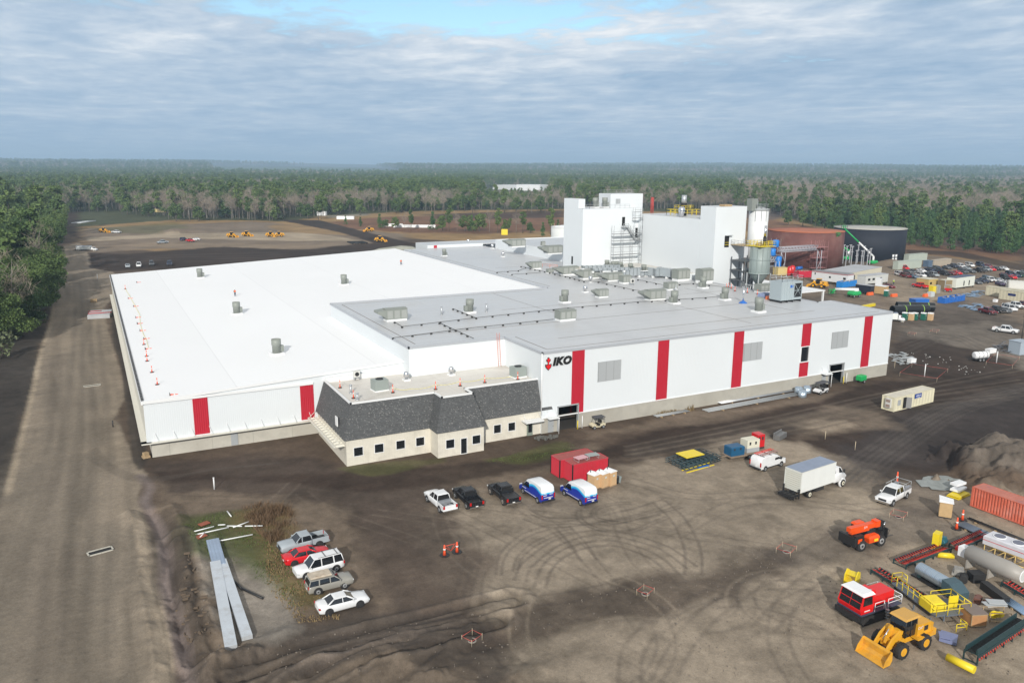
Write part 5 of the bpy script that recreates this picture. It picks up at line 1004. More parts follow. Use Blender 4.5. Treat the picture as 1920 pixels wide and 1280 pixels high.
# ---------------------------------------------------------------- yard objects
def at(p, z=None): q = GG(*p); return q if z is None else (q[0], q[1], z)
def container(name, label, base, rz, L=6.06, Wd=2.44, Hh=2.59, col=red_p, group=None, door=True, rib=.25, blackpost=True, roofcol=None):
    """base = a surveyed bottom corner; the box runs +x along its length and +y across"""
    t = thing(name, label, 'container', (*base[:2], gz(base[0], base[1])+.08), rz, group); m = MB(); n = int(L/rib)
    for y0, s in ((0, 1), (Wd, -1)):                  # corrugated long sides
        pts = []
        for k in range(n): x = .12+(L-.24)*k/n; d_ = (L-.24)/n; pts += [(x, y0+s*.02), (x+d_*.35, y0+s*.02), (x+d_*.5, y0+s*.11), (x+d_*.85, y0+s*.11)]
        pts.append((L-.12, y0+s*.02))
        for a, b_ in zip(pts[:-1], pts[1:]): m.quad((*a, .12), (*b_, .12), (*b_, Hh-.1), (*a, Hh-.1)) if s > 0 else m.quad((*b_, .12), (*a, .12), (*a, Hh-.1), (*b_, Hh-.1))
    nn = int(Wd/rib); pts = []
    for k in range(nn): y = .12+(Wd-.24)*k/nn; d_ = (Wd-.24)/nn; pts += [(.03, y), (.03, y+d_*.35), (.08, y+d_*.5), (.08, y+d_*.85)]
    pts.append((.03, Wd-.12)); pts = pts[::-1]
    for a, b_ in zip(pts[:-1], pts[1:]): m.quad((*a, .12), (*b_, .12), (*b_, Hh-.1), (*a, Hh-.1))
    m.box(.1, L-.1, .1, Wd-.1, .1, .14); m.build('wall', col, t)
    m = MB(); kx = int(L/.5)
    m.box(.02, L-.02, .02, Wd-.02, Hh-.12, Hh-.04); [m.box(.1+k*.5, .35+k*.5, .1, Wd-.1, Hh-.04, Hh-.01) for k in range(kx)]; m.build('roof', roofcol or col, t)
    pc = black if blackpost else col
    for x in (0, L-.14):
        for y in (0, Wd-.14): MB().box(x, x+.14, y, y+.14, 0, Hh).build('corner_post', pc, t)
    m = MB()
    for y in (0, Wd-.1): m.box(.14, L-.14, y, y+.1, 0, .14); m.box(.14, L-.14, y, y+.1, Hh-.1, Hh)
    for x in (0, L-.1): m.box(x, x+.1, .14, Wd-.14, 0, .14); m.box(x, x+.1, .14, Wd-.14, Hh-.1, Hh)
    m.build('frame', col, t)
    if door:
        for y in (.13, Wd/2+.01): d_ = MB().box(L-.09, L-.03, y, y+Wd/2-.14, .14, Hh-.1).build('door', col, t); q = MB(); q.cyl((L, y+.4, .2), (L, y+.4, Hh-.2), .02); q.cyl((L, y+.75, .2), (L, y+.75, Hh-.2), .02); q.build('lock_rod', steel, d_)
    return t
red_roof = mat('faded red roof', (.36,.09,.08), .7, var=.2, vscale=.8, dirt=((.12,.08,.07), .8, .8))
b1 = at((1083,901)); ra = math.radians(2)
crim = paint('crimson container paint', (.52, .03, .05), .5, .25)
c1 = container('shipping_container', 'rear red shipping container, partly hidden behind the other red one', at((1048,896.5)), .02, 6.06, 2.44, 2.6, crim, 'red shipping containers', roofcol=red_roof)
c2 = container('shipping_container', 'front red shipping container with two folding tables on its roof', at((1072,904.5)), .02, 6.06, 2.44, 2.6, crim, 'red shipping containers', roofcol=red_roof)
# set the two from their near bottom corners: the corner surveyed is (0,0) of each box
for tt, p in ((c1, (1049,897)), (c2, (1073,906))): q = G(*p); tt.location = (q[0], q[1], gz(q[0], q[1])+.06)
def table(loc, rz, m_, lab):
    t = thing('folding_table', lab, 'table', loc, rz); MB().box(-.9,.9,-.6,.6,.42,.47).build('table_top', m_, t); m = MB(); [m.tube([(x,-.55,.42),(x,-.55,.0),(x,.55,0),(x,.55,.42)], .03) for x in (-.75,.75)]; m.build('leg_frame', steel_dull, t)
q = c2.location; table((q.x+2.0, q.y+1.1, q.z+2.6), .1, mat('pink board', (.62,.35,.38), .6), 'pink folding table on the roof of the front red container'); table((q.x+4.0, q.y+1.3, q.z+2.6), -.05, mat('sage board', (.30,.34,.33), .6), 'grey green folding table on the roof of the front red container')
def toilet(label, p, rz, col=tan_p, group=None, flat=False, name='portable_toilet'):
    t = thing(name, label, 'toilet', at(p), rz, group); w_ = .6
    m = MB(); m.box(-w_, w_, -w_, w_, .1, 2.0); m.build('cabin', col, t); m = MB(); m.box(-w_-.05, w_+.05, -w_-.05, w_+.05, 0, .12); m.build('base', trim_dark if col is not tan_p else mat('dark tan', (.35,.24,.14), .7), t)
    if flat: MB().loft([[(-w_-.1,-w_-.1,2.0),(w_+.1,-w_-.1,2.0),(w_+.1,w_+.1,2.0),(-w_-.1,w_+.1,2.0)],[(-w_-.1,-w_-.1,2.08),(w_+.1,-w_-.1,2.08),(w_+.1,w_+.1,2.35),(-w_-.1,w_+.1,2.35)]]).build('roof', flat_white, t)
    else:
        m = MB(); P = [(-w_-.06, 1.98), (w_+.06, 1.98), (w_+.06, 2.05), (w_*.5, 2.22), (0, 2.30), (-w_*.5, 2.22), (-w_-.06, 2.05)]; m.profx(P, -w_-.06, w_+.06); vs = m.v; m.v = [(y, x, z) for x, y, z in vs]; m.build('roof', flat_white, t)
        MB().cyl((-.3,.35,2.1), (-.3,.35,2.55), .06).build('vent_pipe', trim_dark, t)
    dd2 = MB().box(-.42,.42,-w_-.03,-w_,.16,1.9).build('door', col, t); MB().box(-.16,.16,-w_-.045,-w_-.032,1.35,1.6).build('notice', mat('pale notice', (.55,.58,.55), .5), dd2); return t
gt = 'tan portable toilets by the red containers'
toilet('left tan portable toilet of three by the red container', (1113,914), .25, group=gt); toilet('middle tan portable toilet of three by the red container', (1129,911.5), .25, group=gt); toilet('right tan portable toilet of three by the red container', (1144,908), .22, group=gt)
toilet('single square tan wooden toilet hut with white lid roof in the yard', (1771,967), .62, mat('plywood hut', (.50,.34,.17), .7, var=.1, vscale=2), flat=True, name='wooden_hut').scale = (1.15,1.15,1.0)
wbn = thing('waste_bin', 'dark bin leaning behind the right tan toilet', 'bin', at((1155,905)), .3); MB().lathe((0,0,0), [(.35,0),(.42,.9),(.44,1.0)], 12).build('body', trim_dark, wbn); MB().cbox((.5,0,.5),(.05,.9,.9), ry=.3).build('lid', mat('grey green lid', (.25,.3,.3), .5), wbn)
# site office container
bg = container('site_office', 'cream site office container with blue sign and open door', at((1675,772)), 0, 12.2, 2.44, 2.6, mat('cream container', (.66,.62,.46), .55, var=.06, vscale=.6, dirt=((.35,.28,.18), .3, .5), ribs=('X', .3, .3)), door=False, rib=.9, blackpost=False, roofcol=mat('cream container roof', (.58,.55,.47), .7, var=.12, vscale=.5))
q = G(1675,772); bg.location = (q[0], q[1], gz(q[0], q[1])); bg.rotation_euler = (0,0,heading((1675,772),(1761,750.5)))
MB().box(6.1,8.1,-.06,-.01,1.55,2.4).build('blue_sign', mat('sign blue', (.02,.06,.30), .5), bg); script_line(bg, 'willscot', .50, (7.1,-.07,2.05), (math.radians(90),0,0), thick=.01, font_shear=.15); MB().box(6.5,7.7,-.075,-.062,1.65,1.72).build('lettering_line', trim_white, bg)
MB().box(1.0,1.9,-.05,-.01,1.0,2.0).build('window_shutter', louver_grey, bg); MB().box(2.7,3.55,-.03,-.005,.2,2.25).build('doorway', void_dark, bg); MB().cbox((3.9,-.35,1.2),(.9,.06,2.0),-.9).build('door', mat('grey door', (.24,.24,.24), .6), bg)
m = MB(); m.box(-.35,0,.5,1.5,.6,2.3); m.build('air_conditioner', mat('off white casing', (.6,.6,.57), .5), bg); MB().box(-.37,-.35,.6,1.4,.7,1.2).build('grille', mat('brown grille', (.3,.22,.18), .6), bg); MB().box(-.37,-.35,.6,1.4,1.6,2.1).build('grille', mat('brown grille', (.3,.22,.18), .6), bg)
# orange-red container at right edge
oc_m = mat('faded orange red container', (.56,.13,.075), .65, var=.15, vscale=.7, dirt=((.55,.33,.28), .5, .35))
oc = container('shipping_container', 'faded orange red shipping container at the right edge', at((1819,948)), 0, 12.2, 2.44, 2.6, oc_m, rib=.36, blackpost=False, door=True, roofcol=mat('faded orange roof', (.50,.18,.13), .7, var=.15, vscale=.5, dirt=((.12,.1,.2), .5, .3)))
q = G(1818,949); oc.location = (q[0], q[1], gz(q[0], q[1])+.1); oc.rotation_euler = (0,0,heading((1818,949),(1911,984)))
m = MB(); [m.cbox((k*1.1-2.2,0,.15+.03*(k%2)),(1.0,2.2,.12),.1*(k%3)) for k in range(5)]; o = m.build('pallet_pile', mat('grey pallets', (.22,.21,.17), .8, var=.3, vscale=1.5)); o.location = tuple(Vector(oc.location)+Vector((9.0,-4.5,2.62))); o.rotation_euler = (0,0,oc.rotation_euler.z)
v = Matrix.Rotation(oc.rotation_euler.z,4,'Z') @ Vector((9.4,1.3,2.6)); o.location = oc.location+v; tag(o, 'grey timber pallets stacked on the orange container roof', 'pallets')
# cones, rails and stakes
def tall_cone(p, label, grp=None, h=1.1): o = dup(cone, at(p), 0, label, grp); o.name = 'traffic_cone'; o['category'] = 'traffic cone'; o.scale = (1.7,1.7,h); return o
A_ = tall_cone((833.5,1040), 'left orange cone holding a red tape across the open yard', 'orange cones holding red tape'); B_ = tall_cone((857,1034.5), 'right orange cone holding a red tape across the open yard', 'orange cones holding red tape')
a = Vector(A_.location)+Vector((0,0,1.1)); b_ = Vector(B_.location)+Vector((0,0,1.1)); m = MB(); m.cyl(a, b_, .03); mid = (a+b_)/2-Vector((0,0,.75)); m.tube([a-Vector((0,0,.1)), mid, b_-Vector((0,0,.1))], .025, 4); m.tube([a.lerp(b_,.2), mid, a.lerp(b_,.8)], .02, 4); tag(m.build('barrier_tape', mat('tape red', (.75,.09,.05), .5)), 'red barrier tape strung between two orange cones in the yard', 'tape')
tall_cone((1793,992), 'orange cone at the near end of the long steel beams', None, 1.3); tall_cone((1804,975), 'orange cone behind the end of the steel beams', None, 1.2); tall_cone((1681,908), 'orange and yellow marker post by the white pickup', None, 1.6)
stake_m = mat('pale stake', (.5,.42,.3), .8); rtape = mat('pinkish red tape', (.65,.09,.07), .5)
def fenced(p, sx, sy, label, hole=True, h=.55):
    t = thing('taped_manhole', label, 'manhole', at(p), .4); P = [(-sx,-sy),(sx,-sy),(sx,sy),(-sx,sy)]
    for x, y in P: MB().cyl((x,y,0),(x,y,h+.15),.025,n=5).build('stake', stake_m, t)
    m = MB(); m.tube([(x,y,h) for x, y in P+P[:1]], .018, 4); m.build('tape', rtape, t)
    if hole: MB().lathe((0,0,0), [(.42,0),(.42,.1),(.32,.1),(.30,.03)], 14).build('ring', mat('dusty ring', (.26,.23,.20), .9), t); MB().cyl((0,0,.03),(0,0,.035),.31,n=14).build('pit', void_dark, t)
    return t
fenced((1210,1113), .7, .6, 'taped off manhole on the dark diagonal band in the middle of the yard'); fenced((1474,1035), .95, .8, 'taped off pit left of the orange telehandler'); fenced((1684,970), .95, .8, 'taped off pit between the white pickup and telehandler'); fenced((885,1205), .7, .6, 'taped off manhole near the bottom edge of the yard')
fenced((1710,628), 1.0, .8, 'small orange taped pit right of the hall corner', False); fenced((1752,623), 1.6, .8, 'wider orange taped pit in the open dirt', False)
fenced((1732,702), 5, 3.5, 'large red taped square on dark dirt behind the site office', False, .8); fenced((1880,680), 5, 2.5, 'red taped strip right of the water trailer', False, .8)
def posts(nm, label, p, h, r, m_, cat='post', grp=None): q = at(p); m = MB(); m.cyl((0,0,0),(0,0,h),r,n=6); m.cyl((0,0,h),(0,0,h+.08),r*1.3,n=6); o = m.build(nm, m_); o.location = q; tag(o, label, cat, grp); return o
posts('marker_post', 'white pipe post standing in the dark soil left of the office', (402,917), 1.6, .09, trim_white); posts('marker_post', 'tall white post between the red tape squares', (1733,706), 2.6, .10, trim_white); posts('marker_post', 'white post right of the water trailer', (1868,680), 2.6, .10, trim_white)
posts('marker_post', 'white post on the haul road edge, upper one', (122,491), 2.2, .10, trim_white); posts('marker_post', 'white post beside the road at the back left warehouse corner', (183,525), 2.2, .10, trim_white); posts('marker_post', 'white leaning post on the left edge of the haul road', (116,526), 2.2, .10, trim_white).rotation_euler = (0,-.25,0)
posts('marker_stake', 'short dark stake where the road meets the warehouse side', (212,800), 1.0, .09, trim_dark); posts('marker_stake', 'wooden stake left of the dirt pile', (1547,823), 1.3, .05, stake_m); posts('marker_stake', 'second wooden stake nearer the box truck', (1603,843), 1.3, .05, stake_m); posts('marker_stake', 'wooden stake below the taped square', (1677,690), 1.5, .05, stake_m)
m = MB(); m.cyl((0,0,0),(0,0,8.2),.14,.11); m.box(-.3,.3,-.12,.12,6.9,7.6); m.box(-.6,.6,-.05,.05,8.0,8.12); o = m.build('lamp_pole', mat('dark pole', (.06,.055,.05), .8)); o.location = at((1914,646)); tag(o, 'dark wooden pole with floodlight at the right edge', 'pole')
dw = thing('dirt_spoil', 'grey concrete slab and washout spill beside the dark dirt', 'debris'); 
def slabs(name, label, cat, p, parts, m_, rz=0, z=0.0):
    m = MB(); [m.cbox(c, d_, r) for c, d_, r in parts]; o = m.build(name, m_); q = at(p); o.location = (q[0], q[1], q[2]+z); o.rotation_euler = (0,0,rz); tag(o, label, cat); return o
bpy.data.objects.remove(dw)
rs = random.Random(3)
m = MB(); n = 22; pts = [((3.4+rs.uniform(-.9,.9))*math.cos(2*math.pi*k/n), (2.2+rs.uniform(-.6,.6))*math.sin(2*math.pi*k/n), 0) for k in range(n)]; m.add([(x,y,.14) for x,y,_ in pts]+[(0,0,.22)], [(i,(i+1)%n,n) for i in range(n)]); o = m.build('washout_spill', mat('pale grey slurry', (.27,.29,.28), .8, var=.25, vscale=.8)); o.location = at((1762,905)); tag(o, 'pale grey dried concrete spill by the dirt pile', 'concrete spill')
slabs('material_stack', 'stack of yellow boards and white panels beside the orange container', 'material stack', (1797,930), [((0,0,.12),(3.0,1.6,.12),0),((0,0,.32),(2.8,1.5,.1),.05)], yellow_p, .1); slabs('white_panel_stack', 'white panels piled on the yellow boards', 'panels', (1796,924), [((0,0,.6),(2.4,1.2,.25),.1),((.8,.5,1.0),(2.0,1.0,.3),-.1)], flat_white, .1)
slabs('grader_blade', 'grey excavator bucket lying on the gravel behind the trailer', 'bucket', (1463,822), [((0,0,.45),(2.8,.9,.8),0),((0,.5,.6),(2.8,.2,1.1),0)], mat('worn steel', (.2,.2,.2), .5, .4), .35)
# bundle of conveyor trusses under a yellow sheet
tr = thing('truss_bundle', 'dark green steel truss sections topped with a yellow sheet', 'steel bundle', at((1301,866)), .12)
m = MB()
for j in range(3):
    for y in (-2.0,-.7,.7,2.0): m.cyl((-3.8,y,.2+j*.3),(3.6,y,.2+j*.3),.07,n=5)
    for k in range(9): m.cyl((-3.8+k*.9,-2.0,.2+j*.3),(-3.4+k*.9,2.0,.2+j*.3),.05,n=4); m.cyl((-3.8+k*.9,-2.0,.2+j*.3),(-3.4+k*.9,-.7,.2+j*.3),.05,n=4)
m.build('truss', mat('dark green steel', (.02,.05,.06), .5), tr); MB().cbox((.1,.9,1.0),(3.4,2.4,.1),-.1).build('cover_sheet', yellow_p, tr)
for k, (y, nm) in enumerate(((-3.0,'yellow angle bar nearer the truss bundle'),(-3.8,'yellow angle bar farther in front of the truss bundle'))): o = MB().cbox((0,0,.08),(5.6,.12,.12)).build('angle_bar', yellow_p); q = at((1303,874)); o.location = (q[0], q[1]-.2+ (k*-1.0), q[2]); o.rotation_euler = (0,0,.1); tag(o, nm, 'steel bar')
o = MB().cbox((0,0,.1),(2.0,.5,.12)).build('blue_plank', blue_p); o.location = at((1318,876)); tag(o, 'short blue plank in front of the yellow bars', 'plank')
# equipment trailer with generators
et = thing('flatbed_trailer', 'low flatbed trailer behind the white van', 'trailer', at((1398,856)), heading((1370,856),(1430,846)))
m = MB(); m.box(-3.6,3.6,-1.1,1.1,.6,.75); m.prof([(-3.6,.6),(-3.6,.7),(-5.2,.62),(-5.2,.55)], -.12, .12); m.build('deck', mat('weathered planks', (.25,.19,.14), .8, var=.2, vscale=2), et); [wheel(et, x, s*1.15, .36, .22) for x in (-.2,.7) for s in (-1,1)]; MB().cyl((-5.0,0,0),(-5.0,0,.7),.05).build('jack', steel, et)
def on_et(x, y, z): v = Matrix.Rotation(et.rotation_euler.z,4,'Z') @ Vector((x,y,z)); return tuple(Vector(et.location)+v)
def genset(name, label, loc, L, Wd, Hh, c1_, c2_=None, split=.5):
    t = thing(name, label, 'generator', loc, et.rotation_euler.z)
    if c2_: MB().box(-L/2,L/2,-Wd/2,Wd/2,0,Hh*split).build('base_tank', c2_, t); MB().box(-L/2+.01,L/2-.01,-Wd/2+.01,Wd/2-.01,Hh*split,Hh).build('hood', c1_, t)
    else: MB().loft([[(-L/2,-Wd/2,0),(L/2,-Wd/2,0),(L/2,Wd/2,0),(-L/2,Wd/2,0)],[(-L/2,-Wd/2,Hh-.12),(L/2,-Wd/2,Hh-.12),(L/2,Wd/2,Hh-.12),(-L/2,Wd/2,Hh-.12)],[(-L/2+.1,-Wd/2+.1,Hh),(L/2-.1,-Wd/2+.1,Hh),(L/2-.1,Wd/2-.1,Hh),(-L/2+.1,Wd/2-.1,Hh)]]).build('hood', c1_, t)
    for x in (-L/4, L/5): MB().box(x-.18,x+.12,-Wd/2-.02,-Wd/2,Hh*.62,Hh*.85).build('panel', trim_dark, t)
    return t
genset('air_compressor', 'teal blue compressor at the hitch end of the flatbed trailer', on_et(-2.2,0,.76), 2.4, 1.7, 1.35, mat('teal blue', (.012,.09,.19), .45)); genset('generator', 'cream and grey generator in the middle of the flatbed trailer', on_et(.9,.3,.76), 2.3, 1.6, 1.9, mat('cream hood', (.66,.64,.52), .45), steel_dull, .35)
genset('welder_stack', 'stack of red welding machines right of the generator', on_et(3.0,1.0,.76), 1.3, 1.5, 2.2, red_p, trim_dark, .12)
# telehandler
TH_o = mat('telehandler orange', (.80,.085,.008), .35, dirt=((.25,.1,.05), .2, 1.5))
th_ = thing('telehandler', 'orange telehandler with black boom head and forks parked on the gravel', 'telehandler')
m = MB(); m.prof([(-2.6,.75),(-2.7,1.7),(-1.5,1.75),(-1.2,1.2),(1.6,1.15),(2.3,1.5),(2.5,.9),(2.2,.65)], -.62, .62); m.box(-2.75,-2.4,-1.15,1.15,.7,1.75); m.box(-2.5,-1.3,-1.1,-.6,.8,1.9); m.build('chassis', black, th_)
m = MB(); m.loft([[(-2.6,-.30,2.1),(-2.6,.28,2.1),(-2.6,.28,2.62),(-2.6,-.30,2.62)],[(1.9,-.30,2.0),(1.9,.28,2.0),(1.9,.28,2.55),(1.9,-.30,2.55)]]); m.cbox((-.9,-.0,1.93),(2.8,.5,.3)); m.cbox((1.75,0,2.35),(.7,.72,.75)); m.build('boom', TH_o, th_); sign_text('JLG', .34, trim_white, th_, (-.2,-.315,2.33), (math.radians(90),0,0), thick=.005)
m = MB(); m.loft([[(-1.0,.38,1.2),(-1.0,1.15,1.2),(1.0,1.15,1.2),(1.0,.38,1.2)],[(-.9,.42,2.4),(-.9,1.1,2.4),(.35,1.1,2.4),(.35,.42,2.4)]]); m.build('cab_window', dark_glass, th_); m = MB(); m.loft([[(-1.0,.36,2.4),(-1.0,1.18,2.4),(.5,1.18,2.4),(.5,.36,2.4)],[(-.8,.45,2.62),(-.8,1.08,2.62),(.3,1.08,2.62),(.3,.45,2.62)]]); m.build('cab_roof', TH_o, th_)
m = MB(); m.loft([[(-.55,-1.25,.8),(.95,-1.25,.8),(.95,-.55,.8),(-.55,-.55,.8)],[(-.65,-1.3,1.35),(1.05,-1.3,1.35),(1.05,-.55,1.35),(-.65,-.55,1.35)],[(-.5,-1.15,1.6),(.95,-1.15,1.6),(.95,-.55,1.6),(-.5,-.55,1.6)]]); m.build('engine_cover', TH_o, th_); MB().box(-2.2,-1.6,-1.13,-1.1,1.05,1.55).build('side_panel', TH_o, th_); MB().box(.15,.75,-1.335,-1.30,.95,1.25).build('yellow_badge', yellow_p, th_)
m = MB(); m.cbox((2.35,0,2.1),(.7,.7,1.1), ry=.35); m.cbox((2.75,0,1.4),(.35,.8,1.3), ry=-.2); m.box(2.85,3.0,-.75,.75,.55,1.75); m.build('boom_head', black, th_)
m = MB(); [m.box(3.0,4.3,y,y+.14,.5,.57) for y in (-.5,.36)]; m.tube([(3.0,-.75,1.0),(3.3,-.75,1.5),(3.3,.75,1.5),(3.0,.75,1.0)], .04); m.build('fork', mat('fork steel', (.08,.07,.06), .6), th_); MB().cyl((2.55,-.4,1.75),(2.75,-.4,2.45),.07).build('hydraulic_ram', chrome, th_)
def bigwheel(par, x, y, r, wd, rim, nm='wheel'):
    s = 1 if y > 0 else -1; w_ = MB().cyl((x,y,r),(x,y-s*.08,r), r*.52, n=18).build(nm, rim, par); m = MB()
    m.loft([[(x+rr2*math.cos(a_), yy, r+rr2*math.sin(a_)) for a_ in [2*math.pi*k/24 for k in range(24)]] for rr2, yy in ((r*.52,y-s*.02),(r*.90,y+s*.02),(r*.97,y-s*.06),(r*.97,y-s*(wd-.06)),(r*.88,y-s*wd))], 0, True)
    for k in range(22): a_ = 2*math.pi*k/22; m.cbox((x+r*.98*math.cos(a_), y-s*(wd*.28 if k%2 else wd*.72), r+r*.98*math.sin(a_)), (.07, wd*.5, r*.13), 0, ry=-a_)
    o = m.build('tyre', rubber, w_); MB().cyl((x,y+s*.0,r),(x,y+s*.05,r), r*.2, n=10).build('hub', trim_dark if rim is steel else rim, w_); return w_
for x in (-1.55,1.55):
    for s in (-1,1): bigwheel(th_, x, s*1.22, .66, .42, steel)
place(th_, (1615,1034), (1653,1023.5), -1, track=1.2)
# wheel loader
ld = thing('wheel_loader', 'yellow wheel loader with its bucket lowered to the ground', 'wheel loader'); Y_ = cat_y
m = MB(); m.loft([[(-3.1,-.85,1.2),(-3.1,.85,1.2),(-3.1,.85,2.1),(-3.1,-.85,2.1)],[(-2.6,-.95,1.0),(-2.6,.95,1.0),(-2.6,.95,2.35),(-2.6,-.95,2.35)],[(-.75,-.95,1.1),(-.75,.95,1.1),(-.75,.95,2.5),(-.75,-.95,2.5)]]); m.cbox((-3.2,0,1.15),(.5,1.9,.6)); m.build('engine_hood', Y_, ld)
for s in (-1,1): MB().cbox((-1.9,s*.96,1.95),(.5,.04,.45)).build('side_grille', trim_dark, ld)
sign_text('CAT', .36, trim_white, ld, (-1.1,.985,2.15), (math.radians(90),0,math.radians(180)), thick=.005)
m = MB(); m.box(-2.8,-.4,-1.35,1.35,1.25,1.4); m.box(-2.6,.2,-.5,.5,.75,1.3); m.box(.3,2.1,-.55,.55,.7,1.35); m.cyl((.2,0,.6),(.2,0,1.5),.25); m.box(1.2,1.7,-1.2,1.2,.7,.95); m.box(-1.9,-1.5,-1.2,1.2,.7,.95); m.prof([(.5,1.2),(1.0,2.3),(1.5,2.3),(1.9,1.2)], -.5, .5); m.build('frame', Y_, ld)
m = MB(); m.loft([[(-.9,-.72,1.45),(.65,-.72,1.45),(.65,.72,1.45),(-.9,.72,1.45)],[(-.9,-.75,2.5),(.75,-.75,2.5),(.75,.75,2.5),(-.9,.75,2.5)],[(-.85,-.68,3.15),(.55,-.68,3.15),(.55,.68,3.15),(-.85,.68,3.15)]]); m.build('cab', dark_glass, ld); MB().loft([[(-1.1,-.85,3.15),(.85,-.85,3.15),(.85,.85,3.15),(-1.1,.85,3.15)],[(-1.0,-.78,3.32),(.7,-.78,3.32),(.7,.78,3.32),(-1.0,.78,3.32)]]).build('cab_roof', mat('ochre cab roof', (.60,.34,.08), .6, ribs=('X', .25, .4)), ld)
m = MB(); [m.tube([(x,s*.74,1.45),(x,s*.70,3.15)], .05) for x in (-.88,-.1,.62) for s in (-1,1)]; m.build('cab_post', black, ld)
m = MB()
for s in (-1,1):
    P = [(.9,2.25),(1.25,2.35),(2.2,1.75),(3.1,.65),(3.0,.35),(2.75,.5),(1.9,1.35),(.95,1.95)]; m.prof(P, s*.62-.09, s*.62+.09)
m.box(2.0,2.15,-.55,.55,1.35,1.6); m.prof([(1.2,1.6),(1.5,2.6),(1.8,2.6),(2.3,1.1),(2.0,1.0)], -.12, .12); m.build('lift_arm', Y_, ld)
MB().cyl((1.0,0,2.3),(1.7,0,2.5),.1).cyl((1.7,0,2.5),(2.6,0,1.6),.05).build('hydraulic_ram', chrome, ld)
mb = MB(); P = [(3.1,.95),(3.05,.45),(3.3,.10),(4.15,.02),(4.2,.06),(3.4,.2),(3.2,.5),(3.25,1.05),(3.15,1.25)]; mb.prof(P, -1.45, 1.45)
for s in (-1.45,1.42): mb.prof([(3.12,1.22),(3.06,.45),(3.3,.05),(4.15,.0),(3.95,.55),(3.3,1.28)], s, s+.04)
mb.build('bucket', mat('bucket yellow', (.70,.35,.03), .5, var=.15, vscale=1.2, dirt=((.30,.18,.08), .6, .9)), ld)
for x in (-1.55,1.5):
    for s in (-1,1): bigwheel(ld, x, s*1.42, .74, .55, Y_); MB().cyl((x,s*.9,.95),(x,s*1.36,.95),.84,n=16).build('fender', trim_dark if x > 0 else Y_, ld) if False else None
place(ld, (1735,1217), (1689,1236), 1, track=1.3)
# snow groomer style red track machine
rd = thing('tracked_machine', 'red tracked machine with white cab roof and white handrails beside the loader', 'tracked machine', (0,0,0))
RM = mat('machine red', (.72,.012,.012), .3)
m = MB(); m.loft([[(1.3,-1.45,1.25),(3.0,-1.45,1.25),(3.0,1.45,1.25),(1.3,1.45,1.25)],[(1.2,-1.5,1.75),(3.15,-1.5,1.75),(3.15,1.5,1.75),(1.2,1.5,1.75)],[(1.3,-1.4,3.2),(2.75,-1.4,3.2),(2.75,1.4,3.2),(1.3,1.4,3.2)]]); m.build('cab', RM, rd)
MB().loft([[(1.15,-1.5,3.2),(2.9,-1.5,3.2),(2.9,1.5,3.2),(1.15,1.5,3.2)],[(1.3,-1.25,3.42),(2.75,-1.25,3.42),(2.75,1.25,3.42),(1.3,1.25,3.42)]]).build('cab_roof', flat_white, rd)
for y0, y1 in ((-1.32,-.04),(.04,1.32)):
    for z0, z1, x0, x1 in ((1.85,2.42,3.14,2.98),(2.50,3.08,2.96,2.80)): MB().loft([[(x0-.03,y0,z0),(x0+.015,y0,z0),(x0+.015,y1,z0),(x0-.03,y1,z0)],[(x1-.03,y0*.97,z1),(x1+.015,y0*.97,z1),(x1+.015,y1*.97,z1),(x1-.03,y1*.97,z1)]]).build('windscreen', dark_glass, rd)
for s in (-1,1): MB().loft([[(1.45,s*1.49,2.2),(2.85,s*1.49,2.2),(2.85,s*1.44,2.2),(1.45,s*1.44,2.2)],[(1.5,s*1.43,3.05),(2.7,s*1.43,3.05),(2.7,s*1.38,3.05),(1.5,s*1.38,3.05)]]).build('side_window', dark_glass, rd)
m = MB(); m.box(-2.4,1.1,-.8,1.0,1.5,2.6); m.prof([(-.2,2.6),(1.0,2.6),(1.0,3.0),(.1,3.0)], -.7,.5); m.build('engine_cover', RM, rd); MB().cyl((.9,.6,2.6),(.9,.6,3.2),.13).build('exhaust_pipe', chrome, rd)
m = MB(); m.box(-3.0,3.1,-1.6,1.6,1.2,1.32); m.build('deck', mat('dark blue grey deck', (.05,.06,.10), .6), rd)
for s in (-1,1):
    m = MB(); m.prof([(-3.0,.55),(-2.7,.95),(2.6,.95),(3.0,.55),(2.7,.1),(-2.7,.1)], s*1.35-.28, s*1.35+.28); m.build('track', rubber, rd)
m = MB(); m.box(-2.9,2.9,-1.0,1.0,.5,1.2); m.box(3.0,3.5,-1.5,1.5,.6,1.2); m.build('undercarriage', black, rd)
m = MB()
for s in (-1,1):
    for a_, b_ in ((-3.0,-.9),(-.3,1.1)): m.tube([(a_,s*1.55,1.3),(a_,s*1.55,2.2),(b_,s*1.55,2.2),(b_,s*1.55,1.3)], .035); m.tube([(a_,s*1.55,1.75),(b_,s*1.55,1.75)], .03)
m.tube([(-3.0,-1.55,2.2),(-3.0,1.55,2.2)], .035); m.tube([(-3.0,-1.55,1.75),(-3.0,1.55,1.75)], .03); m.build('handrail', flat_white, rd)
m = MB(); [m.box(-.75,-.45,1.55,1.95,.3+k*.3,.36+k*.3) for k in range(4)]; m.tube([(-.8,1.9,.4),(-.8,1.6,1.9)], .03); m.tube([(-.4,1.9,.4),(-.4,1.6,1.9)], .03); m.build('step_ladder', steel, rd)
MB().box(1.8,2.6,1.49,1.515,1.58,1.68).build('lettering_line', trim_white, rd)
q = at((1628,1150)); rd.location = q; rd.rotation_euler = (0,0,heading((1700,1122),(1560,1172))+.5)
rd.scale = (.9,.9,.95); rd.rotation_euler = (0,0,math.atan2(*(lambda a,b:(b[1]-a[1],b[0]-a[0]))(G(1680,1168),G(1612,1192))))
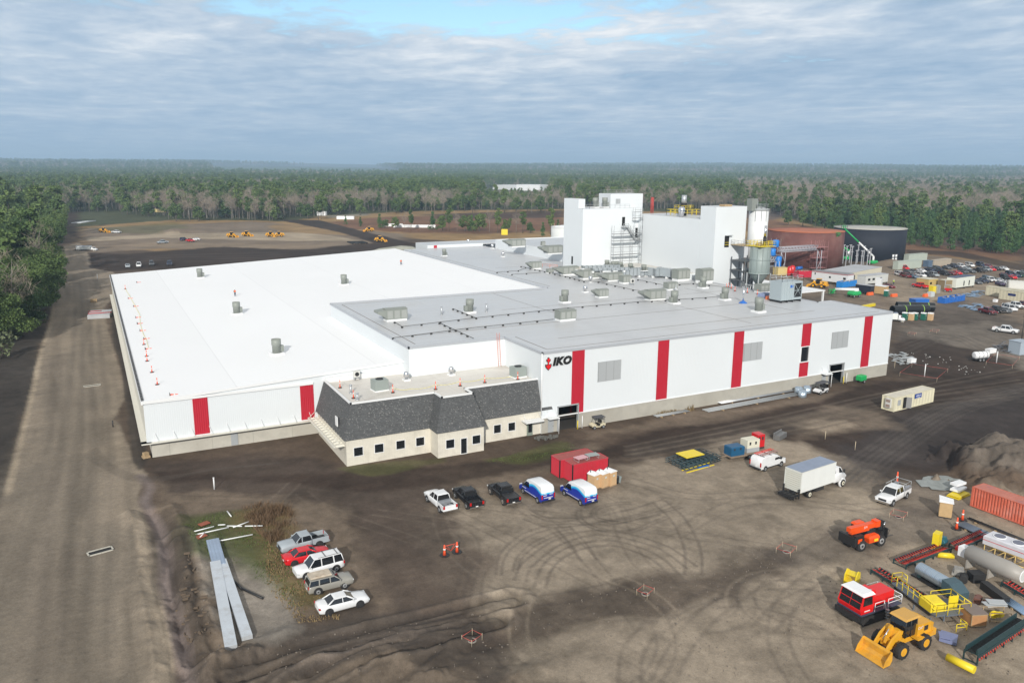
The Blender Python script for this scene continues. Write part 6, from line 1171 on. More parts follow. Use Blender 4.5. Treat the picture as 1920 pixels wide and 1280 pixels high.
# conveyors
gs = mat('dark teal steel', (.018,.045,.05), .5); rr_m = mat('roller red', (.42,.03,.02), .5)
def conveyor(label, p, q, wd=1.0, h=.7, rows=2, belt=False, grp='conveyor sections lying in the yard'):
    a, b_ = G(*p), G(*q); L_ = math.hypot(b_[0]-a[0], b_[1]-a[1]); t = thing('conveyor_section', label, 'conveyor', (a[0], a[1], gz(a[0], a[1])), math.atan2(b_[1]-a[1], b_[0]-a[0]), grp)
    m = MB()
    for y in (-wd/2, wd/2): m.box(0,L_,y-.05,y+.05,h-.28,h)
    for k in range(int(L_/1.6)+1): [m.box(k*1.6,k*1.6+.1,y-.06,y+.06,0,h-.2) for y in (-wd/2,wd/2)]; m.box(k*1.6,k*1.6+.08,-wd/2,wd/2,.12,.2)
    if rows == 2: m.box(0,L_,-.04,.04,h-.06,h+.02)
    m.build('frame', gs, t); n = min(95, int(L_/.42)); m2 = MB()
    for k in range(n):
        x = .2+k*(L_-.4)/n
        if belt: m2.cyl((x,-wd/2-.12,h-.5),(x+.12,-wd/2+.08,h-.18),.06,n=6)
        else: m2.cyl((x,-wd/2+.06,h-.02),(x,-.05,h-.20),.07,n=6); m2.cyl((x,.05,h-.20),(x,wd/2-.06,h-.02),.07,n=6)
    r_o = m2.build('roller_set', rr_m, t)
    if belt:
        m3 = MB(); m3.loft([[(0,-wd/2,h),(0,-wd/2+.1,h+.5),(0,-wd/2+.16,h+.5),(0,-wd/2+.2,h+.02),(0,wd/2-.2,h+.02),(0,wd/2-.16,h+.5),(0,wd/2-.1,h+.5),(0,wd/2,h)],[(L_,-wd/2,h),(L_,-wd/2+.1,h+.5),(L_,-wd/2+.16,h+.5),(L_,-wd/2+.2,h+.02),(L_,wd/2-.2,h+.02),(L_,wd/2-.16,h+.5),(L_,wd/2-.1,h+.5),(L_,wd/2,h)]]); m3.build('skirt', gs, t); MB().box(.05,L_-.05,-wd/2+.22,wd/2-.22,h+.03,h+.07).build('belt', mat('black belt', (.008,.010,.009), .8), t)
    return t
conveyor('red rollered conveyor frame running away behind the galvanised drum', (1686,1062), (1772,1030), 1.5, .6); conveyor('red rollered conveyor frame farther back by the wrapped fan unit', (1790,1030), (1850,1004), 1.4, .6); conveyor('long red rollered conveyor frame running beside the red machine', (1640,1074), (1736,1132), 1.2, .6)
conveyor('big dark green trough conveyor lying at the lower right', (1818,1241), (1912,1178), 1.15, .95, 1, True); conveyor('dark green conveyor frame stacked at the right edge', (1884,1098), (1935,1128), 1.1, .6, 1)
MB_ = MB(); MB_.cyl((0,-1.15,.5),(0,1.15,.5),.34,n=16); o = MB_.build('pulley_guard', yellow_p); q = at((1800,1252)); o.location = q; o.rotation_euler = (0,0,heading((1822,1226),(1905,1168))); tag(o, 'bright yellow cylindrical guard at the near end of the trough conveyor', 'pulley guard')
conveyor('dark steel frame section between the red machine and the yellow railed platform', (1736,1132), (1752,1144), 1.1, .6, 1)
# ducts and vessels
def drum(name, label, p, q, r, m_, cat, z=None, ends=None, n=28):
    a, b_ = G(*p), G(*q); L_ = math.hypot(b_[0]-a[0], b_[1]-a[1]); t = thing(name, label, cat, (a[0],a[1],gz(a[0],a[1])), math.atan2(b_[1]-a[1], b_[0]-a[0])); z = r+.25 if z is None else z
    m = MB(); m.loft([[(x, rr2*math.cos(2*math.pi*k/n), z+rr2*math.sin(2*math.pi*k/n)) for k in range(n)] for x, rr2 in ends or ((0,r*.98),(.05,r),(L_-.05,r),(L_,r*.98))], 0, True); m.build('shell', m_, t)
    m = MB(); [m.box(x-.12,x+.12,-r*.8,r*.8,0,z-r*.55) for x in (L_*.12,L_*.85)]; m.build('saddle', m_ if 'vessel' in name else gs, t); return t, L_, z
galv = mat('spiral galvanised sheet', (.46,.55,.64), .32, .75, ribs=('X', .18, .5), seams=(1.2, 50, .8, .03))
gd, L_, z_ = drum('galvanised_drum', 'long shiny galvanised steel drum lying on a dark frame', (1722,1080), (1774,1110), .68, galv, 'drum')
m = MB(); m.loft([[(L_+.01,-.85,.2),(L_+.01,.85,.2),(L_+.01,.85,1.6),(L_+.01,-.85,1.6)],[(L_+.9,-.85,.15),(L_+.9,.85,.15),(L_+.9,.85,1.5),(L_+.9,-.85,1.5)],[(L_+1.9,-.8,.15),(L_+1.9,.8,.15),(L_+1.9,.8,.9),(L_+1.9,-.8,.9)]]); m.build('end_hood', mat('dark slate teal paint', (.05,.09,.11), .5), gd); MB().box(-.4,L_,-.65,.65,0,.2).build('skid', black, gd)
beige = mat('warm grey vessel paint', (.34,.32,.29), .5, var=.05, vscale=.4)
vs_, L_, z_ = drum('burner_vessel', 'big warm grey cylindrical vessel with open white lined end', (1812,1060), (1892,1096), 1.25, beige, 'vessel', 2.2, ((0,1.05),(.15,1.25),(6.2,1.25),(8.3,.95)) )
MB().cyl((8.3,0,2.2),(8.36,0,2.2),.93,n=28).build('end_ring', flat_white, vs_); MB().cyl((8.2,0,2.2),(8.38,0,2.2),.74,n=28).build('lining', mat('pale lining', (.55,.55,.53), .7), vs_)
m = MB(); m.box(-1.2,-.1,-.7,.7,1.4,2.9); m.build('burner_box', flat_white, vs_); MB().cyl((-1.9,0,2.1),(-1.2,0,2.1),.42).build('burner_flange', red_p, vs_); vs_.scale = (.70,.72,.72)
yc = MB(); yc.cyl((0,-.2,.3),(0,1.5,.3),.3,n=16); o = yc.build('yellow_cylinder', yellow_p); o.location = at((1784,1046)); o.rotation_euler = (0,0,.9); tag(o, 'short yellow cylinder lying by the vessel burner', 'cylinder')
o = MB().box(-.7,.7,-.5,.5,0,1.9).build('yellow_cabinet', yellow_p); o.location = at((1755,1026)); o.rotation_euler = (0,0,.3); tag(o, 'upright yellow steel cabinet at the end of the red conveyor', 'cabinet'); o.scale = (.8,.7,1)
tm = MB(); tm.cyl((0,0,.5),(1.0,.2,.5),.35,n=10); tm.cbox((.4,0,.9),(.5,.5,.5),.4); o = tm.build('electric_motor', mat('teal motor', (.02,.12,.17), .5)); o.location = at((1764,1024)); tag(o, 'teal electric motor beside the yellow cabinet', 'motor')
# yellow railed platform
yp = thing('railed_platform', 'grey steel platform with yellow railings and a yellow cover box', 'platform', at((1738,1172)), heading((1725,1150),(1752,1190)))
ang = heading((1682,1108),(1749,1160)); yp.rotation_euler = (0,0,ang); yp.location = at((1709,1129)); yp.scale = (.66,.95,.95)
m = MB(); m.box(-4.2,5.4,-.3,.9,.55,.7); m.box(1.6,5.6,.9,3.6,.56,.71); [m.box(x,x+.15,y,y+.15,0,.55) for x in (-4.0,-1,1.8,5.3) for y in (-.85,.7)]; m.build('deck', mat('slate grey plate', (.12,.14,.17), .6), yp)
m = MB(); rail(m, [(-4.2,-.3),(5.6,-.3),(5.6,3.6),(1.6,3.6),(1.6,1.2)], .7, 1.1, .045, 1.2); rail(m, [(-4.2,-.3),(-4.2,.9),(-3.0,.9)], .7, 1.1, .045, 1.2); m.build('railing', yellow_p, yp)
m = MB(); m.loft([[(2.2,-.4,.72),(4.6,-.4,.72),(4.6,1.4,.72),(2.2,1.4,.72)],[(2.2,-.4,1.6),(4.6,-.4,1.5),(4.6,1.4,1.5),(2.2,1.4,1.6)],[(2.5,-.2,1.8),(4.4,-.2,1.62),(4.4,1.2,1.62),(2.5,1.2,1.8)]]); m.build('cover_box', yellow_p, yp); MB().box(4.0,4.1,1.9,3.0,.72,2.1).build('guard_panel', yellow_p, yp)
yh = MB(); yh.prof([(-.9,0),(-.7,1.0),(.0,1.35),(.7,1.0),(.9,0)], -.6,-.5); yh.prof([(-.9,0),(-.7,1.0),(.0,1.35),(.7,1.0),(.9,0)], .5,.6); yh.box(-.9,.9,-.5,.5,0,.35); yh.box(-.5,.5,-.5,.5,.9,1.0); o = yh.build('yellow_hopper', yellow_p); o.location = at((1597,1090)); o.rotation_euler = (0,0,.4); tag(o, 'small yellow steel hopper standing alone above the red machine', 'hopper')
# crates and odds
cr = thing('wooden_crate', 'large square plywood crate with grey lid', 'crate', at((1823,1165)), heading((1803,1156),(1822,1172))); cr.scale = (.85,.8,.78)
m = MB(); m.box(-1.0,1.0,-.95,.95,.1,1.7); m.build('panel', mat('orange brown plywood', (.45,.23,.10), .7, var=.15, vscale=1.2), cr); m = MB(); [m.box(x-.06,x+.06,y-.03,y+.03,.1,1.7) for x in (-1,1) for y in (-.96,.96)]; [m.box(-1.05,1.05,y-.03,y+.03,z,z+.12) for y in (-.96,.96) for z in (.1,1.58)]; [m.box(x-.03,x+.03,-.95,.95,z,z+.12) for x in (-1.01,1.01) for z in (.1,1.58)]; m.build('batten', wood, cr); MB().box(-1.08,1.08,-1.03,1.03,1.7,1.78).build('lid', mat('grey brown lid', (.20,.16,.14), .8), cr)
cf = thing('wooden_cradle', 'open timber cradle holding a yellow pulley guard', 'cradle', at((1868,1160)), -.5); cf.scale = (.75,.75,.7); m = MB(); [m.tube([(x,y,0),(x,y,1.4)], .05) for x in (-1.3,1.3) for y in (-.8,.8)]; [m.tube([(-1.3,y,z),(1.3,y,z)], .05) for y in (-.8,.8) for z in (.15,1.35)]; m.build('timber_frame', wood, cf); m = MB(); m.cyl((-.4,-.1,.7),(-.4,.1,.7),.55,n=16); m.cyl((.5,-.1,.7),(.5,.1,.7),.4,n=16); m.box(-.4,.5,-.1,.1,.3,1.1); m.build('pulley_guard', yellow_p, cf)
slabs('grey_panel_stack', 'pale grey boards stacked on the timber cradle', 'panels', (1862,1148), [((0,0,.95),(2.0,1.0,.08),.1),((.3,.2,1.08),(1.7,.9,.06),-.1)], mat('pale grey board', (.42,.44,.45), .5), -.5)
slabs('black_duct', 'long black sheet metal duct lying right of the vessel', 'duct', (1864,1118), [((0,0,.45),(3.3,.8,.8),0)], black, heading((1840,1098),(1885,1132))); slabs('black_tank', 'black square tank under a clear wrap in front of the vessel', 'tank', (1829,1088), [((0,0,.5),(1.4,1.1,.95),0)], black, -.4); slabs('pallet', 'timber pallet with grey bagged parts behind the black coil', 'pallet', (1797,1076), [((0,0,.15),(1.5,1.2,.2),.2),((0,0,.45),(1.1,.9,.45),.3)], mat('grey wrapped parts', (.3,.29,.27), .7, var=.25, vscale=2), .3)
o = MB().cyl((-.55,0,.4),(.55,0,.4),.4,n=18).build('hose_coil', rubber); o.location = at((1806,1090)); o.rotation_euler = (0,0,.5); tag(o, 'thick black coil between the drum and black tank', 'coil')
slabs('rusty_casting', 'rusty brown steel castings on a pallet', 'castings', (1855,1132), [((0,0,.3),(1.1,.6,.4),.3),((-1.1,.3,.35),(.6,.6,.6),.8),((-.6,.8,.3),(.45,.5,.5),.1)], mat('brown casting', (.16,.07,.05), .6), -.4); slabs('blue_panel_pallet', 'pallet of purple blue steel sheets behind the loader', 'pallet', (1782,1194), [((-.6,0,.25),(1.6,1.4,.3),.2),((-.9,.3,.5),(1.1,.9,.08),.4)], mat('purple blue sheet', (.18,.21,.36), .5), .3)
fr_ = MB(); rail(fr_, [(0,0),(1.1,0),(1.1,.8)], .1, .8, .04, .6); o = fr_.build('guard_rail_section', yellow_p); o.location = at((1792,1186)); o.rotation_euler = (0,0,-.3); tag(o, 'small yellow guard rail section on a pallet behind the loader', 'rail frame')
def bundle(name, label, p, q, n, wd, m_, r=.1, cat='steel beams'):
    a, b_ = Vector(at(p)), Vector(at(q)); t = thing(name, label, cat, a, 0); ax = (b_-a); nn_ = Vector((-ax.y, ax.x, 0)).normalized()
    for k in range(n): o_ = nn_*(k-(n-1)/2)*wd/n; MB().cyl(o_+Vector((0,0,.3)), ax+o_+Vector((0,0,.3)), r, n=6).build('beam', m_, t)
    for f_ in (.15,.5,.85): c = ax*f_; MB().cbox((c.x,c.y,.1),(.2,wd,.18),math.atan2(ax.y,ax.x)).build('bearer', wood, t)
    return t
bundle('steel_beam_bundle', 'bundle of long blue grey steel beams running to the right edge', (1800,985), (1925,1040), 6, 1.6, mat('blue grey beam', (.26,.32,.40), .4, .4), .14); bundle('dark_beam_bundle', 'dark thin beams lying behind the blue grey steel beams', (1815,975), (1925,1018), 2, .7, black, .08); bundle('blue_bar_bundle', 'bright blue grey bars lying at the right edge below the black duct', (1878,1122), (1935,1160), 5, 1.2, mat('steel blue bar', (.25,.36,.50), .35, .5), .11)
wf = thing('wrapped_fan_unit', 'plastic wrapped white twin fan cooler on yellow timber cribbing', 'cooler', at((1890,1048)), heading((1858,1035),(1930,1062))); wf.scale = (.66,.75,.72)
m = MB(); m.loft([[(-3.6,-1.4,1.7),(3.6,-1.4,1.7),(3.6,1.4,1.7),(-3.6,1.4,1.7)],[(-3.6,-1.4,3.0),(3.6,-1.4,3.0),(3.6,1.4,3.0),(-3.6,1.4,3.0)],[(-3.4,-1.2,3.15),(3.4,-1.2,3.15),(3.4,1.2,3.15),(-3.4,1.2,3.15)]]); m.build('wrapped_body', mat('white plastic wrap', (.60,.60,.64), .3, var=.1, vscale=1), wf)
for x in (-1.7,1.2): MB().cyl((x,0,3.15),(x,0,3.25),1.0,n=20).build('fan_ring', flat_white, wf); MB().cyl((x,0,3.2),(x,0,3.27),.85,n=20).build('fan_opening', mat('shaded fan', (.16,.17,.22), .6), wf)
m = MB(); m.box(-3.62,3.62,-1.43,1.43,2.4,2.48); m.build('red_strap', red_p, wf); m = MB(); [m.tube([(x,y,0),(x,y,1.7)], .08) for x in (-3.3,-1.6,0,1.6,3.3) for y in (-1.2,1.2)]; [m.tube([(-3.4,y,z),(3.4,y,z)], .08) for y in (-1.2,1.2) for z in (.2,1.55)]; [m.tube([(x,-1.2,.2),(x+1.6,-1.2,1.55)], .06) for x in (-3.2,-1.6,0,1.6)]; m.build('timber_crib', mat('yellow timber', (.62,.45,.17), .7), wf)
# left side: sheet metal stacks, debris, weeds
sh = mat('blue grey roof sheet stack', (.36,.44,.56), .35, .5, ribs=('Y', .35, .8), var=.12, vscale=.5); shw = mat('pale sheet stack', (.62,.66,.70), .35, .35, var=.08, vscale=.6, dirt=((.35,.32,.28), .5, .8))
def sheet(name, label, p, q, wd, h, m_, parts=1):
    a, b_ = Vector(at(p)), Vector(at(q)); ax = b_-a; o = MB().box(0,ax.length,-wd/2,wd/2,.15,h); n = int(ax.length/3)
    ob = o.build(name, m_); ob.location = a; ob.rotation_euler = (0,0,math.atan2(ax.y,ax.x)); tag(ob, label, 'sheet stack'); return ob
sheet('sheet_stack', 'blue ribbed roof sheets at the head of the two long pale stacks', (399,1018), (412,1066), 1.35, .55, sh); sheet('sheet_stack', 'long pale sheet metal stack, left one of the two', (404,1060), (434,1221), 1.05, .6, shw); sheet('sheet_stack', 'long pale sheet metal stack, right one of the two', (416,1056), (464,1201), .95, .55, shw)
for p, ln, rz, lb in (((398,999),6.5,.03,'longest white pipe in the debris heap'),((380,996),4.5,.1,'white pipe lower left in the debris heap'),((432,1014),8.5,-.05,'long thin pale pipe just above the sheet stacks'),((430,967),2.8,1.7,'white pipe leaning upward in the debris heap'),((476,990),3.6,-.5,'white pipe at the right of the debris heap'),((380,1006),2.2,1.0,'short white pipe at the left of the debris heap'),((440,990),3.2,-.6,'short crossing white pipe in the debris heap'),((416,988),1.5,-.5,'smallest white pipe in the debris heap'),((452,987),3.4,.3,'pale thin lath in the debris heap')):
    o = MB().cyl((-ln*.29,0,.25),(ln*.29,0,.32),.075,n=6).build('waste_pipe', trim_white); o.location = at(p); o.rotation_euler = (0,0,rz); tag(o, lb, 'pipe', 'white pipes dumped on the weeds')
o = MB().tube([(0,0,.15),(.6,-3,.15),(.4,-6,.15),(1.0,-9.2,.15)], .12, 8).build('black_hose', black); o.location = at((397,1068)); o.rotation_euler = (0,0,.3); tag(o, 'black corrugated hose lying beside the pale sheet stack', 'hose')
for p, lb in (((383,984),'rusty steel plate in the debris heap'),((377,1008),'second rusty plate below in the debris heap')): o = MB().cbox((0,0,.2),(1.2,.8,.1),.4).build('rusty_plate', rust); o.location = at(p); tag(o, lb, 'steel plate')
def inlet(p, sx, sy, rz, label):
    t = thing('drain_inlet', label, 'drain', at(p), rz); m = MB(); m.box(-sx,sx,-sy,-sy+.15,0,.12); m.box(-sx,sx,sy-.15,sy,0,.12); m.box(-sx,-sx+.15,-sy,sy,0,.12); m.box(sx-.15,sx,-sy,sy,0,.12); m.build('curb', concrete, t); MB().box(-sx+.15,sx-.15,-sy+.15,sy-.15,.02,.04).build('opening', void_dark, t)
inlet((188,1033), 1.3, .6, .2, 'dark open drain inlet with concrete rim, nearer one in the haul road'); inlet((173,723), 1.5, .55, .1, 'pale concrete drain inlet farther up the haul road')
slabs('concrete_slab', 'grey concrete slabs stacked by the left wall of the warehouse', 'slabs', (188,592), [((0,0,.5),(5.6,9,1.0),0)], mat('slab grey', (.44,.45,.47), .7, var=.1, vscale=.4), -.1)
m = MB(); m.cyl((-3.0,-1.5,1.1),(3.0,-1.5,1.1),.12); m.cyl((-3.0,2.2,1.1),(.5,2.2,1.1),.1); o = m.build('red_strut', mat('strut red', (.45,.02,.03), .5)); o.location = at((188,592)); tag(o, 'dark red steel struts lying on the grey slabs', 'strut')
slabs('timber_stack', 'small timber block stack behind the grey slabs', 'timber', (176,566), [((0,0,.5),(1.8,1.5,1.0),0)], wood); slabs('block_pallet', 'small brown pallet of blocks at the front left corner of the warehouse', 'pallet', (274,858), [((0,0,.2),(1.0,.9,.3),0),((0,0,.6),(.7,.7,.5),.2)], wood, .2)
bundle('purlin_bundle', 'galvanised purlins lying along the hall wall', (1228,783), (1290,772), 4, 1.2, steel_dull, .06); bundle('purlin_bundle', 'long galvanised purlins on the dirt in front of the hall wall', (1322,773), (1498,740), 5, 1.9, steel_dull, .07); bundle('purlin_bundle', 'galvanised purlins close against the base of the hall wall', (1348,758), (1485,734), 4, 1.2, steel, .09)
gd_ = 'galvanised duct rings by the wall'
for p, lb in (((1497,738),'left galvanised duct ring'),((1504,744),'front galvanised duct ring'),((1513,736),'right galvanised duct ring')): o = MB().lathe((0,0,0), [(.75,0),(.78,.1),(.75,1.3),(.70,1.3),(.70,.05)], 18).build('duct_ring', galv); o.location = at(p); tag(o, lb+' standing by the hall wall', 'duct ring', gd_)
gt_ = thing('green_generator', 'small green towable generator by the right garage door', 'generator', at((1614,717)), .1); MB().loft([[(-.9,-.6,.55),(.9,-.6,.55),(.9,.6,.55),(-.9,.6,.55)],[(-.9,-.6,1.4),(.9,-.6,1.4),(.9,.6,1.4),(-.9,.6,1.4)],[(-.7,-.5,1.6),(.7,-.5,1.6),(.7,.5,1.6),(-.7,.5,1.6)]]).build('hood', green_p, gt_); [wheel(gt_, .1, s*.75, .34, .2) for s in (-1,1)]; MB().tube([(-.9,0,.6),(-1.9,0,.5)], .05).build('drawbar', black, gt_)
wt = thing('water_trailer', 'white tank trailer with black wheels on the dark dirt', 'trailer', at((1838,676)), -.25); MB().loft([[(x, r2*math.cos(2*math.pi*k/16), 1.35+r2*math.sin(2*math.pi*k/16)) for k in range(16)] for x, r2 in ((-1.9,.5),(-1.7,.8),(1.6,.8),(1.85,.5))], 0, True).build('tank', flat_white, wt); [wheel(wt, x, s*.95, .38, .22) for x in (-.9,0) for s in (-1,1)]; m = MB(); m.box(-2.0,2.0,-.7,.7,.45,.6); m.tube([(-2,0,.5),(-3.4,0,.5)], .06); m.build('frame', black, wt); m = MB(); [m.cyl((x,0,1.35),(x+.08,0,1.35),.83,n=16) for x in (-1.1,0,1.0)]; m.build('strap', black, wt)
# weeds and brown brush: nobody could count the stems
def brush(name, label, cat, poly_px, n, h0, h1, m_, sd, wd=.05, lean=.5):
    rs = np.random.RandomState(sd); P = W(poly_px); xs = [p[0] for p in P]; ys = [p[1] for p in P]; V_ = []; Fc = []; k = 0
    while k < n:
        x, y = rs.uniform(min(xs), max(xs)), rs.uniform(min(ys), max(ys))
        if not inside(np.array([x]), np.array([y]), P)[0]: k += .3; continue
        z = gz(x, y); nz_ = float(fbm(np.array([x]), np.array([y]), 2.2, 3)[0]); h = rs.uniform(h0, h1)*(.25+1.5*max(0, nz_-.3)); k += (nz_ < .42)*.6;
        if nz_ < .42 and rs.rand() < .75: continue
        a = rs.uniform(0, 6.28); dx, dy = math.cos(a), math.sin(a); lx, ly = rs.uniform(-lean, lean, 2)*h; i = len(V_)
        V_ += [(x-dx*wd, y-dy*wd, z-.03), (x+dx*wd, y+dy*wd, z-.03), (x+lx+dx*wd*.4, y+ly+dy*wd*.4, z+h), (x+lx-dx*wd*.4, y+ly-dy*wd*.4, z+h)]; Fc.append((i, i+1, i+2, i+3)); k += 1
    mb = MB(); mb.add(V_, Fc); o = mb.build(name, m_); tag(o, label, cat, kind='stuff')
leaf_g = mat('weed green', (.09,.13,.03), .8, var=.4, vscale=1.5); leaf_b = mat('dry brown brush', (.16,.10,.055), .85, var=.35, vscale=1.2)
brush('dry_brush', 'dry brown brush standing behind the silver pickup', 'brush', [(470,985),(440,965),(455,948),(500,942),(545,955),(562,985),(540,1010),(505,1020)], 4200, .4, 1.3, leaf_b, 1, .028); brush('low_weeds', 'low green and straw weeds around the debris heap and parked cars', 'weeds', [(345,985),(420,958),(470,985),(520,1030),(560,1080),(600,1140),(570,1160),(510,1100),(450,1070),(400,1045),(360,1020)], 3400, .05, .28, leaf_g, 2, .05); brush('straw_weeds', 'straw coloured weeds between the parked cars and sheet stacks', 'weeds', [(500,1020),(560,1040),(590,1110),(640,1160),(560,1170),(500,1100)], 2200, .08, .32, mat('straw weed', (.24,.17,.08), .85, var=.3, vscale=1.5), 3, .06)
brush('wall_grass', 'green grass tufts along the office wall', 'grass', [(905,866),(985,846),(1075,832),(1080,838),(1000,862),(930,872)], 500, .05, .16, leaf_g, 4, .06); brush('wall_weeds', 'straw weeds at the foot of the long hall wall', 'weeds', [(1225,777),(1300,765),(1302,770),(1230,782)], 400, .3, .9, mat('straw weed', (.24,.17,.08), .85), 5, .05)
# planting heap by the office door
hp = MB(); rs = random.Random(9); [hp.cbox((rs.uniform(-1.6,1.6), rs.uniform(-.8,.8), rs.uniform(.1,.5)), (rs.uniform(.3,.9), rs.uniform(.2,.5), rs.uniform(.2,.5)), rs.uniform(0,3)) for _ in range(16)]; o = hp.build('rubble_heap', mat('dark rubble', (.12,.12,.11), .8, var=.3, vscale=2)); o.location = at((1022,822)); tag(o, 'dark heap of rubble and brush in front of the office side door', 'rubble')
# ---------------------------------------------------------------- tanks, silos and the far side of the plant
def tank(name, label, c, r, h, m_, roofm, cone_h=.12):
    t = thing(name, label, 'tank', (c[0], c[1], gz(c[0], c[1]))); MB().lathe((0,0,0), [(r,0),(r,h)], 56).build('shell', m_, t)
    MB().lathe((0,0,h), [(r+.12,-.15),(r+.12,.05),(r*.5,cone_h*.6),(.1,cone_h)], 56).build('roof', roofm, t); return t
tkr = tank('rusty_tank', 'huge round rusty red storage tank', tuple(CAM[:2]+(G(1505,505)[:2]-CAM[:2])*1.055), 16.3, 15.4, mat('rusty tank plate', (.155,.060,.052), .75, var=.35, vscale=.12, dirt=((.24,.15,.12), .7, .10), seams=(9,2.4,.75,.05,(math.radians(90),0,0))), mat('rust orange roof', (.40,.13,.065), .8, var=.12, vscale=.2))
tkb = tank('black_tank', 'huge round dark navy storage tank with pale roof beside the rusty one', tuple(CAM[:2]+(G(1625,492)[:2]-CAM[:2])*1.047), 16.3, 14.9, mat('navy black tank plate', (.012,.016,.028), .75, var=.15, vscale=.2, seams=(9,2.4,.85,.04,(math.radians(90),0,0))), mat('pale tank roof', (.42,.41,.37), .8, var=.15, vscale=.2))
q = G(1681,483,3.0)
for dx, dz in ((0,.0),(0,1.3),(1.6,0),(1.6,1.3)): pass
m = MB(); v = Vector((G(1681,492)[0]-tkb.location.x, G(1681,492)[1]-tkb.location.y, 0)).normalized(); u = Vector((-v.y, v.x, 0))
for du, dz in ((-.9,1.4),(.9,1.4),(-.9,3.0),(.9,3.0)): c = v*16.35+u*du+Vector((0,0,dz)); m.cbox(tuple(c), (.12,1.1,1.1), math.atan2(v.y, v.x))
m.build('hazard_placard', flat_white, tkb)
t = tank('white_tank', 'white storage tank just left of the process tower', G(1064,471)[:2], 8.6, 12.6, mat('white tank plate', (.74,.76,.74), .5, var=.05, vscale=.3, seams=(6,2.4,.9,.04,(math.radians(90),0,0))), flat_white, .9)
m = MB(); [m.tube([(8.5*math.cos(k*.4),8.5*math.sin(k*.4),12.6),(8.5*math.cos(k*.4),8.5*math.sin(k*.4),13.7)], .08, 4) for k in range(16)]; m.build('guard_rail', mat('cream rail', (.6,.52,.35), .5), t)
# tall white silo behind the stair tower
ws_ = thing('white_silo', 'tall white silo with grey filter box rising behind the stair tower', 'silo', G(1414,524))
MB().lathe((0,0,0), [(3.6,3),(3.6,27.0)], 36).build('shell', mat('white silo plate', (.76,.77,.76), .5, var=.04, vscale=.3, seams=(5,3.5,.9,.05,(math.radians(90),0,0))), ws_); MB().lathe((0,0,27), [(3.75,-.4),(3.75,.3),(1,.9)], 36).build('roof', steel_dull, ws_)
m = MB(); rail(m, [(3.6*math.cos(k*math.pi/6),3.6*math.sin(k*math.pi/6)) for k in range(13)], 27.3, 1.6, .07, 2); [m.box(3.55*math.cos(a_)-.12,3.55*math.cos(a_)+.12,3.55*math.sin(a_)-.12,3.55*math.sin(a_)+.12,22.5,27) for a_ in (3.6,4.2,4.8,5.4,5.9)]; m.build('guard_rail', steel_dull, ws_)
MB().box(-5.2,-2.3,-1.4,1.4,26.5,31.0).build('filter_box', hvac, ws_); m = MB(); m.tube([(-2.0,0,30.2),(-1.2,0,30.2),(-1.2,0,27.3)], .35, 8); m.build('duct_pipe', steel, ws_)
# grey hopper silo on legs
gs_ = thing('hopper_silo', 'grey ribbed hopper silo on braced legs with yellow railing on top', 'silo', (86.2,40.8,0)); gsm = mat('grey green silo plate', (.27,.32,.31), .5, var=.06, vscale=.4)
n = 20; m = MB(); m.lathe((0,0,0), [(.5,13.4),(2.4,16.5),(2.45,16.6),(2.45,23.3)], n); [m.box(2.47*math.cos(a_)-.06,2.47*math.cos(a_)+.06,2.47*math.sin(a_)-.06,2.47*math.sin(a_)+.06,16.6,23.3) for a_ in [2*math.pi*k/12 for k in range(12)]]; m.lathe((0,0,0), [(2.55,19.9),(2.55,20.05)], n); m.lathe((0,0,0), [(2.6,16.4),(2.6,16.65)], n); m.build('shell', gsm, gs_)
m = MB(); Lg = [(2.0*sx,2.0*sy) for sx,sy in ((-1,-1),(1,-1),(1,1),(-1,1))]; [m.cyl((x,y,0),(x,y,16.6),.16,n=6) for x,y in Lg]
for (x0,y0),(x1,y1) in zip(Lg, Lg[1:]+Lg[:1]):
    for z in (3.5,7,10.3,13.3): m.cyl((x0,y0,z),(x1,y1,z),.1,n=5)
    for z0,z1 in ((0.2,3.5),(3.5,7),(7,10.3),(10.3,13.3)): m.cyl((x0,y0,z0),(x1,y1,z1),.09,n=5); m.cyl((x1,y1,z0),(x0,y0,z1),.09,n=5)
m.build('leg_frame', steel_dull, gs_); MB().cyl((0,0,11),(0,0,13.6),.3).build('outlet_pipe', steel_dull, gs_)
m = MB(); m.box(-2.6,2.6,-2.6,2.6,23.3,23.4); rail(m, [(-2.5,-2.5),(2.5,-2.5),(2.5,2.5),(-2.5,2.5),(-2.5,-2.5)], 23.4, 1.1, .06, 1.2); m.build('top_railing', yellow_p, gs_); m = MB(); m.cyl((1.6,.4,23.4),(1.6,.4,25.4),.45,n=10); m.build('exhaust_base', black, gs_); MB().cyl((1.6,.4,25.4),(1.6,.4,28.2),.34,n=10).build('exhaust_stack', chrome, gs_); MB().cyl((-.8,.5,23.5),(.5,.5,23.5),.6,n=10).build('blower', mat('brown blower', (.25,.19,.14), .6), gs_)
ww = thing('tower_walkway', 'brown walkway bridging the stair tower and the grey silo', 'walkway', (0,0,0)); m = MB(); m.box(84.5,89,43.3,49.6,22.9,23.05); m.build('deck', mat('tan grating', (.4,.3,.17), .7), ww); m = MB(); rail(m, [(84.6,43.3),(84.6,49.6)], 23.05, 1.1, .05, 1.2); rail(m, [(88.9,43.3),(88.9,49.6)], 23.05, 1.1, .05, 1.2); m.build('guard_rail', steel, ww)
pm = thing('pipework_tower', 'tangle of dark pipework and stairs between stair tower and grey silo', 'pipework', (0,0,0)); m = MB()
for z in (14,16.5,19): m.box(84.5,90,44,49.3,z,z+.15); rail(m, [(84.5,44),(90,44)], z, 1, .06, 1.3)
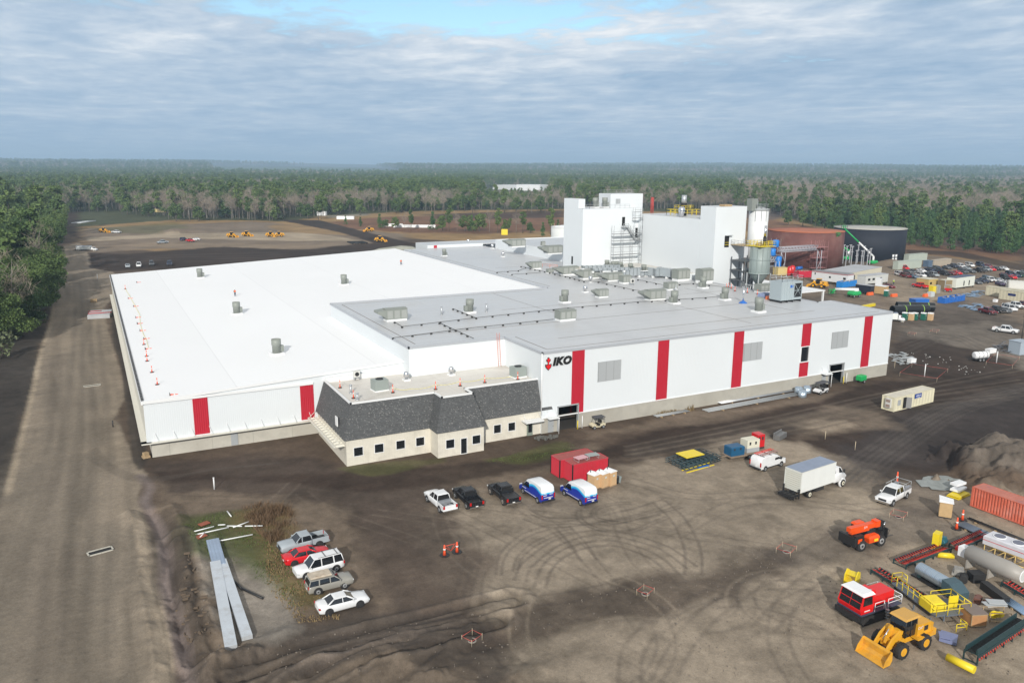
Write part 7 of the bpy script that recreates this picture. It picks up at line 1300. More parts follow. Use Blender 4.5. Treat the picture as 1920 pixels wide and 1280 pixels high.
[m.cyl((x,y,0),(x,y,20),.12,n=5) for x in (84.6,87.3,89.9) for y in (44,49)]; m.build('frame', mat('dark pipework', (.10,.11,.12), .5), pm); m = MB(); [m.cyl((85.2+k*.9,45.5,11),(85.2+k*.9,45.5,19-k),.25,n=8) for k in range(5)]; m.cyl((86,46,13),(89,46,13),.6,n=8); m.build('pipe', steel, pm)
# stack with yellow access frame behind the process tower
sk = thing('flue_stack', 'black and steel flue stack with yellow access frame behind the long tower', 'stack', (85.5,70,29.2)); MB().cyl((0,0,0),(0,0,3.4),.85,n=14).build('base_stack', black, sk); MB().cyl((0,0,3.4),(0,0,5.6),.72,n=14).build('stack_pipe', steel, sk); m = MB(); rail(m, [(-4,-2.5),(4,-2.5),(4,2.5),(-4,2.5),(-4,-2.5)], .1, 1.6, .06, 1.4); rail(m, [(-2,-1.5),(2.4,-1.5),(2.4,1.5),(-2,1.5)], 1.7, 1.1, .05, 1.2); m.build('access_frame', yellow_p, sk)
m = MB(); m.lathe((0,0,0), [(.6,0),(.6,.8),(.9,1.2),(.9,2.2),(.5,2.7)], 14); o = m.build('steam_vent', chrome); o.location = (81.5,66,29.2); tag(o, 'fat shiny steel vent in front of the black flue stack', 'vent')
rs_ = thing('red_crane_mast', 'thin red hoist mast beside the upper tower', 'mast', (84.2,82.6,29.2)); m = MB(); [m.tube([(x,y,0),(x,y,4.6)], .09, 4) for x in (0,.5) for y in (0,.5)]; [m.tube([(0,0,z),(.5,.5,z+.5),(0,.5,z+1)], .06, 4) for z in (.6,1.8,3.0)]; m.build('mast_frame', mat('hoist red', (.6,.08,.07), .5), rs_)
# box-like site buildings from two surveyed bottom corners of the near long side
def cabin(name, label, cat, p, q, dep, h, col, roofm=None, up=.35, group=None, wins=(), winm=dark_glass, rib=None, trim=None):
    a, b_ = G(*p), G(*q); L_ = math.hypot(b_[0]-a[0], b_[1]-a[1]); t = thing(name, label, cat, (a[0], a[1], gz(a[0], a[1])), math.atan2(b_[1]-a[1], b_[0]-a[0]), group)
    MB().box(0,L_,0,dep,up,up+h).build('body', col, t); MB().box(-.1,L_+.1,-.1,dep+.1,up+h,up+h+.1).build('roof', roofm or col, t)
    if up > .1: m = MB(); [m.box(x,x+.3,y,y+.3,0,up) for x in (.2,L_/2,L_-.5) for y in (.1,dep-.4)]; m.build('footing', trim_dark, t)
    for x0, x1, z0, z1 in wins: MB().box(x0*L_,x1*L_,-.05,-.01,up+z0,up+z1).build('window', winm, t)
    if trim: m = MB(); m.box(-.12,L_+.12,-.14,-.1,up+h-.35,up+h-.15); m.box(-.14,-.1,-.1,dep,up+h-.35,up+h-.15); m.box(L_+.1,L_+.14,-.1,dep,up+h-.35,up+h-.15); m.build('trim_band', trim, t)
    return t
ctm = mat('pale green container', (.42,.47,.41), .6, var=.06, vscale=.3, ribs=('X', .8, .8)); ctan = mat('tan container', (.42,.36,.28), .6, var=.08, vscale=.3, ribs=('X', .8, .8)); beigec = mat('beige ribbed container', (.55,.51,.38), .6, var=.06, vscale=.3, ribs=('X', 1.1, .9))
gcc = 'containers beyond the car park'
cabin('storage_container', 'pale green container behind, by the navy tank', 'container', (1703,491), (1751,487), 2.5, 2.7, ctm, up=0.05, group=gcc).scale = (.72,1,1.15)
cabin('storage_container', 'pale green container in front, above the red parked SUV', 'container', (1683,506), (1738,501), 2.5, 2.9, ctm, up=0.05, group=gcc).scale = (.8,1,1.15)
cabin('storage_container', 'tan container right of the pale green ones', 'container', (1751,500.5), (1783,496.5), 2.5, 2.7, ctan, up=0.05, group=gcc); cabin('dark_container', 'dark blue container wedged between green and tan ones', 'container', (1740,501), (1750,500), 2.5, 2.7, COL['blue'], up=.05, group=gcc)
roofg = mat('pale grey felt roof', (.42,.43,.45), .7, var=.1, vscale=.2); whites = mat('white siding', (.68,.69,.70), .55, var=.04, vscale=.3); creams = mat('cream siding', (.62,.58,.46), .6, var=.04, vscale=.3)
tA = cabin('office_trailer', 'long white office trailer with red trim', 'trailer', (1521,528.5), (1588,537), 4.2, 3.4, whites, mat('grey felt roof', (.22,.22,.23), .8), 1.0, None, ((.08,.11,2.0,2.7),(.49,.54,1.3,2.0),(.88,.95,1.3,2.1)), trim=mat('dark red trim', (.35,.03,.04), .5))
tB_ = cabin('office_trailer', 'wide cream site building with pale flat roof behind the white trailer', 'trailer', (1585,530), (1652,516), 11, 3.2, creams, roofg, .2, None, ((.2,.24,0.1,2.1),))
cabin('office_trailer', 'small pale trailer with steps right of the cream building', 'trailer', (1622,536), (1664,531), 3.5, 3.0, mat('pale siding', (.55,.56,.54), .6, var=.05, vscale=.3), roofg, .6, None, ((.1,.2,1.2,2.0),(.3,.4,1.2,2.0),(.62,.72,1.2,2.0)))
tC = cabin('office_trailer', 'white office trailer with dark blue roof panels in the middle of the car park', 'trailer', (1791,543), (1826,538), 3.4, 3.6, mat('white cream siding', (.66,.68,.62), .55, var=.04, vscale=.3), mat('dark blue roof', (.06,.08,.14), .6), .6, None, ((.40,.45,.4,2.2),(.68,.73,.4,2.2)))
cabin('office_trailer', 'small mustard yellow trailer left of the white one', 'trailer', (1740,541), (1757,539.5), 5, 3.0, mat('mustard siding', (.50,.37,.14), .6, var=.06, vscale=.4), mat('cream roof', (.55,.52,.42), .7), .3, None, ((.15,.35,1.2,2.0),)); cabin('open_container', 'open brown container between the mustard and white trailers', 'container', (1758,541), (1770,543), 5, 3.2, mat('brown board', (.25,.19,.11), .8), mat('cream roof', (.55,.52,.42), .7), .1)
cabin('storage_container', 'beige ribbed container with dark sign, far one at the right edge', 'container', (1847,553), (1925,563), 2.5, 2.9, beigec, up=.1, group='beige containers at the right edge', wins=((.42,.58,2.0,2.7),), winm=mat('navy sign', (.02,.03,.12), .5)); cabin('storage_container', 'beige ribbed container with blue sign, near one at the right edge', 'container', (1872,560.5), (1935,569), 2.5, 3.1, beigec, up=.1, group='beige containers at the right edge', wins=((.27,.50,1.5,2.3),), winm=mat('navy sign', (.02,.03,.12), .5))
dt = MB(); a, b_ = G(1890,543), G(1940,546); L_ = math.hypot(b_[0]-a[0], b_[1]-a[1]); nseg = 12
dt.loft([[(x, 3.4-3.4*math.cos(math.pi*k/12), (3.1+(.12 if i%2 else 0))*math.sin(math.pi*k/12)) for k in range(13)] for i, x in enumerate([L_*j/14 for j in range(15)])], 0, True); o = dt.build('storage_tent', mat('white tent cloth', (.55,.54,.50), .7)); o.location = (a[0],a[1],0); o.rotation_euler = (0,0,math.atan2(b_[1]-a[1], b_[0]-a[0])); tag(o, 'rounded white ribbed tent behind the beige containers', 'tent')
def skip(name, label, p, q, wd, h, m_, group=None, fill=None):
    a, b_ = G(*p), G(*q); L_ = math.hypot(b_[0]-a[0], b_[1]-a[1]); t = thing(name, label, 'skip', (a[0],a[1],0), math.atan2(b_[1]-a[1], b_[0]-a[0]), group); m = MB(); m.box(0,L_,0,.12,.1,h); m.box(0,L_,wd-.12,wd,.1,h); m.box(0,.12,.12,wd-.12,.1,h); m.box(L_-.12,L_,.12,wd-.12,.1,h); m.box(0,L_,0,wd,.05,.1); [m.box(L_*k/6-.06,L_*k/6+.06,-.1,0,.2,h) for k in range(1,6)]; m.build('body', m_, t); m = MB(); rs = random.Random(4); [m.cbox((rs.uniform(.8,L_-.8), rs.uniform(.5,wd-.5), h-.3), (rs.uniform(.4,1.2), rs.uniform(.3,.8), rs.uniform(.3,.9)), rs.uniform(0,3)) for _ in range(12)]; m.build('waste', fill or mat('mixed waste', (.35,.30,.24), .8, var=.4, vscale=2), t)
    return t
skip('blue_skip', 'long blue open skip full of scrap in the yard beyond the hall', (1771,569.5), (1809,563.5), 2.4, 1.9, blue_p); skip('blue_skip', 'bright blue skip at the end of the white office trailer', (1579,540), (1606,536), 2.4, 2.2, mat('bright blue paint', (.02,.22,.60), .5)); skip('red_skip', 'red skips in front of the rusty tank', (1497,520.5), (1521,520), 2.4, 2.6, mat('skip red', (.50,.02,.05), .5)); skip('red_skip', 'small dark red skip left of the larger red skip', (1487,519.5), (1496,520), 3, 2.4, mat('dark skip red', (.30,.02,.04), .5))
cabin('yellow_container', 'pale yellow container near the pipe bridge', 'container', (1458,517), (1476,516), 3, 3.0, mat('pale yellow', (.62,.50,.22), .6), up=.1)
for p, lb in (((1480,516),'red upright gas tank left of two'),((1485,514),'red upright gas tank right of two')): o = MB().lathe((0,0,0), [(1.0,0),(1.1,.3),(1.1,3.0),(.6,3.6)], 12).build('gas_tank', red_p); o.location = G(*p); tag(o, lb, 'tank', 'red upright tanks')
bp_ = MB(); bp_.cyl((0,0,1.2),(2.8,0,1.2),.7,n=10); o = bp_.build('blue_barrel', blue_p); o.location = G(1494,508); tag(o, 'blue tarp covered load above the red skips', 'load')
# open sided canopy beyond the hall
cs = thing('open_shed', 'open shed with large flat white roof beyond the cooling tower', 'shed', (0,0,0)); MB().box(112,140.3,66,92.5,4.9,5.2).build('roof', flat_white, cs); m = MB(); [m.box(x-.25,x+.25,y-.25,y+.25,0,4.9) for x in (112.5,126,139.8) for y in (66.4,92)]; m.build('post', trim_white, cs)
# pipe bridge and wrapped gear
def truss(m, a, b_, h, w_, n):
    a = Vector(a); b_ = Vector(b_); ax = b_-a; s = Vector((-ax.y, ax.x, 0)).normalized()*w_
    for o_ in (Vector((0,0,0)), s):
        m.cyl(a+o_, b_+o_, .16, n=5); m.cyl(a+o_+Vector((0,0,h)), b_+o_+Vector((0,0,h)), .16, n=5)
        for k in range(n): p = a+o_+ax*k/n; q = a+o_+ax*(k+1)/n; m.cyl(p, q+Vector((0,0,h)), .1, n=4); m.cyl(p, p+Vector((0,0,h)), .09, n=4)
    m.cyl(a+s*.5+Vector((0,0,.5)), b_+s*.5+Vector((0,0,.5)), .45, n=6)
pbm = mat('pale grey truss', (.40,.40,.44), .5); pg = thing('pipe_bridge', 'pale grey lattice pipe bridge in front of the rusty tank', 'pipe bridge'); A_ = Vector(G(1462,512)); B_ = Vector(G(1530,508)); m = MB(); truss(m, A_+Vector((0,0,8.6)), B_+Vector((0,0,8.9)), 1.9, 2.4, 12); m.build('truss', pbm, pg)
m = MB()
for P_ in (A_, B_): 
    for dx in (0, 2.4): m.cyl(P_+Vector((dx,0,0)), P_+Vector((dx,0,8.7)), .18, n=5)
    m.cyl(P_, P_+Vector((2.4,0,4.3)), .12, n=4); m.cyl(P_+Vector((2.4,0,4.3)), P_+Vector((0,0,8.6)), .12, n=4)
m.build('support_tower', pbm, pg)
pg2 = thing('pipe_bridge', 'short lower lattice bridge right of the grey silo', 'pipe bridge'); A_ = Vector(G(1434,518)); B_ = Vector(G(1453,516)); m = MB(); truss(m, A_+Vector((0,0,5.4)), B_+Vector((0,0,5.6)), 1.9, 2.2, 4); m.build('truss', pbm, pg2); m = MB(); [m.cyl(P_, P_+Vector((0,0,5.6)), .18, n=5) for P_ in (A_, B_, B_+Vector((2,0,0)))]; m.build('support_tower', pbm, pg2)
bw = mat('blue tarp wrap', (.015,.20,.62), .5, var=.25, vscale=.5); gb = 'blue tarp wrapped vessels by the pipe bridge'
for p, z0, z1, lb in (((1450,514),11.0,14.0,'upper blue wrapped vessel above the pipe bridge end'),((1445,514),7.5,10.6,'middle blue wrapped vessel left of the pipe bridge'),((1457,513),1.5,7.2,'lowest tall blue wrapped vessel under the pipe bridge')):
    m = MB(); m.lathe((0,0,0), [(1.2,z0),(1.5,z0+.5),(1.3,(z0+z1)/2),(1.5,z1-.5),(1.0,z1)], 8); o = m.build('wrapped_vessel', bw); o.location = G(*p); tag(o, lb, 'wrapped vessel', gb)
m = MB(); P0 = G(1441,515); a = (P0[0], P0[1]); scaffold(m, a[0], a[0]+5.5, a[1], a[1]+2.5, 0, 13.5, 2, 2.3, (1,3)); tag(m.build('scaffolding', MATS['scaffold tube']), 'scaffolding tower around the blue wrapped vessels', 'scaffold')
m = MB(); P0 = G(1524,507); scaffold(m, P0[0], P0[0]+7, P0[1]-1, P0[1]+2, 0, 11.5, 3, 2.2, (0,2,4)); tag(m.build('scaffolding', mat('red grey scaffold', (.45,.22,.22), .5)), 'scaffolding with red boards against the rusty tank', 'scaffold')
gsc = 'bare steel columns standing before the tanks'
for i, (x, y, h) in enumerate(((1566,500,7.6),(1573,499,7.4),(1585,499,9),(1595,501,9.3),(1604,501,7.5),(1607,493,8.4),(1614,502,7.6),(1618,496,8.4),(1625,502,7.8),(1630,498,7.8),(1580,494,8.6),(1592,494,8.6))):
    m = MB(); m.box(-.15,.15,-.15,.15,0,h); m.box(-.8,.8,-.12,.12,h-.3,h); m.box(-.7,.7,-.1,.1,h-2.6,h-2.4); o = m.build('steel_column', mat('pale column', (.42,.43,.46), .5)); o.location = G(x, y); tag(o, 'bare pale steel column with short cross arms in front of the two big tanks', 'column', gsc)
# boom lifts
def boomlift(label, base, pts, basket=True, up=1.0, grp='green boom lifts'):
    """pts: sight points of the boom joints with world height: [(px,py,z),...]"""
    t = thing('boom_lift', label, 'boom lift', G(*base), 0, grp); o = Vector(G(*base)); m = MB(); m.loft([[(-1.9,-1.1,.8),(1.9,-1.1,.8),(1.9,1.1,.8),(-1.9,1.1,.8)],[(-2.1,-1.2,1.3),(2.1,-1.2,1.3),(2.1,1.2,1.3),(-2.1,1.2,1.3)],[(-1.6,-1.0,2.1),(1.7,-1.0,2.1),(1.7,1.0,2.1),(-1.6,1.0,2.1)]]); m.build('chassis', green_p, t)
    for x in (-1.3,1.3):
        for s in (-1,1): wheel(t, x, s*1.25, .48, .35)
    P_ = [Vector((0,0,1.8))]+[Vector(p)-o for p in pts]; nP = len(P_)
    for k, (a, b_) in enumerate(zip(P_[:-1], P_[1:])):
        c = a.lerp(b_,.5); w1 = .45 if k < 2 else .36
        if (b_-a).length > 9: MB().cyl(a, c, w1, w1*.9, n=6).build('boom', flat_white, t); MB().cyl(c, b_, w1*.8, w1*.7, n=6).build('boom_extension', green_p, t)
        else: MB().cyl(a, b_, w1*1.2, w1, n=6).build('boom', flat_white if k < nP-2 else green_p, t)
    if basket: e = P_[-1]; m = MB(); rail(m, [(e.x-1.2,e.y-.6),(e.x+1.2,e.y-.6),(e.x+1.2,e.y+.6),(e.x-1.2,e.y+.6),(e.x-1.2,e.y-.6)], e.z, 1.2, .08, .8); m.box(e.x-1.2,e.x+1.2,e.y-.6,e.y+.6,e.z-.1,e.z); m.build('basket', green_p, t)
    return t
def zp(px_, py_, base): # point above the plan position that appears at (px,py): keep the ground distance of the base
    b0 = G(*base); d0 = math.hypot(b0[0]-CAM[0], b0[1]-CAM[1]); dv = FW*F_PX + RT*(px_-960) - UP*(py_-640); k = d0/math.hypot(dv[0], dv[1]); return tuple(CAM+dv*k)
boomlift('green boom lift with its long boom raised over the navy tank', (1636,497), [zp(1638,481,(1636,497)), zp(1583,428,(1636,497))]); boomlift('green boom lift reaching up the rusty tank side', (1549,502), [zp(1540,484,(1549,502)), zp(1541,475,(1549,502)), zp(1571,441,(1549,502))]); boomlift('green boom lift half hidden between the two big tanks', (1588,489), [zp(1592,470,(1588,489)), zp(1579,462,(1588,489))], False)
fl = boomlift('green boom lift folded flat with its basket on the dirt', (1601,557), [zp(1610,543,(1601,557)), zp(1566,542,(1601,557)), zp(1560,549,(1601,557))])
# small things beyond the hall
o = dup(ld, G(1534,539), 0, 'distant yellow wheel loader by the white office trailer'); o.rotation_euler = (0,0,heading((1550,541),(1518,538))); o.scale = (1.0,1.0,1.0)
cabin('cargo_trailer', 'black enclosed trailer with round orange badge on its end', 'trailer', (1603,549), (1631,553), 2.4, 2.6, mat('dark navy box', (.02,.025,.04), .4), roofg, .5); o = cabin('plywood_hut', 'plywood box hut with white top beside the green toilet', 'hut', (1637,549.5), (1658,552), 3, 2.6, mat('plywood hut', (.50,.34,.17), .7), flat_white, .05); cabin('generator_box', 'small white cabinet standing behind the plywood hut', 'cabinet', (1640,541), (1651,542), 2, 3.6, whites, flat_white, .1)
gg = mat('toilet green', (.015,.13,.09), .5); gtt = 'portable toilets by the black pipes'
toilet('green toilet beside the plywood hut', (1661,556), .2, gg); toilet('leftmost green toilet in front of the black pipes', (1696,600), .2, gg, gtt); toilet('tan toilet between two green ones by the black pipes', (1708,600.5), .2, tan_p, gtt); toilet('middle green toilet in front of the black pipes', (1715,600), .2, gg, gtt); toilet('right green toilet in front of the black pipes', (1731,600), .2, gg, gtt); toilet('tan toilet at the right end of the black pipes', (1744,600.5), .2, tan_p, gtt)
toilet('green toilet at the far right by the grey shed', (1907,661), .3, gg); cabin('grey_shed', 'pale grey and green metal shed cut by the right edge', 'shed', (1911,666), (1932,664), 3, 3.0, mat('pale blue grey shed', (.36,.42,.48), .5), up=.05)
hd_ = mat('black plastic pipe', (.012,.014,.016), .35); gh = 'huge black plastic pipes'
for k, (p, q, lb) in enumerate((((1672,590),(1738,588),'near huge black plastic pipe behind the toilets'),((1680,582),(1750,584),'far huge black plastic pipe behind the toilets'))):
    a, b_ = G(*p), G(*q); L_ = math.hypot(b_[0]-a[0], b_[1]-a[1]); t = thing('black_pipe', lb, 'pipe', (a[0],a[1],0), math.atan2(b_[1]-a[1], b_[0]-a[0]), gh); m = MB(); m.loft([[(x, 1.35*math.cos(2*math.pi*j/20), 1.4+1.35*math.sin(2*math.pi*j/20)) for j in range(20)] for x in (0, L_)], 0, True, cap=False); m.build('shell', hd_, t)
    for x in (L_*.32, L_*.82): MB().cyl((x,0,1.4),(x+.22,0,1.4),1.37,n=20,cap=False).build('green_strap', mat('lime strap', (.25,.45,.08), .5), t)
cabin('blue_load', 'flat blue container behind the black pipes', 'container', (1716,577), (1741,576), 3, 2.2, blue_p, up=.3); o = MB().box(0,9,0,.8,0,.8).build('yellow_girder', yellow_p); o.location = G(1612,592); o.rotation_euler = (0,0,.2); o.location.z = 2.0; tag(o, 'yellow steel girder seen over the hall roof edge', 'girder')
wtk = dup(BT, G(1672,602), 0, 'white truck half hidden behind the far hall corner'); wtk.rotation_euler = (0,0,heading((1650,600),(1700,603))); wtk.scale = (.62,.8,.62)
fk = thing('forklift', 'small red forklift in front of the white office trailer', 'forklift', G(1777,547), 2.0); MB().box(-1.2,1.0,-.7,.7,.4,1.3).build('body', red_p, fk); [wheel(fk, x, s*.75, .4, .25) for x in (-.8,.8) for s in (-1,1)]; m = MB(); [m.tube([(x,y,1.2),(x,y,2.4)], .06) for x in (-.8,.6) for y in (-.6,.6)]; m.box(-.9,.7,-.65,.65,2.4,2.5); [m.box(1.0,1.15,y-.08,y+.08,.2,4.2) for y in (-.4,.4)]; m.build('mast', steel_dull, fk)
gob = 'orange plastic barriers'
for p, lb in (((1631,553),'orange plastic barrier beside the black trailer'),((1676,556),'orange plastic barrier beside the green toilet'),((1736,556),'orange plastic barrier by the mustard trailer')): o = MB().profx([(-.5,0),(.5,0),(.25,1.0),(-.25,1.0)], -1.3, 1.3).build('plastic_barrier', orange_p); o.location = G(*p); tag(o, lb, 'barrier', gob)
for p, s, m__, nm, lb in (((1748,549),(2,1.6,2.4),yellow_p,'yellow_tank_box','yellow site tank by the mustard trailer'),((1756,549),(1.8,1.4,2.6),steel,'steel_cabinet','steel cabinet right of the yellow site tank'),((1745,556),(2,1.4,1.6),mat('grey white tote', (.5,.55,.56), .5),'water_tote','pale water tote by the orange barrier'),((1866,566),(1.2,1,.8),flat_white,'white_box','small white box in front of the beige containers'),((1857,661),(2.6,1.2,.9),flat_white,'white_box','white box left of the scrap heap at the right edge'),((1709,679),(1.8,1.0,.8),flat_white,'white_box','white box beside the steel sheets by the hall corner')):
    o = MB().loft([[(-s[0]/2,-s[1]/2,0),(s[0]/2,-s[1]/2,0),(s[0]/2,s[1]/2,0),(-s[0]/2,s[1]/2,0)],[(-s[0]/2,-s[1]/2,s[2]),(s[0]/2,-s[1]/2,s[2]),(s[0]/2,s[1]/2,s[2]),(-s[0]/2,s[1]/2,s[2])]]).box(-s[0]/2-.04,s[0]/2+.04,-s[1]/2-.04,s[1]/2+.04,s[2],s[2]+.08).build(nm, m__); o.location = G(*p); tag(o, lb, 'box')
def litter(name, label, cat, px_poly, n, s0, s1, m_, sd, zmax=.25, flat=True):
    rs = random.Random(sd); P = W(px_poly); xs = [p[0] for p in P]; ys = [p[1] for p in P]; mb = MB(); k = 0
    while k < n:
        x, y = rs.uniform(min(xs), max(xs)), rs.uniform(min(ys), max(ys))
        if not inside(np.array([x]), np.array([y]), P)[0]: k += .2; continue
        l_ = rs.uniform(s0, s1); mb.cbox((x, y, gz(x, y)+rs.uniform(.03, zmax)), (l_, l_*rs.uniform(.12,.5), rs.uniform(.04,.2)), rs.uniform(-.4,.5)+(0 if rs.random() < .6 else 1.4)); k += 1
    o = mb.build(name, m_); tag(o, label, cat, kind='stuff')
litter('scrap_litter', 'scattered scrap and offcuts heaped by the right edge', 'scrap', [(1858,652),(1880,645),(1912,650),(1912,664),(1880,662)], 110, .2, 1.1, mat('mixed scrap', (.16,.16,.17), .6, var=.8, vscale=.4), 1, .7); litter('steel_litter', 'scattered bluish steel offcuts right of the hall corner', 'scrap', [(1668,664),(1700,664),(1712,680),(1690,684),(1668,676)], 50, .4, 2.2, steel_dull, 2, .4); litter('steel_litter', 'bluish steel sections on the ground before the beige containers', 'scrap', [(1800,552),(1840,546),(1846,556),(1812,558)], 45, .6, 3, MATS['steel blue bar'], 3, .5); litter('steel_litter', 'bluish steel sections lying left of the row of pickups', 'scrap', [(1800,574),(1835,570),(1856,580),(1826,582)], 45, .6, 3, MATS['steel blue bar'], 4, .4)
litter('debris_specks', 'small pale debris scattered on the dark ground right of the hall', 'debris', [(1700,660),(1760,664),(1850,690),(1840,710),(1760,690),(1700,675)], 45, .1, .35, mat('pale debris', (.5,.5,.48), .7), 5, .1); litter('soil_clods', 'small clods and stones strewn over the yard', 'stones', [(330,1100),(500,1180),(900,1150),(1500,1000),(1900,960),(1900,1270),(330,1275)], 1100, .04, .16, mat('clod brown', (.20,.17,.14), .95), 6, .03)
litter('root_debris', 'broken roots and sticks on the berm beside the ditch', 'sticks', [(350,1040),(372,1080),(400,1200),(360,1240),(330,1150)], 45, .2, .7, mat('root brown', (.13,.095,.065), .9), 7, .2)
# far earthworks
def far_machine(label, p, s, grp, nm='earthmover'):
    o = dup(ld, G(*p), 0, label, grp); o.name = nm; o.rotation_euler = (0,0,heading(p,(p[0]+s*20,p[1]+.6))); return o
gr = 'yellow earthmovers working in the far field'
for p, s, lb in (((435,445),1,'yellow earthmover at the left of the four in the far field'),((463,443),1,'large yellow earthmover second of the four in the far field'),((508,444),1,'yellow earthmover third of the four in the far field'),((523,444),-1,'yellow earthmover at the right of the four in the far field'),((692,434),-1,'yellow earthmover on the dark far road'),((713,453),1,'small dark machine farther down the dark far road'),((195,436),1,'small yellow machine beside the far white pickup')): far_machine(lb, p, s, gr).scale = (.95,.95,1.0)
sv = dup(BT, G(163,470), 0, 'long white service truck at the far end of the haul road'); sv.rotation_euler = (0,0,heading((150,470),(180,470))); sv.scale = (.95,.9,.62)
bundle('white_pipe_bundle', 'row of pale concrete pipes stored by the woods at the far left', (142,419), (172,415), 6, 7, mat('pale concrete pipe', (.5,.52,.52), .8), .45, 'pipes'); bundle('black_pipe_bundle', 'fan of black pipes lying in the far field', (655,456), (685,455), 9, 12, hd_, .35, 'pipes')
m = MB(); m.loft([[(x, y*4, z) for y, z in ((-1,0),(-.5,1.2*k),(0,1.7*k),(.5,1.1*k),(1,0))] for x, k in ((-14,.05),(-9,.9),(-3,1.2),(3,1.5),(9,1.1),(13,.1))], 0, True); o = m.build('stone_stockpile', mat('pale stone heap', (.33,.33,.28), .9, var=.25, vscale=.3)); o.location = G(742,470); tag(o, 'pale grey stone stockpile behind the far roof edge', 'stockpile')
wbd = cabin('distant_warehouse', 'white building with low roof far away among the trees', 'warehouse', (968,357.5), (1012,358.5), 40, 11, flat_white, flat_white, 0); wbd2 = cabin('distant_warehouse', 'left wing of the far white building partly behind trees', 'warehouse', (924,355), (968,357), 40, 8.5, flat_white, flat_white, 0)
for p, s, lb, m__ in (((648,411),(14,3,2),'pale block heap at the edge of the far brown field',flat_white),((737,424.5),(14,1.2,1.4),'short white barrier left in the far straw field',trim_white),((777,426.5),(30,1.2,1.4),'long white barrier in the far straw field',trim_white),((946,440),(4,3,3),'yellow box standing across the pond',yellow_p),((604,404),(8,4,3),'small white trailer beside the far dark road',flat_white),((290,398),(22,3,2.4),'yellow pipes and pale truck at the wood edge',mat('pale yellow', (.62,.50,.22), .6)),((262,384),(26,10,4),'pale roofed building glimpsed at the wood edge',trim_white),((163,372),(7,6,6),'small white hut at the far left by the trees',trim_white)):
    o = MB().box(-s[0]/2,s[0]/2,-s[1]/2,s[1]/2,0,s[2]).prof([(-s[0]/2-.1,s[2]+.02),(s[0]/2+.1,s[2]+.02),(s[0]/2-.3,s[2]+.5),(-s[0]/2+.3,s[2]+.5)], -s[1]/2, s[1]/2).build('far_shed', m__); o.location = G(*p); o.rotation_euler = (0,0,-AZ); tag(o, lb, 'far structure')
# people
def person(label, p, z, suit, legs, hdg=0, crouch=0.0):
    """one continuous skinned body"""
    J = dict(pel=(0,0,.95),chest=(.04,0,1.32),neck=(.05,0,1.5),head=(.07,0,1.68),ls=(.03,.2,1.42),le=(.16,.27,1.16),lh=(.34,.18,1.04),rs=(.03,-.2,1.42),re=(.14,-.27,1.16),rh=(.34,-.18,1.06),lk=(.10,.12,.5),lf=(-.02,.14,.06),lt=(.16,.15,.04),rk=(.04,-.12,.5),rf=(-.12,-.14,.06),rt=(.06,-.15,.04))
    E_ = [('pel','chest'),('chest','neck'),('neck','head'),('chest','ls'),('ls','le'),('le','lh'),('chest','rs'),('rs','re'),('re','rh'),('pel','lk'),('lk','lf'),('lf','lt'),('pel','rk'),('rk','rf'),('rf','rt')]
    rad = dict(pel=.16,chest=.17,neck=.07,head=.12,ls=.085,le=.055,lh=.04,rs=.085,re=.055,rh=.04,lk=.085,lf=.06,lt=.04,rk=.085,rf=.06,rt=.04); ks = list(J)
    me_ = bpy.data.meshes.new('person'); me_.from_pydata([J[k] for k in ks], [(ks.index(a), ks.index(b_)) for a, b_ in E_], []); o = bpy.data.objects.new('person', me_); C.objects.link(o); o.modifiers.new('Skin', 'SKIN')
    for k, v in zip(ks, me_.skin_vertices[0].data): v.radius = (rad[k], rad[k]); v.use_root = k == 'pel'
    s = o.modifiers.new('Subdivision', 'SUBSURF'); s.levels = 1; s.render_levels = 1; me_.materials.append(suit); o.location = p; o.location.z = z; o.rotation_euler = (0,0,hdg); tag(o, label, 'person')
    tr_ = MB(); tr_.cyl((.0,0,1.06),(.03,0,1.46),.235,.25,n=10); tr_.build('vest', legs, o); MB().lathe((.07,0,1.70), [(.155,0),(.15,.1),(.08,.17)], 10).build('helmet', trim_white, o); return o
jeans = mat('dark trousers', (.04,.05,.08), .8); hiv = mat('orange vest', (.85,.16,.03), .6); lime = mat('lime vest', (.55,.75,.08), .6)
person('worker in an orange vest walking on the white roof above the left fan', P3((441,555), 10), roofz((441,555)), jeans, hiv, 2.2); person('worker in an orange vest far back on the white roof', P3((752,502), 11.5), roofz((752,502)), jeans, hiv, 1.0); person('person in a lime vest walking by the car park', G(1675,534), 0, jeans, lime, .5).scale = (1.1,1.1,1.1)
# power line poles far off in the woods
for i, p in enumerate(((343,336),(474,334),(597,336),(817,339),(206,330),(1043,338),(1514,336))):
    o = MB().cyl((0,0,0),(0,0,30),.5,.35,n=6).box(-4,4,-.2,.2,27,27.5).build('power_pole', mat('pale pole', (.42,.38,.30), .8)); q = G(p[0], p[1]+7); o.location = (q[0], q[1], gz(q[0], q[1])-2); tag(o, 'tall pale power pole standing above the distant woods', 'power pole', 'power poles in the distant woods')
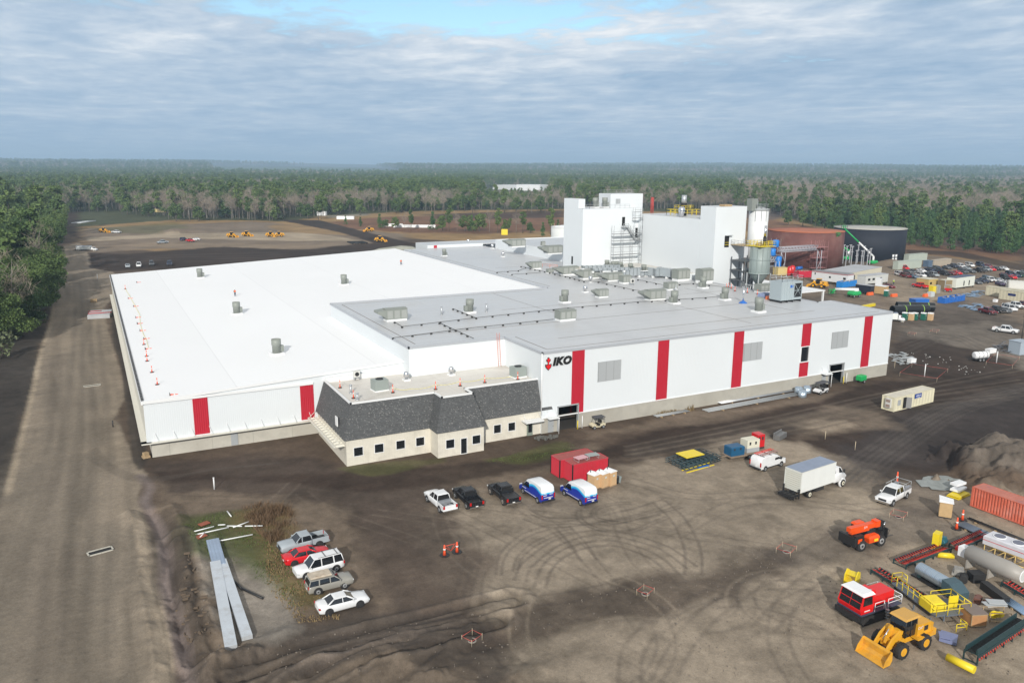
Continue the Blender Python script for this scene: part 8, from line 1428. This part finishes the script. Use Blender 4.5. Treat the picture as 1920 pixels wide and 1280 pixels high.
# ---------------------------------------------------------------- trees
def leafmat(name, c1, c2, hue=.3):
    m = bpy.data.materials.new(name); m.use_nodes = True; t = m.node_tree; b = t.nodes['Principled BSDF']; b.inputs['Roughness'].default_value = .75; b.inputs['Specular IOR Level'].default_value = .2
    oi = t.nodes.new('ShaderNodeObjectInfo'); tc = t.nodes.new('ShaderNodeTexCoord'); nz = t.nodes.new('ShaderNodeTexNoise'); nz.inputs['Scale'].default_value = .45; nz.inputs['Detail'].default_value = 3; t.links.new(tc.outputs['Object'], nz.inputs['Vector'])
    ad = t.nodes.new('ShaderNodeMath'); ad.operation = 'MULTIPLY_ADD'; t.links.new(oi.outputs['Random'], ad.inputs[0]); ad.inputs[1].default_value = .75; mr = t.nodes.new('ShaderNodeMapRange'); t.links.new(nz.outputs['Fac'], mr.inputs[0]); mr.inputs[1].default_value = .3; mr.inputs[2].default_value = .7; mr.inputs[3].default_value = -.2; mr.inputs[4].default_value = .45; t.links.new(mr.outputs[0], ad.inputs[2])
    mx = t.nodes.new('ShaderNodeMix'); mx.data_type = 'RGBA'; t.links.new(ad.outputs[0], mx.inputs[0]); mx.inputs[6].default_value = (*c1, 1); mx.inputs[7].default_value = (*c2, 1); t.links.new(mx.outputs[2], b.inputs['Base Color']); return m
L_pine = leafmat('pine needles', (.052,.095,.034), (.14,.195,.06)); L_oak = leafmat('oak leaves', (.070,.10,.052), (.165,.185,.10)); L_young = leafmat('young pine needles', (.040,.095,.038), (.10,.175,.055)); L_bare = leafmat('bare twigs', (.20,.17,.14), (.36,.30,.235)); L_rust = leafmat('russet leaves', (.13,.085,.045), (.20,.15,.07))
bark = mat('grey bark', (.13,.11,.09), .9); bark_b = mat('pale bark', (.24,.215,.185), .9)
def clumps(cs, per, size, rs, flat=1.0):
    V_ = []; n = len(cs)*per; c = np.repeat(np.array([q[:3] for q in cs]), per, 0); r = np.repeat(np.array([q[3] for q in cs]), per)
    d_ = rs.normal(size=(n, 3)); d_ /= np.linalg.norm(d_, axis=1)[:, None]; p = c + d_*(r*rs.uniform(.35, 1.0, n)**.6)[:, None]*np.array([1, 1, flat])
    a = rs.normal(size=(n, 3)); a /= np.linalg.norm(a, axis=1)[:, None]; b_ = np.cross(a, rs.normal(size=(n, 3))); b_ /= np.linalg.norm(b_, axis=1)[:, None]; s = rs.uniform(.6, 1.3, n)[:, None]*size
    q = np.stack([p-a*s, p+b_*s*.55, p+a*s, p-b_*s*.55], 1).reshape(-1, 3); return q, [(4*i, 4*i+1, 4*i+2, 4*i+3) for i in range(n)]
def tree_meshes(kind, seed):
    rs = np.random.RandomState(seed); tr = MB(); lf = MB()
    if kind == 'pine':
        H_ = rs.uniform(21, 26); lean = rs.uniform(-.7, .7, 2); top = (lean[0], lean[1], H_-1); tr.cyl((0,0,-.5), (lean[0]*.5, lean[1]*.5, H_*.55), .34, .22, 6); tr.cyl((lean[0]*.5, lean[1]*.5, H_*.55), top, .22, .06, 5); cs = []
        for k in range(19): z = H_*rs.uniform(.38, .98); rad = 4.1*(1.08-abs(z/H_-.68)*2.2); a = rs.uniform(0, 6.28); d_ = rs.uniform(.25, 1)*max(rad, .8); c = (lean[0]+d_*math.cos(a), lean[1]+d_*math.sin(a), z); cs.append((*c, rs.uniform(1.4, 2.3))); tr.cyl((lean[0]*z/H_, lean[1]*z/H_, z-.8), c, .09, .03, 4)
        q, f = clumps(cs, 40, .85, rs, .68); lf.add(q, f); return tr, lf, bark, L_pine
    if kind in ('oak', 'bigoak'):
        H_ = rs.uniform(12, 16); tr.cyl((0,0,-.5), (0,0,H_*.5), .45, .25, 7); cs = []
        for k in range(26): a = rs.uniform(0, 6.28); z = H_*rs.uniform(.22, .95); rad = 5.6*math.sqrt(max(.05, 1-((z/H_-.52)/.55)**2)); d_ = rad*rs.uniform(.3, 1); c = (d_*math.cos(a), d_*math.sin(a), z); cs.append((*c, rs.uniform(1.4, 2.4))); (k % 2 == 0) and tr.cyl((0,0,H_*.3), c, .14, .04, 4)
        q, f = clumps(cs, 44, .75, rs, .8) if kind == 'oak' else clumps(cs, 240, .28, rs, .8); lf.add(q, f); return tr, lf, bark, (L_oak if seed % 2 else L_pine)
    if kind == 'bare':
        H_ = rs.uniform(15, 21); tr.cyl((0,0,-.5), (0,0,H_*.6), .22, .12, 6); tr.cyl((0,0,H_*.6), (rs.uniform(-1,1), rs.uniform(-1,1), H_), .12, .03, 5); cs = []
        for k in range(22):
            z = H_*rs.uniform(.35, .9); a = rs.uniform(0, 6.28); l_ = rs.uniform(1.8, 4.2); e = (l_*math.cos(a), l_*math.sin(a), z+l_*rs.uniform(.5, 1.1)); tr.cyl((0,0,z), e, .07, .025, 4); cs.append((*e, 1.6))
        n = len(cs)*26; c = np.repeat(np.array([q[:3] for q in cs]), 26, 0); p = c+rs.normal(size=(n,3))*.7; d_ = rs.normal(size=(n,3))*.8; d_[:,2] = abs(d_[:,2])+.5; w_ = rs.normal(size=(n,3)); w_ /= np.linalg.norm(w_, axis=1)[:,None]; w_ *= .055
        q = np.stack([p-w_, p+w_, p+d_+w_*.3, p+d_-w_*.3], 1).reshape(-1, 3); lf.add(q, [(4*i,4*i+1,4*i+2,4*i+3) for i in range(n)]); return tr, lf, bark_b, L_bare
    if kind == 'young':
        H_ = rs.uniform(11, 15); tr.cyl((0,0,-.5), (0,0,H_*.9), .18, .04, 5); cs = []
        for k in range(22): z = H_*(1-.88*rs.uniform(0, 1)**.7); rad = (H_-z)*.22+.35; a = rs.uniform(0, 6.28); d_ = rad*rs.uniform(.3, 1); c = (d_*math.cos(a), d_*math.sin(a), z); cs.append((*c, .8+rad*.25)); tr.cyl((0,0,z), c, .05, .02, 3)
        q, f = clumps(cs, 48, .42, rs, .9); lf.add(q, f); return tr, lf, bark, L_young
    if kind == 'shrub':
        H_ = rs.uniform(2.5, 5); cs = []
        for k in range(9): a = rs.uniform(0, 6.28); d_ = rs.uniform(0, 1.8); c = (d_*math.cos(a), d_*math.sin(a), rs.uniform(.5, H_)); cs.append((*c, 1.1)); tr.cyl((0,0,-.2), c, .06, .02, 4)
        q, f = clumps(cs, 26, .35, rs, .8); lf.add(q, f); return tr, lf, bark, (L_rust if seed % 2 else L_oak)
PROT = {}
for kind, nv in (('pine', 4), ('oak', 3), ('bigoak', 3), ('bare', 4), ('young', 3), ('shrub', 2)):
    for v in range(nv):
        tr, lf, bm, lm = tree_meshes(kind, 11*v+3 if v % 2 else 10*v+2)
        to = tr.build('trunk', bm); lo = lf.build('crown', lm); C.objects.unlink(to); C.objects.unlink(lo)
        n0 = len(tr.v); cm = MB(); cm.v = tr.v+lf.v; cm.f = tr.f+[[i+n0 for i in f] for f in lf.f]; cm.mi = [0]*len(tr.f)+[1]*len(lf.f); cm.sm = [False]*len(cm.f)
        co = cm.build('tree_source', [bm, lm]); C.objects.unlink(co); PROT.setdefault(kind, []).append((to.data, lo.data, co))
NAMES = dict(pine='pine_tree', oak='evergreen_tree', bigoak='broad_evergreen_tree', bare='bare_tree', young='young_pine', shrub='shrub')
WHAT = dict(pine='tall green pine', oak='rounded grey green tree', bigoak='broad grey green evergreen tree', bare='leafless grey tree', young='dense dark green young pine', shrub='low brown green shrub')
rt = random.Random(21); ntree = 0
def tree(kind, x, y, where_, s=1.0):
    global ntree; ntree += 1; k = rt.randrange(len(PROT[kind])); td, ld_, _ = PROT[kind][k]
    t = thing(NAMES[kind], '%s %s' % (WHAT[kind], where_), 'tree' if kind != 'shrub' else 'shrub', (x, y, gz(x, y)), rt.uniform(0, 6.28), '%s %s' % (NAMES[kind].replace('_', ' ')+'s', where_)); s *= rt.uniform(.85, 1.15); t.scale = (s, s, s*rt.uniform(.92, 1.1))
    for nm, dat in (('trunk', td), ('crown', ld_)): o = bpy.data.objects.new(nm, dat); C.objects.link(o); o.parent = t
def scatter(poly, n, kinds, where_, s=1.0, md=5.5, seed=1):
    rs = random.Random(seed); P = W(poly); xs = [p[0] for p in P]; ys = [p[1] for p in P]; pts = []; tries = 0
    while len(pts) < n and tries < n*80:
        tries += 1; x, y = rs.uniform(min(xs), max(xs)), rs.uniform(min(ys), max(ys))
        if not inside(np.array([x]), np.array([y]), P)[0] or any((x-a)**2+(y-b_)**2 < md*md for a, b_ in pts): continue
        pts.append((x, y)); tree(rs.choice(kinds), x, y, where_, s)
    return pts
edgeL = [(122,446),(110,470),(100,520),(78,575),(50,620),(20,650),(-60,700),(-200,720)]
scatter([(122,446),(108,480),(92,530),(50,560),(-70,590),(-120,500),(20,440)], 34, ['pine','bigoak','bigoak'], 'in the woods left of the haul road', 1.15, 6, 2)
scatter([(92,540),(76,575),(50,612),(10,640),(-90,680),(-120,600),(0,560)], 22, ['bigoak','bigoak','bigoak','bare'], 'at the near end of the left hand woods', 1.05, 6, 3)
scatter([(118,446),(60,448),(-20,440),(-60,425),(60,412),(118,420)], 24, ['pine','pine','bigoak'], 'at the back of the left hand woods', 1.15, 7, 4)
for p, k, s in (((98,528),'bigoak',1.1),((90,548),'bigoak',1.15),((70,560),'bigoak',1.2),((84,572),'bigoak',.95),((40,575),'bigoak',1.3),((66,592),'bigoak',1.05),((30,603),'bigoak',1.2),((50,618),'bigoak',.95),((5,610),'bigoak',1.3),((22,642),'bigoak',1.0),((-25,640),'bigoak',1.2),((-45,600),'pine',1.1),((-5,575),'pine',1.05),((10,548),'pine',1.1),((-70,660),'bigoak',1.2),((52,540),'pine',1.1),((0,672),'shrub',1.4),((34,632),'shrub',1.3),((72,606),'shrub',1.2),((92,566),'shrub',1.1)):
    q = G(*p); tree(k, q[0], q[1], 'at the near end of the left hand woods', s)
FR = 'at the woods edge behind the far field'
scatter([(130,396),(190,399),(300,408),(330,416),(500,418),(545,416),(540,409),(330,405),(200,392),(130,389)], 52, ['bare','bare','pine','oak','bare','shrub'], FR+', left part', .95, 6, 5)
scatter([(548,415),(600,408),(640,405),(740,401),(1060,399),(1060,393),(700,394),(548,405)], 52, ['bare','pine','oak','bare','pine','bare'], FR+', middle part', .95, 8, 6)
scatter([(1395,401),(1460,408),(1530,428),(1560,428),(1500,404),(1395,394)], 14, ['bare','pine','oak','shrub'], FR+', right of the towers', .8, 8, 7)
RP = 'in the plantation behind the navy tank'
scatter([(1540,438),(1600,446),(1700,464),(1800,471),(1925,481),(1990,487),(1990,470),(1850,455),(1700,444),(1600,430),(1545,424)], 74, ['young','young','young','young','young','young','pine'], RP, .92, 4.6, 8)
for p, k, s in (((597,412),'pine',.85),((603,411),'pine',.8),((648,421),'young',.5),((676,425),'young',.55),((712,428),'young',.75),((722,428),'oak',.55),((742,429),'oak',.6),((758,430),'bare',.7),((771,432),'pine',.6),((812,432),'young',.95),((830,433),'oak',.75),((842,434),'pine',.7),((857,434),'bare',.7),((872,434),'oak',.7),((885,434),'young',.9),((899,434),'oak',.85),((918,435),'bare',.75),((933,437),'pine',.65),((950,437),'oak',.65),((968,437),'bare',.7),((980,437),'pine',.7),((995,437),'oak',.6),((1018,443),'young',.6),((1032,441),'pine',.75),((1046,436),'young',.6),((1478,422),'oak',.7),((1505,424),'oak',.8),((1528,430),'pine',.65)):
    q = G(*p); tree(k, q[0], q[1], 'in the straw field before the woods, the one near photo column %s' % p[0] if False else 'in the straw field before the woods', s)
# the rest of the woods: far too many to count
base_pts = [(-400,410),(60,410),(118,400),(190,395),(300,405),(330,410),(500,412),(545,408),(640,399),(740,395),(1060,392),(1400,394),(1460,402),(1530,424),(1600,430),(1700,444),(1850,455),(1990,470),(2400,500)]
rs = np.random.RandomState(12); PT = []
def noman(r0, r1, sp):
    n = int((math.radians(84)/2)*(r1*r1-r0*r0)/(sp*sp)); r = np.sqrt(rs.uniform(r0*r0, r1*r1, n)); a = hd-rs.uniform(math.radians(-42), math.radians(42), n); return np.stack([CAM[0]+r*np.cos(a), CAM[1]+r*np.sin(a), r], 1)
pts = np.concatenate([noman(380, 760, 7.0), noman(760, 1400, 8.5), noman(1400, 2600, 12), noman(2600, 4200, 17), noman(4200, 8200, 32)])
P3d = np.stack([pts[:, 0]-CAM[0], pts[:, 1]-CAM[1], np.full(len(pts), -CAM_H)], 1); dz_ = P3d@FW; sx = 960+F_PX*(P3d@RT)/dz_; sy = 640-F_PX*(P3d@UP)/dz_
by = np.interp(sx, [p[0] for p in base_pts], [p[1] for p in base_pts]); keep = sy < by
for poly in ([(1700,371),(1772,374),(1772,384),(1702,383)], [(905,351),(1020,352),(1024,369),(905,368)], [(380,320),(700,320),(760,327),(740,333),(420,331)]): keep &= ~inside(sx, sy, poly)
pts = pts[keep]; sx = sx[keep]; sy = sy[keep]; zz_ = np.array([gz(x, y) for x, y in pts[:, :2]])
u = rs.rand(len(pts)); band = fbm(pts[:, 0], pts[:, 1], 260, 3)+rs.uniform(-.09, .09, len(pts))
kindi = np.where(band > .51, np.where(u < .78, 2, 0), np.where(u < .62, 0, np.where(u < .86, 1, 2)))
front = (sy > by[keep]-7) & (sx < 1080); kindi = np.where(front & (u < .55), 2, kindi)
rp_ = (sx > 1500) & (sy > np.interp(sx, [1500,1700,1990], [398,412,420])); kindi = np.where(rp_, np.where(u < .95, 3, 0), kindi); kindi = np.where((sx > 1380) & ~rp_ & (sy > 345) & (u < .6), 2, kindi)
me = bpy.data.meshes.new('distant_woods'); me.vertices.add(len(pts)); me.vertices.foreach_set('co', np.stack([pts[:, 0], pts[:, 1], zz_-.2], 1).ravel())
for nm, dat, ty in (('kind', kindi*4+rs.randint(0, 4, len(pts)), 'INT'), ('size', rs.uniform(.75, 1.15, len(pts))*np.where(kindi == 3, .92, 1.0)*np.where(pts[:, 2] > 2600, 1.15, 1.0)*np.where(pts[:, 2] > 4200, 1.5, 1.0)*np.where((sx > 905) & (sx < 1030) & (sy > 350) & (sy < 396), .55, 1.0), 'FLOAT'), ('turn', rs.uniform(0, 6.28, len(pts)), 'FLOAT')):
    a = me.attributes.new(nm, ty, 'POINT'); a.data.foreach_set('value', dat.astype(np.int32 if ty == 'INT' else np.float32))
fo = bpy.data.objects.new('distant_woods', me); C.objects.link(fo); tag(fo, 'endless mixed woods of pines and bare trees reaching to the horizon', 'woods', kind='stuff')
ng = bpy.data.node_groups.new('woods', 'GeometryNodeTree'); ng.interface.new_socket('Geometry', in_out='INPUT', socket_type='NodeSocketGeometry'); ng.interface.new_socket('Geometry', in_out='OUTPUT', socket_type='NodeSocketGeometry')
gi = ng.nodes.new('NodeGroupInput'); go = ng.nodes.new('NodeGroupOutput'); jn = ng.nodes.new('GeometryNodeJoinGeometry')
def attr(nm, ty): n = ng.nodes.new('GeometryNodeInputNamedAttribute'); n.data_type = ty; n.inputs[0].default_value = nm; return n.outputs[0]
ak, as_, at_ = attr('kind', 'INT'), attr('size', 'FLOAT'), attr('turn', 'FLOAT'); cz = ng.nodes.new('ShaderNodeCombineXYZ'); ng.links.new(at_, cz.inputs[2])
for ki, kind in enumerate(('pine', 'oak', 'bare', 'young')):
    for v in range(4):
        src = PROT[kind][v % len(PROT[kind])][2]; cmpn = ng.nodes.new('FunctionNodeCompare'); cmpn.data_type = 'INT'; cmpn.operation = 'EQUAL'; ng.links.new(ak, cmpn.inputs[2]); cmpn.inputs[3].default_value = ki*4+v
        ob = ng.nodes.new('GeometryNodeObjectInfo'); ob.inputs[0].default_value = src; ip = ng.nodes.new('GeometryNodeInstanceOnPoints'); ng.links.new(gi.outputs[0], ip.inputs['Points']); ng.links.new(cmpn.outputs[0], ip.inputs['Selection']); ng.links.new(ob.outputs['Geometry'], ip.inputs['Instance']); ng.links.new(cz.outputs[0], ip.inputs['Rotation']); ng.links.new(as_, ip.inputs['Scale']); ng.links.new(ip.outputs[0], jn.inputs[0])
ng.links.new(jn.outputs[0], go.inputs[0]); md = fo.modifiers.new('woods', 'NODES'); md.node_group = ng
# far field undergrowth
UG = MB(); rs = np.random.RandomState(5)
# ---------------------------------------------------------------- haze
hm = bpy.data.materials.new('thin winter haze'); hm.use_nodes = True; t = hm.node_tree; t.nodes.remove(t.nodes['Principled BSDF']); pv = t.nodes.new('ShaderNodeVolumePrincipled'); pv.inputs['Density'].default_value = .00017; pv.inputs['Color'].default_value = (.55, .77, 1.0, 1); pv.inputs['Anisotropy'].default_value = 0.0
t.links.new(pv.outputs[0], t.nodes['Material Output'].inputs['Volume'])
hb = MB().box(CAM[0]-16500, CAM[0]+16500, CAM[1]-16500, CAM[1]+16500, -3, 175).build('haze', hm); hb['kind'] = 'stuff'; hb['label'] = 'thin pale haze over the whole plain'
print('TREES', ntree, 'woods', len(pts))
